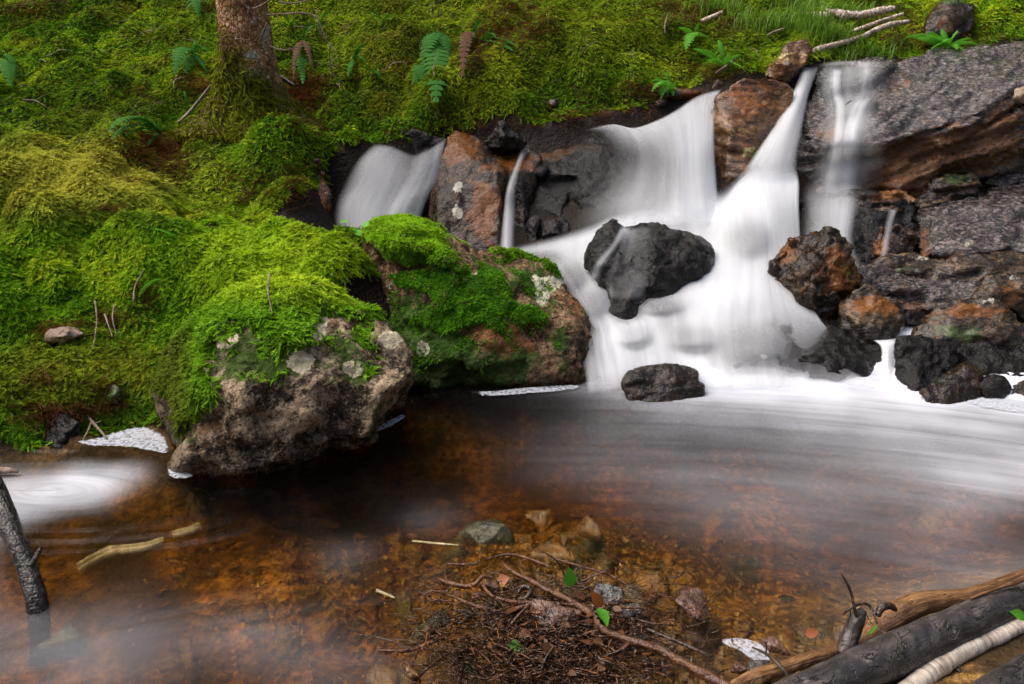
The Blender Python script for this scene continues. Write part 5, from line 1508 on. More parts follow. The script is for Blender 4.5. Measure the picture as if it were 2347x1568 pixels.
c = m.mix(m.math('MULTIPLY', m.step(gn, .65, 1.0), .9), c, m.mix(n2, (.05, .05, .008), (.13, .12, .015)))
b = m.bump(m.step(v, 0, .2), .9, .012)
b = m.bump(n2, .7, .006, b)
M_BARK = m.done(m.bsdf(c, .85, b, .2))

tb = at(584, 256, 4.44)
RAD = .118
tree = empty('spruce_tree', (tb.x, tb.y, tb.z - .0), 'scaly grey brown spruce trunk with a mossy flared foot on the slope', 'tree')
ns, nz = 96, 260
zz = np.concatenate([np.linspace(-.25, 1.2, 200), np.linspace(1.25, 7, 60)])
th = np.linspace(0, 2 * np.pi, ns, endpoint=False)
TH, ZZ = np.meshgrid(th, zz)
r = RAD * (1 - .035 * np.clip(ZZ, 0, 9)) * (1 + .95 * np.exp(-np.clip(ZZ + .06, 0, 9) / .13))
root = np.zeros_like(TH)
for a, w, k in ((-2.55, .55, 1.5), (-.3, .45, 1.2), (.9, .5, .5), (-1.35, .35, .6), (2.2, .5, .6)):
    dth = np.angle(np.exp(1j * (TH - a)))
    root += k * np.exp(-(dth / w) ** 2) * np.exp(-np.clip(ZZ + .06, 0, 9) / .13)
r = r + RAD * root
leanx = .004 * np.clip(ZZ, 0, 2)
X, Yy = np.cos(TH) * r, np.sin(TH) * r
T3 = np.stack([X.ravel(), Yy.ravel(), ZZ.ravel()], 1)
f1, f2, cid = worley(T3 * np.array([46, 46, 32]) + 4, 3)
d = (sstep(0, .22, f2 - f1) - .5) * .003 + (cid - .5) * .004 + fbm(T3 * 9, 3, 4) * .012
rr = np.column_stack([np.cos(TH).ravel(), np.sin(TH).ravel(), np.zeros(TH.size)])
T3 = T3 + rr * d[:, None]
T3[:, 0] += leanx.ravel()
ii = (np.arange(len(zz) - 1)[:, None] * ns + np.arange(ns)[None])
jj = (np.arange(len(zz) - 1)[:, None] * ns + (np.arange(ns)[None] + 1) % ns)
FQ = np.stack([ii, jj, jj + ns, ii + ns], -1).reshape(-1, 4)
wp = T3 + np.array(tuple(tree.location))
tx, ty = proj(wp)
li = np.zeros(len(T3))
for x, y, rx, ry, a in ((578, 127, 16, 15, 1.1), (575, 170, 24, 16, 1.0), (605, 90, 14, 30, .7), (556, 180, 12, 14, .7), (590, 30, 40, 30, .25), (612, 70, 12, 20, .6), (570, 60, 20, 20, .3)):
    li += a * np.exp(-(((tx - x) / rx) ** 2 + ((ty - y) / ry) ** 2) ** 1.5)
gr = sstep(.36, .05, ZZ.ravel()) * .6 + .5 * sstep(.55, .1, ZZ.ravel()) * (np.cos(TH.ravel() + 2.6) > .4)
trunk = link('trunk', mesh_np('trunk', T3, FQ, True, {'lichen': li, 'green': gr}), M_BARK, tree)
# moss sleeve round the foot
u = rng.random((int(9000 * MS), 2))
zi = .5 * u[:, 1] ** 1.6 - .08
ti = (u[:, 0] * 2 - 1) * np.pi
keep = rng.random(len(ti)) < np.clip(1.0 - zi / (.27 + .22 * np.cos(ti + 2.7)) + .25 * perlin(np.column_stack([ti * 2, zi * 9, zi * 0]), 5), 0, 1)
ti, zi = ti[keep], zi[keep]
k1 = np.clip(np.searchsorted(zz, zi), 0, len(zz) - 1)
k2_ = (np.round((ti % (2 * np.pi)) / (2 * np.pi) * ns).astype(int)) % ns
Pm = T3[k1 * ns + k2_] + rng.normal(size=(len(ti), 3)) * .004
Nm = norm(np.column_stack([np.cos(ti), np.sin(ti), np.full(len(ti), .25)]))
cm = (OLI * .75 + (YEL * .8 - OLI * .75) * rng.random(len(ti))[:, None] ** 2 * np.clip(.6 + .6 * np.cos(ti + 2.8), 0.1, 1)[:, None]) * (.5 + .7 * rng.random(len(ti)))[:, None]
sl = link('moss_sleeve', moss_mesh('moss_sleeve', [fronds(Pm, Nm, .022 * (.6 + .8 * rng.random(len(ti))), cm, rng, droop=1.2, lean=.4)]), M_MOSS, tree)
sl['kind'] = 'stuff'
M_TWIG = bark_mat('twig_grey', (.06, .04, .028), (.19, .13, .09), (.40, .30, .22), along=(1, 1, 1))
M_TWIGD = bark_mat('twig_dark', (.012, .008, .006), (.045, .028, .018), (.12, .07, .04), along=(1, 1, 1), wet=True)


def line3(pts):
    return [at(*p) for p in pts]


def dead_branch(pts, r0, r1, subs=()):
    mb = MB()
    P = [p - tree.location for p in line3(pts)]
    mb.tube(P, np.linspace(r0, r1, len(P)), sides=6, rough=.25, rs=60)
    for s, a, b in subs:
        Q = [p - tree.location for p in line3(s)]
        mb.tube(Q, np.linspace(a, b, len(Q)), sides=5, rough=.25, rs=60)
    mb.build('dead_branch', M_TWIG, tree)


dead_branch([(612, 34, 4.36), (640, 33, 4.30), (690, 30, 4.25), (724, 38, 4.22), (736, 62, 4.2), (752, 98, 4.18), (770, 117, 4.16)], .0055, .0018,
            [([(756, 100, 4.18), (756, 130, 4.18), (762, 165, 4.2), (776, 190, 4.2)], .003, .001), ([(724, 38, 4.22), (726, 60, 4.2), (758, 108, 4.2)], .002, .001)])
dead_branch([(612, 100, 4.35), (628, 110, 4.30), (655, 115, 4.26), (680, 108, 4.25), (712, 107, 4.25)], .005, .0015)
dead_branch([(562, 12, 4.34), (578, 20, 4.28), (600, 12, 4.26), (622, -2, 4.2), (650, -14, 4.2)], .006, .003, [([(578, 20, 4.28), (560, 10, 4.22)], .004, .002)])
dead_branch([(640, 5, 4.33), (670, 8, 4.28), (700, 2, 4.25), (730, -6, 4.2)], .005, .002)
dead_branch([(598, 92, 4.34), (604, 72, 4.30), (612, 52, 4.29)], .008, .003)
dead_branch([(540, 70, 4.36), (524, 76, 4.33), (508, 95, 4.32), (505, 112, 4.3), (516, 150, 4.3), (530, 190, 4.3)], .0035, .001)
dead_branch([(550, 75, 4.35), (540, 88, 4.28), (556, 90, 4.27), (575, 92, 4.27)], .004, .0015)

# ------------------------------------------------------------------ ferns
M_FERN = leaf_mat('fern_green', (.032, .15, .012), .45, .8, .3)
M_FERNL = leaf_mat('fern_light', (.10, .34, .025), .3, .7, .4)
M_FERND = leaf_mat('fern_dead', (.10, .045, .025), .4, .8, .2)


def frond_mb(base, tip, lift, wid, pin=16, side=None):
    """one pinnate frond arching from base to tip"""
    base, tip = np.array(tuple(base)), np.array(tuple(tip))
    L = np.linalg.norm(tip - base)
    mid = (base + tip) / 2 + np.array([0, -.15 * lift * L, lift * L])
    n = pin * 2 + 1
    t = np.linspace(0, 1, n)[:, None]
    C = base * (1 - t) ** 2 + 2 * mid * t * (1 - t) + tip * t ** 2
    T = norm(np.gradient(C, axis=0))
    S = np.cross(T, np.array([0, .55, .85]) if side is None else side)
    S = norm(S)
    U = np.cross(S, T)
    mb = MB()
    rr_ = .012 * L + .0004
    q, V = [], []
    for i in range(n):
        V += [C[i] - S[i] * rr_ * (1 - t[i] * .8), C[i] + S[i] * rr_ * (1 - t[i] * .8)]
    for i in range(n - 1):
        q.append((2 * i, 2 * i + 1, 2 * i + 3, 2 * i + 2))
    mb.add(np.array(V), q)
    for i in range(pin):
        k = 2 + i * 2 - (1 if i else 0)
        tt = float(t[min(k, n - 1), 0])
        if tt < .12: continue
        w = wid * L * math.sin(math.pi * min(1, max(.0, (tt * .93 + .04))) ** .75) ** .8 * (.9 + .2 * random.random())
        g = L / pin * .44
        for s in (-1, 1):
            c = C[min(k, n - 1)]
            a, b = c - T[k if k < n else -1] * g, c + T[k if k < n else -1] * g
            kk = min(k, n - 1)
            tipp = c + S[kk] * s * w + T[kk] * w * .30 - U[kk] * w * .22
            m1 = c + S[kk] * s * w * .6 + T[kk] * (w * .12 + g * .9) - U[kk] * w * .06
            m2 = c + S[kk] * s * w * .6 + T[kk] * (w * .12 - g * .9) - U[kk] * w * .06
            mb.add(np.array([a, m2, tipp, m1, b]), None, [(0, 1, 4), (1, 3, 4), (1, 2, 3)])
    return mb


def fern(label, base, fr, mat=None, wid=.11, group='ferns on the mossy slope', dead=()):
    B = (at(*base) if len(base) == 3 else ground_at(*base)) + Vector((0, 0, .02))
    e = empty('fern', B, label, 'fern', group)
    fr = list(fr)
    if mat is None or len(fr) > 4:
        bx, by = proj(np.array([tuple(B)]))
        for _ in range(3):
            fr.append((bx[0] + random.uniform(-34, 34), by[0] + random.uniform(-30, 18), random.uniform(-.06, .03), random.uniform(.3, .5)))
    for i, f in enumerate(fr + list(dead)):
        px, py, dy, lift = f[:4]
        w = f[4] if len(f) > 4 else wid
        T = at(px, py, min(B.y + dy, ground_at(px, py).y - .05 - .1 * lift))
        b0 = Vector((0, 0, -.01))
        frond_mb(b0, (T - B) * 1.18, lift * .8, w * (.85 if i < len(fr) else .8)).build('frond', (mat or M_FERN) if i < len(fr) else M_FERND, e)
    return e


fern('largest blue green fern left of the trunk foot, fronds arching over the needle litter', (366, 306), [(268, 302, -.06, .42), (273, 315, -.09, .30), (300, 310, -.10, .22), (337, 333, -.10, .05), (412, 306, -.05, .45), (290, 296, .02, .45)])
fern('blue green fern tucked against the left flank of the spruce trunk', (438, 268), [(402, 240, .05, .35), (459, 218, .05, .10, .2), (386, 279, -.06, .3), (424, 215, .08, .3), (470, 235, 0, .2)])
fern('fern with curling fronds on the moss upslope of the trunk on its left side', (443, 128), [(414, 98, .05, .40), (382, 117, -.02, .35), (408, 162, -.10, .35), (482, 136, -.05, .5), (430, 160, -.1, .1), (470, 160, -.08, .2), (447, 95, .06, .3), (484, 118, .03, .4)])
fern('small fern with two hanging fronds at the left edge of the hillside', (20, 145), [(40, 170, -.06, .5), (24, 188, -.08, .2), (16, 140, .03, .3)])
fern('tall hanging dark green fern in the middle of the hillside', (1006, 84), [(974, 137, -.10, .35, .18), (1005, 128, -.12, .3, .18), (1026, 118, -.10, .3, .18), (1000, 207, -.10, .08, .11), (990, 100, -.02, .3)])
fern('tiny three fronded fern just left of the tall hanging fern', (962, 158), [(948, 188, -.05, .3, .2), (957, 188, -.06, .3, .2), (971, 189, -.05, .35, .2), (984, 172, -.02, .4, .15)])
fern('blue green fern right of the tall hanging fern with a brown dead frond', (1080, 88), [(1037, 74, .04, .35), (1088, 92, -.06, .5), (1100, 74, .05, .3), (1077, 104, -.1, .3)], dead=[(1062, 160, -.1, .3, .07)])
fern('pale narrow fern lying flat on the moss right of the dead brown frond', (1112, 100), [(1172, 104, -.02, .15), (1165, 112, -.05, .1)])
fern('sparse grassy fern in the moss between trunk and hanging fern', (812, 140), [(790, 110, .05, .3, .08), (800, 168, -.06, .2, .12), (838, 150, -.02, .4, .1), (825, 118, .05, .3, .08)])
fern('dark hanging fern right of the trunk beside brown withered fronds', (694, 102), [(694, 176, -.08, .05, .09), (722, 92, .0, .2, .1)], dead=[(676, 168, -.06, .3, .06), (716, 160, -.06, .35, .06)])
fern('blue green fern peeping out just right of the trunk at its upper part', (665, 66), [(636, 66, -.03, .5, .2), (684, 62, 0, .3)])
fern('small fern under the hanging dead branch right of the trunk', (728, 68), [(706, 80, -.04, .5), (757, 72, -.03, .5), (716, 62, .04, .3)])
fern('little bent fern in the moss left of the tiny three fronded fern', (856, 172), [(872, 180, -.05, .5, .15), (850, 162, .03, .3, .12), (840, 176, -.04, .2, .12)])
fern('spidery dark fern at the top edge left of the trunk', (452, 8), [(430, 28, -.04, .4), (454, 32, -.06, .3), (480, 16, -.02, .4), (470, -6, .05, .3), (440, -4, .05, .3)])
fern('fern with one long flat frond near the top of the slope in the middle', (880, 52), [(935, 44, .02, .1), (868, 58, -.03, .3)])
fern('fresh bright fern on the lip of the bank above the brown ledge rock', (1534, 214), [(1494, 190, -.04, .4), (1507, 180, .03, .3), (1530, 168, .06, .15), (1552, 186, .03, .3), (1548, 206, -.08, .5), (1518, 222, -.1, .5), (1500, 210, -.06, .5)], M_FERNL, .2)
fern('pale feathery fern rising from the grass above the brown ledge rock', (1660, 160), [(1600, 118, .0, .3), (1625, 140, -.06, .3), (1650, 100, .1, .2), (1706, 168, -.1, .45), (1690, 128, .05, .3)], M_FERNL, .2)
fern('pale fern among the grass near the top above the tilted rock', (1590, 90), [(1560, 66, .05, .3), (1600, 56, .05, .2), (1626, 92, -.02, .4), (1575, 108, -.08, .4)], M_FERNL, .2)
fern('lush light green fern on top of the huge slab by the brown rock', at(2168, 118, 4.86) and (2168, 116, 4.86),
     [(2112, 92, -.05, .35), (2130, 78, .02, .3), (2160, 72, .08, .25), (2190, 76, .06, .3), (2216, 92, .0, .35), (2232, 104, -.08, .4), (2140, 112, -.12, .35), (2190, 112, -.14, .4), (2165, 98, -.12, .45), (2205, 118, -.12, .4), (2090, 88, .02, .35)], M_FERNL, .22)
fern('single pale green frond uncurling from the moss above the tan stone', (318, 690), [(362, 645, .02, .38, .09)], M_FERNL, .09, 'single fronds in the bank moss')
fern('single pale green frond lying on top of the bank moss', (410, 556), [(352, 528, .03, .3, .1)], M_FERNL, .1, 'single fronds in the bank moss')

# seedling with round leaves on the ridge before the left fall
M_LEAF = leaf_mat('leaf_green', (.14, .46, .03), .2, .4, .4)


def leaf_blade(mb, base, tip, wid, up=(0, 0, 1), fold=.15, n=7, teeth=0.):
    base, tip = np.array(tuple(base)), np.array(tuple(tip))
    D = tip - base
    S = norm(np.cross(D, np.array(up)))
    U = norm(np.cross(S, D))
    L = np.linalg.norm(D)
    V, Q = [], []
    for i in range(n):
        t = i / (n - 1)
        w = wid * L * math.sin(math.pi * t ** .8) * (1 + (teeth if i % 2 else -teeth))
        c = base + D * t - U * (L * .12 * t * t)
        V += [c - S * w + U * w * fold, c, c + S * w + U * w * fold]
    for i in range(n - 1):
        Q += [(3 * i, 3 * i + 1, 3 * i + 4, 3 * i + 3), (3 * i + 1, 3 * i + 2, 3 * i + 5, 3 * i + 4)]
    mb.add(np.array(V), Q)


sb = at(806, 552, 3.02)
seed = empty('seedling', sb, 'small bright green seedling on the mossy ridge before the left fall', 'seedling')
st = MB()
for tips in [[(806, 552, 3.02), (798, 525, 3.0), (786, 508, 2.99)], [(806, 552, 3.02), (815, 528, 3.0), (832, 515, 2.98)], [(806, 552, 3.02), (790, 541, 3.0), (770, 545, 2.98)], [(806, 552, 3.02), (808, 540, 2.98), (818, 530, 2.96)]]:
    st.tube([p - sb for p in line3(tips)], [.0016, .0013, .001], sides=5)
st.build('stem', M_TWIGD, seed)
for a, b, w in [((797, 506, 2.99), (779, 509, 2.98), .28), ((828, 517, 2.98), (850, 512, 2.96), .26), ((816, 528, 2.96), (828, 540, 2.94), .45), ((800, 548, 2.98), (786, 551, 2.96), .3), ((818, 528, 2.96), (806, 524, 2.95), .4)]:
    lb = MB()
    leaf_blade(lb, at(*a) - sb, at(*b) - sb, w, up=(0, -.5, .8))
    lb.build('leaf', M_LEAF, seed)

# ------------------------------------------------------------------ grass by the head of the falls
M_GRASS = leaf_mat('grass_green', (.16, .30, .03), .4, .5, .45)
gv, gt, gb = [], [], 0
for cx, cy, n, h in [(1850, 70, 260, .16), (1900, 100, 160, .12), (1780, 70, 160, .12), (1950, 45, 140, .12), (1720, 60, 120, .10), (1990, 128, 90, .08), (1650, 30, 120, .12), (1830, 20, 120, .12), (2050, 112, 70, .07), (1940, 130, 120, .07)]:
    for _ in range(n):
        g = ground_at(cx + random.gauss(0, 32), cy + random.gauss(0, 10), 3.6)
        hh = h * random.uniform(.5, 1.2)
        a = random.uniform(0, 6.28)
        d = np.array([math.cos(a), math.sin(a), 0])
        s = np.array([-d[1], d[0], 0]) * .0022
        p0 = np.array(tuple(g))
        p1 = p0 + np.array([0, 0, hh * .6]) + d * hh * .15
        p2 = p0 + np.array([0, 0, hh * .85]) + d * hh * .55
        gv += [p0 - s, p0 + s, p1 - s, p1 + s, p2]
        gt += [(gb, gb + 1, gb + 3), (gb, gb + 3, gb + 2), (gb + 2, gb + 3, gb + 4)]
        gb += 5
tag(link('grass', mesh_np('grass', np.array(gv), np.array(gt)), M_GRASS), 'thin bright grass above the head of the falls', 'grass', kind='stuff')

# ------------------------------------------------------------------ birch sticks at the head of the stream
m = NT('birch_bark')
p = m.n('ShaderNodeTexCoord').outputs['Object']
n1 = m.noise(m.mapping(p, (6, 6, 6)), 6, 4, .6)
n2 = m.noise(m.mapping(p, (34, 9, 30), (0, .0, 0)), 3, 4, .7, .6)
n3 = m.noise(p, 9, 4, .7)
c = m.ramp(n2, [(.30, (.03, .018, .012)), (.45, (.26, .17, .11)), (.55, (.62, .55, .45)), (.72, (.80, .77, .70))])
c = m.mix(m.step(n3, .54, .66), c, (.035, .018, .010))
c = m.mix(m.math('MULTIPLY', m.step(n1, .5, .62), .6), c, (.30, .16, .085))
b = m.bump(n2, .6, .006)
b = m.bump(n3, .4, .01, b)
M_BIRCH = m.done(m.bsdf(c, m.step(n1, .3, .6, .25, .55), b))


def stick(name, label, cat, pts, rad, mat, sides=8, rough=.2, rs=40, subs=(), group=None, seed=0):
    P = [p if isinstance(p, Vector) else at(*p) for p in pts]
    o = P[0]
    mb = MB()
    mb.tube(P, rad, sides=sides, rough=rough, rs=rs, seed=seed)
    for sp, sr in subs:
        mb.tube([p if isinstance(p, Vector) else at(*p) for p in sp], sr, sides=6, rough=rough, rs=rs)
    return tag(mb.build(name, mat, None, True, o), label, cat, group)


stick('birch_stick', 'thick pale birch stick with a dark break lying across the grass at top', 'stick', [(1835, 33, 5.3), (1880, 36, 5.25), (1925, 34, 5.22), (1970, 36, 5.2), (2015, 26, 5.2), (2050, 20, 5.2)], [.014, .022, .026, .025, .024, .018], M_BIRCH, subs=[([(1893, 24, 5.24), (1930, 34, 5.18), (1940, 42, 5.18)], [.012, .03, .02])])
stick('birch_stick', 'thin pale stick sloping above the ringed brown stick at upper right', 'stick', [(1945, 76, 5.0), (1980, 63, 5.03), (2010, 52, 5.06), (2070, 32, 5.1)], [.010, .012, .012, .010], M_BIRCH)
stick('birch_stick', 'brown ringed stick sloping down towards the tilted rock above the chute', 'stick', [(1858, 120, 4.75), (1880, 112, 4.8), (1925, 100, 4.88), (1975, 85, 4.95), (2030, 60, 5.0), (2082, 50, 5.05)], [.016, .018, .016, .016, .017, .013], M_BIRCH)
stick('broken_stick', 'short pale broken stick in the moss above the pale fern', 'stick', [(1608, 50, 5.15), (1630, 40, 5.15), (1655, 28, 5.17)], [.016, .014, .010], M_BIRCH)
stick('twig', 'thin grey twig lying in the moss left of the tilted rock', 'twig', [(1640, 168, 4.62), (1660, 155, 4.64), (1685, 135, 4.66)], [.006, .008, .006], M_TWIG)
stick('twig', 'short grey twig in the grass right of the broken stick', 'twig', [(1758, 82, 4.98), (1775, 73, 4.98), (1796, 66, 5.0)], [.006, .007, .005], M_TWIG)
stick('twig', 'white bent twig standing in the moss near the top right of the slope', 'twig', [(1525, 78, 4.95), (1524, 58, 4.98), (1530, 34, 5.05)], [.005, .004, .003], M_TWIG)
stick('leaning_stick', 'long thin stick leaning on the moss against the left of the trunk foot', 'stick', [(408, 282, 4.2), (440, 250, 4.3), (470, 212, 4.36), (490, 188, 4.38)], [.006, .007, .006, .005], M_TWIG)
stick('leaning_stick', 'short dark twig standing upright beside the trunk moss', 'stick', [(494, 192, 4.36), (496, 175, 4.37), (498, 158, 4.38)], [.005, .004, .003], M_TWIGD)
stick('dead_branch', 'black rotting branch stub in the needle litter right of the trunk', 'branch', [(640, 175, 4.55), (656, 185, 4.5), (676, 197, 4.46)], [.014, .012, .008], M_TWIGD)

# loose needles and bits of twig over the slope
M_NEEDLE = leaf_mat('needle_brown', (.27, .125, .05), .5, .8, .1)
nv, nt_, nb_ = [], [], 0
for x, y, rx, ry, a in BARE:
    for _ in range(int(rx * ry * a * (.34 if a > .85 else .17)) + 14):
        g = ground_at(x + random.gauss(0, rx * .62), y + random.gauss(0, ry * .62), 1.9)
        if not (g.z > .02): continue
        L = random.uniform(.02, .07) * (1.6 if random.random() < .12 else 1)
        r0 = random.uniform(.0009, .002)
        az = random.uniform(0, math.pi)
        d = np.array([math.cos(az), math.sin(az) * .8, random.uniform(-.3, .35)]) * L / 2
        s = np.array([0, -r0, r0 * .7])
        c = np.array(tuple(g)) + np.array([0, -.006, random.uniform(.006, .03)])
        k = np.array([0, 0, random.uniform(0, .15) * L])
        nv += [c - d - s, c - d + s, c + k - s, c + k + s, c + d - s, c + d + s]
        nt_ += [(nb_, nb_ + 1, nb_ + 3, nb_ + 2), (nb_ + 2, nb_ + 3, nb_ + 5, nb_ + 4)]
        nb_ += 6
for _ in range(2600):
    x, y = random.uniform(0, 2000), abs(random.gauss(0, 1)) * 160
    g = ground_at(x, y, 1.9)
    L = random.uniform(.02, .08)
    r0 = random.uniform(.0006, .0013)
    az = random.uniform(0, math.pi)
    d = np.array([math.cos(az), math.sin(az) * .6, random.uniform(-.4, .5)]) * L / 2
    s = np.array([0, -r0, r0 * .7])
    c = np.array(tuple(g)) + np.array([0, -.012, random.uniform(.015, .035)])
    k = np.array([0, 0, random.uniform(0, .2) * L])
    nv += [c - d - s, c - d + s, c + k - s, c + k + s, c + d - s, c + d + s]
    nt_ += [(nb_, nb_ + 1, nb_ + 3, nb_ + 2), (nb_ + 2, nb_ + 3, nb_ + 5, nb_ + 4)]
    nb_ += 6
tag(link('needle_litter', mesh_np('needle_litter', np.array(nv), np.array(nt_)), M_NEEDLE), 'fallen orange brown needles and bits of twig over the mossy slope', 'needles', kind='stuff')

# countable grey twigs strewn on the slope: one kind, copied
tw0 = None
for i in range(26):
    x, y = random.uniform(20, 1750), random.uniform(5, 240)
    if x > 1000 and y > 200: y = 150
    g = ground_at(x, y, 1.9)
    if tw0 is None:
        mb = MB()
        mb.tube([(0, 0, 0), (.05, .01, .02), (.1, -.005, .025), (.16, .01, .015)], [.0028, .0024, .002, .001], sides=5, rough=.3, rs=80)
        mb.tube([(.06, .01, .02), (.09, .0, .05), (.11, .01, .07)], [.0016, .0012, .0006], sides=4)
        tw0 = tag(mb.build('fallen_twig', M_TWIG, None, True, (0, 0, 0)), 'thin grey fallen twig lying on the moss of the slope', 'twig', 'fallen twigs on the mossy slope')
        o = tw0
    else:
        o = tw0.copy()
        COL.objects.link(o)
    o.location = g + Vector((0, -.01, .022))
    o.rotation_euler = (random.uniform(-.5, .5), random.uniform(-.6, .4), random.uniform(0, 6.28))
    s = random.uniform(.6, 1.5)
    o.scale = (s, s, s)
# ------------------------------------------------------------------ logs at the near right shore
M_LOGD = grain_mat('log_dark_bark', (.010, .008, .008), (.040, .032, .030), (.12, .095, .082), rough=.42, ring=(7, 22), bump=.8)
M_LOGO = grain_mat('log_orange_wood', (.04, .014, .005), (.17, .075, .022), (.42, .23, .085), rough=.5, ring=(5, 90), bump=1.2, patch=(.20, .065, .028))
M_LOGB = grain_mat('birch_bark_log', (.10, .07, .05), (.50, .42, .34), (.80, .76, .70), rough=.35, ring=(95, 9), crack=.5, bump=.35, patch=(.10, .05, .028))
M_BRWET = bark_mat('branch_wet_red', (.022, .008, .004), (.085, .032, .012), (.21, .095, .038), along=(1, 1, 1), wet=True, bump=1.3)


def log(name, label, pts, rad, mat, seed, sides=28, rough=.12, rs=14, extra=None, seg=None, grooves=()):
    P = [atz(*p) for p in pts]
    V, F, T = tube_np(P, rad, sides=sides, seg=seg or 90, rough=rough, rs=rs, seed=seed)
    Vd = V.copy()
    n2_ = fbm(V * np.array([30, 30, 60]) + seed, 3, seed) * .002
    C = catmull(np.array([tuple(p) for p in P]), seg or 90)
    cc = np.vstack([np.repeat(C, sides, 0), C[:1], C[-1:]])
    Vd = V + norm(V - cc) * n2_[:, None]
    px, py = proj(Vd)
    for x, y, rx, ry, a in grooves:
        Vd -= norm(V - cc) * (a * np.exp(-(((px - x) / rx) ** 2 + ((py - y) / ry) ** 2) ** 2))[:, None]
    o = P[0]
    sg = seg or 90
    du = np.tile(np.arange(sides) / sides, sg)
    dl = np.repeat(np.concatenate([[0], np.cumsum(np.linalg.norm(np.diff(C, axis=0), axis=1))]), sides)
    fl = np.stack([np.cos(du * 2 * np.pi) * rad[1], dl, np.sin(du * 2 * np.pi) * rad[1]], 1)
    fl = np.vstack([fl, fl[:1], fl[-1:]])
    me = mesh_np(name, Vd - np.array(tuple(o)), [F, T], True, {'flow': fl})
    return tag(link(name, me, mat, None, o), label, 'log')


log('log', 'thick charcoal grey log with cracked bark reaching in from the lower right', [(1700, 1640, .045), (1800, 1612, .05), (1930, 1556, .055), (2050, 1500, .06), (2200, 1433, .065), (2347, 1368, .07), (2520, 1296, .08), (2700, 1225, .09)],
    [.034, .039, .041, .041, .037, .033, .031, .03], M_LOGD, 3, sides=40, rough=.10, rs=11, seg=160,
    grooves=[(2085, 1480, 10, 26, .004), (2110, 1470, 9, 24, .004), (2135, 1450, 9, 22, .004), (1840, 1562, 14, 9, .008), (1976, 1510, 12, 8, .006), (2230, 1400, 10, 7, .006)])
bl = log('birch_log', 'pale silvery birch log lying just in front of the thick charcoal log', [(2040, 1610, .03), (2110, 1556, .035), (2180, 1508, .04), (2260, 1468, .045), (2347, 1430, .05), (2480, 1375, .055), (2620, 1320, .06)], [.016, .0185, .019, .0175, .0165, .016, .016], M_LOGB, 5, sides=28, rough=.16, rs=26, seg=120)
log('log', 'grey brown log cut off by the bottom right corner', [(2180, 1640, .03), (2270, 1590, .035), (2347, 1548, .04), (2450, 1490, .045), (2560, 1430, .05)], [.028, .032, .033, .032, .031], M_LOGD, 7, sides=28, rough=.12)
log('log', 'bent orange brown log with peeling bark behind the charcoal log', [(1960, 1500, .01), (1995, 1455, .02), (2035, 1420, .035), (2080, 1393, .045), (2140, 1378, .05), (2220, 1368, .05), (2300, 1340, .055), (2400, 1300, .06)], [.02, .024, .026, .026, .0225, .019, .017, .016], M_LOGO, 9, sides=28, rough=.22, rs=20)
log('split_wood', 'flat strip of rotten orange wood along the lower edge of the charcoal log', [(1660, 1600, .012), (1700, 1566, .02), (1760, 1545, .025), (1830, 1520, .028), (1890, 1498, .03), (1945, 1478, .03)], [.010, .015, .016, .014, .013, .008], M_LOGO, 11, sides=18, rough=.45, rs=28)
log('log_stub', 'short smooth grey stub of branch standing up behind the charcoal log', [(1935, 1500, .03), (1950, 1455, .06), (1965, 1420, .085), (1978, 1398, .10)], [.019, .018, .016, .009], M_LOGD, 13, sides=24, rough=.06, seg=50)
log('bark_strip', 'thin pale strip of split wood along the top of the charcoal log at right', [(2225, 1372, .10), (2290, 1348, .11), (2347, 1328, .118), (2450, 1290, .12)], [.003, .004, .004, .003], M_LOGO, 15, sides=8, rough=.2)


def zline(pts):
    return [atz(*p) for p in pts]


stick('twig', 'dark forked twig standing up above the grey stub', 'twig', zline([(1965, 1420, .09), (1957, 1388, .12), (1951, 1360, .14), (1940, 1335, .165), (1926, 1312, .18)]), [.004, .0035, .003, .0025, .0014], M_TWIGD,
      subs=[(zline([(1957, 1388, .12), (1985, 1384, .11), (2000, 1400, .10), (2010, 1430, .09)]), [.0035, .003, .003, .002]), (zline([(1957, 1388, .12), (1942, 1400, .11), (1933, 1407, .10)]), [.003, .0025, .002]), (zline([(1948, 1396, .115), (1950, 1412, .10)]), [.002, .001])])
stick('twig', 'black knobbly twig lying on the orange log', 'twig', zline([(2012, 1412, .09), (2022, 1392, .10), (2040, 1388, .10), (2054, 1398, .09)]), [.006, .008, .007, .004], M_TWIGD, rough=.5)
stick('twig', 'dark twig crossing the strip of rotten orange wood', 'twig', zline([(1725, 1484, .03), (1755, 1498, .05), (1780, 1518, .06), (1808, 1550, .05)]), [.002, .003, .0035, .004], M_TWIGD, rough=.4, subs=[(zline([(1755, 1498, .05), (1757, 1480, .07), (1752, 1470, .08)]), [.002, .0015, .001])])
stick('dry_sprig', 'little dry yellow brown sprig caught on the orange log', 'sprig', zline([(1992, 1432, .09), (1996, 1410, .10), (2000, 1385, .12)]), [.0014, .0012, .0006], M_TWIG,
      subs=[(zline([(1992, 1420, .09), (1984, 1405, .11)]), [.001, .0005]), (zline([(1994, 1412, .1), (2008, 1402, .11)]), [.001, .0005]), (zline([(1994, 1425, .09), (2015, 1445, .08), (2060, 1460, .07)]), [.0014, .001, .0006])])

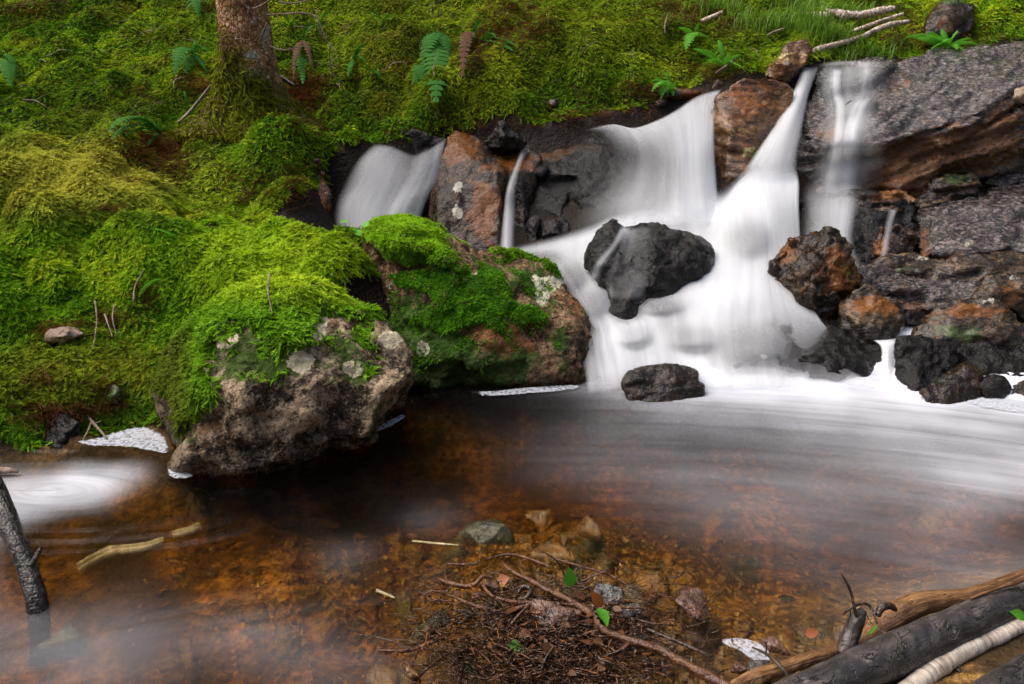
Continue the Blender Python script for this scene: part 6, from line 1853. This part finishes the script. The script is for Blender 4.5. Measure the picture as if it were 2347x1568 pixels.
# ------------------------------------------------------------------ dead branch at left
M_BLK_BR = bark_mat('branch_black_wet', (.005, .004, .004), (.016, .012, .010), (.05, .040, .034), along=(1, 1, 1), wet=True, bump=1.3)
P = [atz(-110, 960, .25), atz(-50, 1050, .20), atz(0, 1150, .145), atz(30, 1228, .105), atz(62, 1300, .06), atz(84, 1378, .01), atz(92, 1450, -.05), atz(92, 1540, -.12)]
stick('dead_branch', 'black wet dead branch slanting into the water at the left edge', 'branch', P, [.030, .027, .0235, .023, .0215, .023, .022, .018], M_BLK_BR, sides=18, rough=.22, rs=16,
      subs=[([atz(68, 1300, .07), atz(90, 1262, .075), atz(94, 1254, .078)], [.008, .006, .004]), ([atz(2, 1150, .15), atz(-6, 1120, .17), atz(2, 1112, .18)], [.012, .01, .006])])
stick('twig', 'pale flat twig end poking in at the left edge above the foam eddy', 'twig', zline([(-60, 1085, .01), (10, 1078, .015), (42, 1082, .01)]), [.012, .009, .003], M_TWIG)
stick('twig', 'root like twig trailing from the moss into the left foam', 'twig', [at(195, 940, 2.32), at(210, 965, 2.26), at(228, 985, 2.22), at(245, 1005, 2.19)], [.004, .005, .004, .0025], M_TWIG, subs=[([at(210, 965, 2.26), at(203, 985, 2.22), at(190, 1008, 2.18)], [.003, .003, .002]), ([at(215, 972, 2.25), at(232, 965, 2.24)], [.002, .001])])
for lab, pts in [('reddish twig hanging in the hollow above the tan stone', [(262, 700, 2.58), (258, 725, 2.54), (262, 750, 2.5), (268, 770, 2.48)]), ('thin dark twig hanging left of the hollow in the bank moss', [(218, 690, 2.58), (222, 730, 2.53), (218, 770, 2.48), (212, 800, 2.44)]), ('pale thin twig rising beside the uncurling frond', [(306, 690, 2.6), (310, 655, 2.66), (330, 618, 2.7)]),
                 ('crooked white twig drooping over the moss cap of the angular boulder', [(618, 628, 2.48), (614, 660, 2.38), (618, 690, 2.3), (624, 720, 2.24)]), ('dark bent twig at the foot of the bank hollow', [(240, 720, 2.57), (250, 750, 2.5), (258, 772, 2.46)])]:
    stick('twig', lab, 'twig', pts, np.linspace(.0032, .0014, len(pts)), M_TWIG, sides=6, rough=.3)

# ------------------------------------------------------------------ foam lying on still water
m = NT('foam')
p = m.pos()
hole = m.voro(m.mapping(p, (1, 1.6, 1)), 34)
nn = m.noise(p, 38, 5, .7)
hf = m.math('MULTIPLY', m.step(m.noise(p, 95, 4, .65, .3), .34, .60, .35, 1.), m.step(m.math('ADD', m.attr('dens'), m.math('MULTIPLY', m.math('SUBTRACT', nn, .5), 1.5)), .38, .62))
fd = m.bsdf((.50, .53, .58), .8, m.bump(m.noise(p, 160, 3), .3, .003), .2)
tr = m.n('ShaderNodeBsdfTransparent')
M_FOAM = m.done(m.mixsh(m.math('MULTIPLY', hf, .72), tr.outputs[0], fd))


def foam_patch(label, outline, z=.006, inset=.8):
    P = [atz(x, y, z) for x, y in outline]
    P = np.array([tuple(p) for p in P])
    n = 72
    C = catmull(np.vstack([P, P[:1]]), n + 1)[:-1]
    cen = C.mean(0)
    rings, D = [], []
    for s, h, d in ((1.06, 0, 0.), (.93, .001, .4), (.78, .002, .8), (.5, .002, 1), (.2, .002, 1)):
        rings.append(cen + (C - cen) * s + np.array([0, 0, h]))
        D.append(np.full(n, d))
    V = np.vstack(rings)
    k = np.arange(n)
    Q = []
    for r in range(4):
        Q.append(np.stack([r * n + k, r * n + (k + 1) % n, (r + 1) * n + (k + 1) % n, (r + 1) * n + k], 1))
    T = np.stack([4 * n + k, 4 * n + (k + 1) % n, np.full(n, 5 * n)], 1)
    V = np.vstack([V, [cen + np.array([0, 0, .004])]])
    me = mesh_np('foam_patch', V - cen, [np.vstack(Q), T], True, {'dens': np.concatenate(D + [[1.]])})
    return tag(link('foam_patch', me, M_FOAM, None, cen), label, 'foam')


foam_patch('white foam patch with dark holes in the cove left of the angular boulder', [(165, 1012), (215, 1005), (265, 988), (310, 978), (350, 982), (385, 1005), (396, 1028), (385, 1040), (350, 1035), (300, 1026), (240, 1024), (190, 1022)])
foam_patch('bright white foam line along the waterline of the rounded ruddy boulder', [(1072, 900), (1130, 897), (1200, 889), (1270, 884), (1325, 882), (1335, 888), (1290, 896), (1220, 902), (1150, 908), (1100, 908)])
foam_patch('small white foam blob at the left toe of the angular boulder', [(382, 1075), (400, 1078), (432, 1084), (445, 1092), (420, 1098), (390, 1094)])
foam_patch('thin foam streak at the right toe of the angular boulder', [(850, 985), (885, 968), (922, 950), (930, 955), (900, 975), (862, 992)])
foam_patch('bright foam bank along the dark stones at the right edge', [(2200, 920), (2260, 908), (2330, 915), (2420, 925), (2420, 955), (2347, 948), (2270, 938)])
foam_patch('white foam raft trapped beside the rotten orange wood', [(1652, 1465), (1690, 1462), (1730, 1468), (1765, 1490), (1765, 1515), (1730, 1515), (1690, 1492), (1660, 1480)])

# ------------------------------------------------------------------ drift pile in the shallows
stick('drift_branch', 'longest wet red brown branch running through the drift pile to the lower right', 'branch',
      zline([(1150, 1288, .01), (1176, 1311, .02), (1222, 1335, .025), (1266, 1357, .028), (1321, 1386, .03), (1359, 1412, .028), (1380, 1441, .026), (1430, 1464, .03), (1497, 1483, .034), (1552, 1512, .036), (1615, 1546, .036), (1690, 1590, .036), (1760, 1640, .036)]),
      [.003, .0045, .0055, .0065, .007, .0068, .0068, .0075, .0085, .0092, .0095, .0095, .009], M_BRWET, sides=14, rough=.55, rs=60, seed=2)
DT = [
    ('forked wet twig at the left tip of the drift pile', [(1002, 1324, .01), (1030, 1336, .018), (1069, 1345, .02), (1090, 1338, .03), (1106, 1322, .035), (1130, 1324, .03)], [.002, .0035, .004, .0035, .003, .002], [[(1024, 1332, .02), (1020, 1308, .02), (1023, 1290, .01)], [(1062, 1343, .02), (1063, 1322, .04)]]),
    ('long level twig crossing the middle of the drift pile', [(1100, 1330, .03), (1120, 1360, .03), (1145, 1374, .03), (1188, 1381, .03), (1240, 1382, .03), (1290, 1384, .028), (1325, 1388, .03)], [.002, .003, .0035, .0035, .0032, .003, .002], [[(1145, 1374, .03), (1158, 1400, .02), (1162, 1412, .015)]]),
    ('arched brown twig on the near left of the drift pile', [(985, 1352, .004), (1040, 1368, .015), (1078, 1385, .015), (1130, 1400, .012), (1160, 1406, .015), (1195, 1392, .025), (1240, 1378, .03)], [.0015, .002, .003, .0035, .004, .0035, .003], []),
    ('thin brown twig bent over the far edge of the drift pile', [(1115, 1282, .01), (1165, 1270, .015), (1210, 1280, .02), (1240, 1292, .018), (1262, 1302, .01)], [.0015, .002, .0025, .003, .0025], [[(1210, 1280, .02), (1190, 1288, .01)]]),
    ('knobbly twig with water droplets left of the upright leaf', [(1025, 1292, .006), (1060, 1294, .01), (1090, 1292, .01), (1100, 1285, .012)], [.0015, .002, .002, .0012], []),
    ('straight twig slanting over the wet brown stone', [(1160, 1445, .01), (1185, 1415, .03), (1212, 1388, .05)], [.0028, .0026, .002], []),
    ('long thin rootlet looping at the lower left of the drift pile', [(940, 1570, .004), (1000, 1515, .012), (1030, 1498, .014), (1080, 1488, .012), (1140, 1480, .012), (1168, 1474, .012)], [.0018, .0018, .0016, .0016, .0014, .001], []),
    ('dark hooked rootlet below the wet brown stone', [(1215, 1458, .012), (1240, 1475, .012), (1280, 1472, .014), (1320, 1462, .015), (1350, 1450, .02), (1372, 1446, .025)], [.0018, .002, .0022, .0022, .002, .002], []),
    ('twisting brown root from the long branch down to the bottom edge', [(1440, 1475, .03), (1420, 1492, .025), (1390, 1505, .02), (1370, 1525, .018), (1345, 1545, .015), (1330, 1580, .012)], [.003, .0028, .0025, .0022, .002, .0016], [[(1390, 1505, .02), (1360, 1510, .015), (1330, 1530, .01)]]),
    ('thin stem rising beside the far side of the upright leaf', [(1294, 1318, .02), (1280, 1290, .05), (1262, 1275, .07), (1241, 1263, .085)], [.0016, .0015, .0013, .001], []),
    ('fine twig reaching from the upright leaf over the shallow stones', [(1330, 1334, .02), (1365, 1318, .035), (1384, 1312, .04), (1400, 1322, .03)], [.0016, .0015, .0013, .001], []),
    ('long faint twig lying just under water beyond the upright leaf', [(1270, 1280, .004), (1330, 1298, .004), (1380, 1312, .006), (1420, 1330, .005), (1450, 1350, .002)], [.0015, .002, .002, .002, .001], []),
    ('black crumpled root tangle in the heart of the drift pile', [(1188, 1358, .02), (1200, 1345, .03), (1216, 1352, .03), (1205, 1370, .025), (1185, 1376, .02), (1196, 1395, .012)], [.003, .004, .004, .003, .003, .002], []),
    ('dark rootlet dangling under the long branch near the bottom', [(1345, 1400, .03), (1348, 1430, .02), (1338, 1458, .015), (1312, 1500, .01), (1300, 1560, .008)], [.0016, .0015, .0014, .0013, .001], []),
    ('red wet twig along the water edge at the right of the drift pile', [(1440, 1418, .012), (1480, 1440, .012), (1530, 1462, .014), (1580, 1482, .014), (1620, 1500, .012)], [.0018, .0024, .0026, .0026, .002], [[(1530, 1462, .014), (1545, 1448, .03)]]),
    ('long brown twig stretching left from the drift pile over the water', [(868, 1490, .004), (920, 1492, .01), (960, 1484, .014), (1000, 1468, .014), (1030, 1455, .012)], [.002, .003, .0032, .0028, .0015], [[(970, 1482, .014), (990, 1492, .01), (1012, 1480, .008)]]),
    ('slim orange stalk near the bottom of the drift pile', [(1236, 1550, .01), (1250, 1510, .03), (1270, 1480, .045)], [.0016, .0016, .0012], []),
    ('slim yellow stalk crossing the lower drift pile', [(1130, 1484, .012), (1180, 1530, .02), (1220, 1568, .02)], [.0013, .0013, .001], []),
]
for lab, pts, rad, subs in DT:
    stick('drift_twig', lab, 'twig', zline(pts), [q * 1.45 for q in rad], M_BRWET if random.random() < .7 else M_TWIGD, sides=8, rough=.45, rs=90, group='twigs of the drift pile', subs=[(zline(s), np.linspace(rad[1] * .8, .0009, len(s))) for s in subs])
for i in range(46):
    x, y = random.gauss(1240, 130), random.gauss(1440, 62)
    if y < 1320: y = 1420
    a = random.choice((.5, .5, 2.7, 0, random.uniform(0, 3.14)))
    n = random.randint(4, 6)
    pts = []
    st_ = random.uniform(16, 34)
    for k in range(n):
        pts.append(atz(x, y, max(.006, .022 + random.gauss(0, .012))))
        a += random.gauss(0, .35)
        x += math.cos(a) * st_
        y += math.sin(a) * st_ * .6
    r_ = random.uniform(.0016, .0036)
    stick('drift_twig', 'short wet brown twig tangled in the drift pile', 'twig', pts, np.linspace(r_, r_ * .45, n), M_BRWET if i % 3 else M_TWIGD, sides=7, rough=.5, rs=90, group='short twigs tangled in the drift pile', seed=i)
# tangle of fine rootlets: nobody could count these
mb = MB()
for _ in range(1500):
    x, y = random.gauss(1225, 165), random.gauss(1465, 85)
    if y < 1310 or x < 930: continue
    n = random.randint(4, 7)
    a = random.uniform(0, 6.28)
    pts = []
    for k in range(n):
        pts.append(atz(x, y, max(.004, .012 + random.gauss(0, .01))))
        a += random.gauss(0, .3)
        x += math.cos(a) * 16
        y += math.sin(a) * 10
    mb.tube(pts, np.linspace(random.choice((.0008, .0014, .0024)), .0005, n), sides=4, seg=n * 3)
tag(mb.build('rootlets', bark_mat('rootlet_brown', (.012, .006, .003), (.06, .026, .011), (.17, .075, .03), along=(1, 1, 1), wet=True)), 'fine dark tangle of rootlets in the drift pile', 'roots', kind='stuff')
M_ONEED = leaf_mat('needle_orange', (.42, .14, .03), .3, .6, .1)
mb = MB()
for _ in range(70):
    x, y = random.gauss(1230, 140), random.gauss(1440, 70)
    a = random.uniform(0, 6.28)
    z = random.uniform(.01, .03)
    mb.tube([atz(x, y, z), atz(x + math.cos(a) * 22, y + math.sin(a) * 22, z + random.uniform(-.005, .012))], [.0008, .0005], sides=4, seg=2)
tag(mb.build('drift_needles', M_ONEED), 'orange pine needles scattered through the drift pile', 'needles', kind='stuff')
# leaves
M_LEAFD = leaf_mat('leaf_mid_green', (.075, .27, .018), .45, .4, .3)
M_LEAFB = leaf_mat('leaf_rust', (.26, .075, .02), .35, .4, .2)


def leaf(label, a, b, w, mat, up, teeth=0., fold=.2, n=9):
    o = atz(*a)
    mb = MB()
    leaf_blade(mb, o, atz(*b), w, up=up, fold=fold, n=n, teeth=teeth)
    return tag(mb.build('leaf', mat, None, True, o), label, 'leaf')


leaf('upright toothed bright green leaf at the top of the drift pile', (1308, 1345, .03), (1305, 1303, .078), .32, M_LEAFD, (.2, -1, .2), .12)
leaf('folded green leaf lying on the long branch', (1370, 1395, .04), (1394, 1432, .035), .32, M_LEAFD, (.5, -.4, 1), .10, .5)
leaf('small glossy green leaf low at the front of the drift pile', (1162, 1470, .018), (1204, 1496, .014), .25, M_LEAFD, (.1, -.5, 1))
leaf('rust red dead leaf leaning behind the folded green leaf', (1380, 1392, .03), (1356, 1355, .07), .25, M_LEAFB, (.3, -1, .3), .05)
leaf('orange dead leaf among the stones in the upper drift pile', (1142, 1335, .02), (1166, 1322, .035), .5, M_LEAFB, (0, -.5, 1))
leaf('brown dead leaf curled beside the rotten orange wood', (1845, 1455, .02), (1878, 1446, .03), .35, M_LEAFB, (0, -.6, 1))
leaf('tiny grass green blade caught on the orange log', (1990, 1455, .08), (2012, 1432, .10), .1, M_LEAFD, (0, -.6, 1))
leaf('fresh green leaf tip at the right edge above the birch log', (2352, 1418, .09), (2318, 1400, .11), .28, M_LEAFD, (0, -.6, 1))

M_SOD = leaf_mat('leaf_sodden', (.085, .034, .012), .6, .45, .08, .25)
for i in range(80):
    x, y = random.gauss(1230, 125), random.gauss(1430, 55)
    if y < 1325: y = 1390
    a = random.uniform(0, 6.28)
    L = random.uniform(12, 26)
    z = random.uniform(.008, .03)
    leaf('sodden brown dead leaf plastered in the drift pile', (x, y, z), (x + math.cos(a) * L, y + math.sin(a) * L * .6, z + random.uniform(-.004, .018)), random.uniform(.22, .4), M_SOD, (random.uniform(-.5, .5), -.5, 1), .08, random.uniform(-.2, .4))['group'] = 'sodden leaves in the drift pile'
# ------------------------------------------------------------------ stones of the shallows
M_AMB = rock_mat('stone_amber', (.08, .032, .008), (.34, .16, .035), (.60, .33, .09), rust=.3, rough=(.3, .6), bump=.8)
M_AMBD = rock_mat('stone_brown', (.04, .022, .012), (.15, .085, .04), (.32, .20, .10), rust=.3, green=.1, rough=(.25, .55), bump=.8)
M_STW = rock_mat('stone_wet_red', (.05, .02, .012), (.20, .085, .045), (.38, .20, .12), rust=.3, rough=(.12, .35), spec=.7)
M_STGREY = rock_mat('stone_wet_grey', (.04, .036, .033), (.13, .12, .11), (.36, .34, .32), rust=.05, rough=(.1, .3), spec=.8)
M_STGRN = rock_mat('stone_green', (.03, .032, .015), (.10, .10, .05), (.2, .2, .10), rust=.1, green=.4, rough=(.25, .5))


def stone_mesh(name, seed, flat=.5, ang=1.):
    bm = bmesh.new()
    r = random.Random(seed)
    pts = [Vector((r.uniform(-1, 1) * (.75 + .25 * ang), r.uniform(-1, 1) * .75, r.uniform(-1, 1) * flat)) for _ in range(13)]
    vs = [bm.verts.new(p) for p in pts]
    h = bmesh.ops.convex_hull(bm, input=vs)
    loose = [v for v in bm.verts if not v.link_faces]
    bmesh.ops.delete(bm, geom=loose, context='VERTS')
    bmesh.ops.bevel(bm, geom=list(bm.edges), offset=.07, segments=2, affect='EDGES', profile=.6)
    bmesh.ops.triangulate(bm, faces=bm.faces)
    bmesh.ops.subdivide_edges(bm, edges=list(bm.edges), cuts=2, use_grid_fill=True)
    V = np.array([tuple(v.co) for v in bm.verts])
    d = fbm(V * 2.2 + seed, 4, seed) * .09
    bm.normal_update()
    for v, k in zip(bm.verts, d):
        v.co += v.normal * k
    me = bpy.data.meshes.new(name)
    bm.to_mesh(me)
    bm.free()
    me.polygons.foreach_set('use_smooth', np.full(len(me.polygons), True))
    for a in ('rust', 'lichen', 'green'):
        me.attributes.new(a, 'FLOAT', 'POINT')
    return me


def stone(label, px, py, z, size, mat, seed, rot=0., flat=.5, tilt=(0, 0), group=None, name='stone'):
    me = stone_mesh(name, seed, flat)
    o = link(name, me, mat, None, atz(px, py, z))
    o.scale = (size, size, size)
    o.rotation_euler = (tilt[0], tilt[1], rot)
    return tag(o, label, 'stone', group)


stone('broad flat olive brown stone under the water at the far end of the shallow bar', 1120, 1225, -.028, .078, M_STGRN, 3, .3, .38, (.1, -.15))
stone('orange flat stone in clear shallow water beside the olive stone', 1232, 1190, -.03, .037, M_AMB, 5, .1, .4)
stone('long amber stone in clear shallow water right of the orange stone', 1365, 1215, -.05, .060, M_AMB, 7, -.6, .45)
stone('wide amber stone under water in front of the olive stone', 1260, 1262, -.035, .072, M_AMB, 9, .1, .3)
stone('small amber stone between the wide amber stone and the long one', 1300, 1235, -.03, .027, M_AMB, 10, .5, .5)
stone('wet brown slab of stone in the lower middle of the drift pile', 1265, 1440, .0, .062, M_STW, 11, -.2, .55, (.25, .1))
stone('glistening silver grey stone right of the drift pile', 1392, 1366, .004, .046, M_STGREY, 13, -.25, .35, (.15, .1))
stone('wet white grey stone below the silver grey stone', 1440, 1400, .002, .028, M_STGREY, 15, .2, .5)
stone('red brown stone wedged in the upper left drift pile', 1122, 1352, .012, .028, M_STW, 17, .9, .6, (.3, .4))
stone('orange pebble below the red brown wedged stone', 1096, 1366, .01, .016, M_STW, 19, .3, .7)
stone('bright wet orange stone at the top of the drift pile', 1158, 1336, .016, .024, M_AMB, 21, .4, .5, (.4, .2))
stone('dark green stone under water left of the drift pile', 985, 1440, -.035, .05, M_STGRN, 23, .4, .6)
stone('pinkish flat stone breaking the water right of the drift pile', 1606, 1392, -.004, .062, M_STW, 25, -.5, .3, (.15, .2))
stone('orange red stone standing at the bottom edge left of the drift pile', 945, 1552, .01, .026, M_AMB, 27, 1.2, .7, (.5, 1.0))
stone('rusty wet stone slab beside the white foam raft', 1770, 1478, .01, .046, M_STW, 29, -.45, .4, (.1, .15))
stone('round pink brown pebble at the end of the rotten orange wood', 1690, 1530, .008, .018, M_STW, 31, 0, .7)
stone('dark grey stone under the foam raft near the rotten wood', 1735, 1530, .0, .035, M_STGREY, 33, .2, .45)
stone('pale sunken stone under the water at the bottom left', 150, 1480, -.07, .06, M_STGRN, 35, .2, .6)
stone('blurred orange stone at the bottom of the pool near the left current', 878, 1568, -.07, .05, M_AMB, 37, .4, .5)
stone('lone orange stone under the hazy water at right', 2130, 1205, -.13, .06, M_AMB, 39, .4, .5)
# sunken stones: a few kinds, copied
kinds = []
for i in range(7):
    me = stone_mesh('sunken_stone', 50 + i, random.uniform(.35, .6))
    me.materials.append(M_AMB if i < 3 else (M_AMBD if i < 6 else M_STGRN))
    kinds.append(me)
first = {}
rs_ = random.Random(5)
cnt = 0
while cnt < 290:
    if cnt < 110:
        x, y = rs_.gauss(1250, 260), rs_.gauss(1330, 120)
    else:
        x, y = rs_.uniform(350, 1950), rs_.uniform(1080, 1568)
    if y > 1600 or y < 1040: continue
    w = atz(x, y, -.05)
    z = float(terrain_z(np.array([w.x]), np.array([w.y]))[0])
    if z > -.012 or z < -.34: continue
    s = rs_.uniform(.014, .042) * (1.6 if rs_.random() < .18 else 1)
    k = rs_.randrange(7)
    if k not in first:
        o = bpy.data.objects.new('sunken_stone', kinds[k])
        first[k] = o
    else:
        o = first[k].copy()
    COL.objects.link(o)
    zz_ = min(z + s * .15, -.012 - s * .2) if cnt >= 110 else z + s * .25
    o.location = (w.x, w.y, zz_)
    o.scale = (s * rs_.uniform(.8, 1.3), s, s)
    o.rotation_euler = (rs_.uniform(-.3, .3), rs_.uniform(-.3, .3), rs_.uniform(0, 6.28))
    tag(o, ('small angular amber stone lying on the bed of the brown pool' if k < 3 else ('small dark brown stone lying on the bed of the pool' if k < 6 else 'small olive green stone lying on the bed of the pool')), 'stone',
        'amber stones on the stream bed' if k < 3 else ('brown stones on the stream bed' if k < 6 else 'olive stones on the stream bed'))
    cnt += 1
# gravel between the stones
gm = [stone_mesh('g', 80 + i, .6) for i in range(4)]
GV = []
for g_ in gm:
    bm = bmesh.new()
    bm.from_mesh(g_)
    h = bmesh.ops.convex_hull(bm, input=bm.verts)
    bmesh.ops.dissolve_limit(bm, angle_limit=.45, verts=bm.verts, edges=bm.edges)
    bmesh.ops.triangulate(bm, faces=bm.faces)
    bm.verts.index_update()
    used = [v for v in bm.verts if v.link_faces]
    mp = {v.index: i for i, v in enumerate(used)}
    GV.append((np.array([tuple(v.co) for v in used]), np.array([[mp[v.index] for v in f.verts] for f in bm.faces])))
    bm.free()
    bpy.data.meshes.remove(g_)
mb = MB()
n_ = 0
while n_ < 3200:
    x, y = rs_.gauss(1250, 420), rs_.uniform(1120, 1600)
    w = atz(x, y, -.04)
    z = float(terrain_z(np.array([w.x]), np.array([w.y]))[0])
    if z < -.30 or z > .05: continue
    gvv, gff = GV[rs_.randrange(4)]
    s = rs_.uniform(.004, .013)
    a, b = rs_.uniform(0, 6.28), rs_.uniform(-.6, .6)
    R = np.array([[math.cos(a), -math.sin(a), 0], [math.sin(a), math.cos(a), 0], [0, 0, 1]]) @ np.array([[1, 0, 0], [0, math.cos(b), -math.sin(b)], [0, math.sin(b), math.cos(b)]])
    mb.add(gvv @ R.T * s + np.array([w.x, w.y, z + s * .2]), None, gff)
    n_ += 1
m = NT('gravel')
ge = m.n('ShaderNodeNewGeometry')
c = m.ramp(ge.outputs['Random Per Island'], [(0., (.025, .012, .006)), (.4, (.09, .042, .015)), (.75, (.22, .115, .038)), (1., (.42, .25, .10))])
c = m.mix(.5, c, m.mix(m.noise(m.pos(), 120, 3), (.05, .03, .015), c))
tag(mb.build('gravel', m.done(m.bsdf(c, .25)), None, False), 'small amber gravel on the bed of the shallows', 'gravel', kind='stuff')
# sunken sticks
M_PALE = bark_mat('stick_peeled', (.14, .11, .05), (.42, .34, .17), (.72, .62, .38), along=(1, 1, 1), rough=.7)
stick('sunken_stick', 'pale peeled stick under the water left of the shallow bar', 'stick', zline([(180, 1310, -.07), (250, 1272, -.06), (300, 1264, -.045), (345, 1254, -.04), (375, 1240, -.04)]), [.010, .011, .010, .009, .006], M_PALE, sides=10)
stick('sunken_stick', 'shorter pale stick beyond the peeled one, under the water', 'stick', zline([(398, 1230, -.05), (430, 1222, -.045), (460, 1210, -.045)]), [.006, .009, .006], M_PALE, sides=10)
stick('floating_twig', 'short bleached twig floating at the left of the drift pile', 'twig', zline([(864, 1353, .006), (885, 1362, .006), (905, 1371, .002)]), [.004, .0035, .002], M_PALE)
stick('floating_twig', 'thin bleached twig floating at the left of the olive stone', 'twig', zline([(945, 1240, .004), (1000, 1246, .006), (1052, 1250, .006)]), [.0022, .003, .002], M_PALE)
stick('floating_twig', 'tiny dark twig breaking the surface right of the drift pile', 'twig', zline([(1530, 1324, .005), (1558, 1320, .015), (1575, 1310, .03), (1592, 1326, .01)]), [.0015, .0018, .0018, .0012], M_TWIGD)
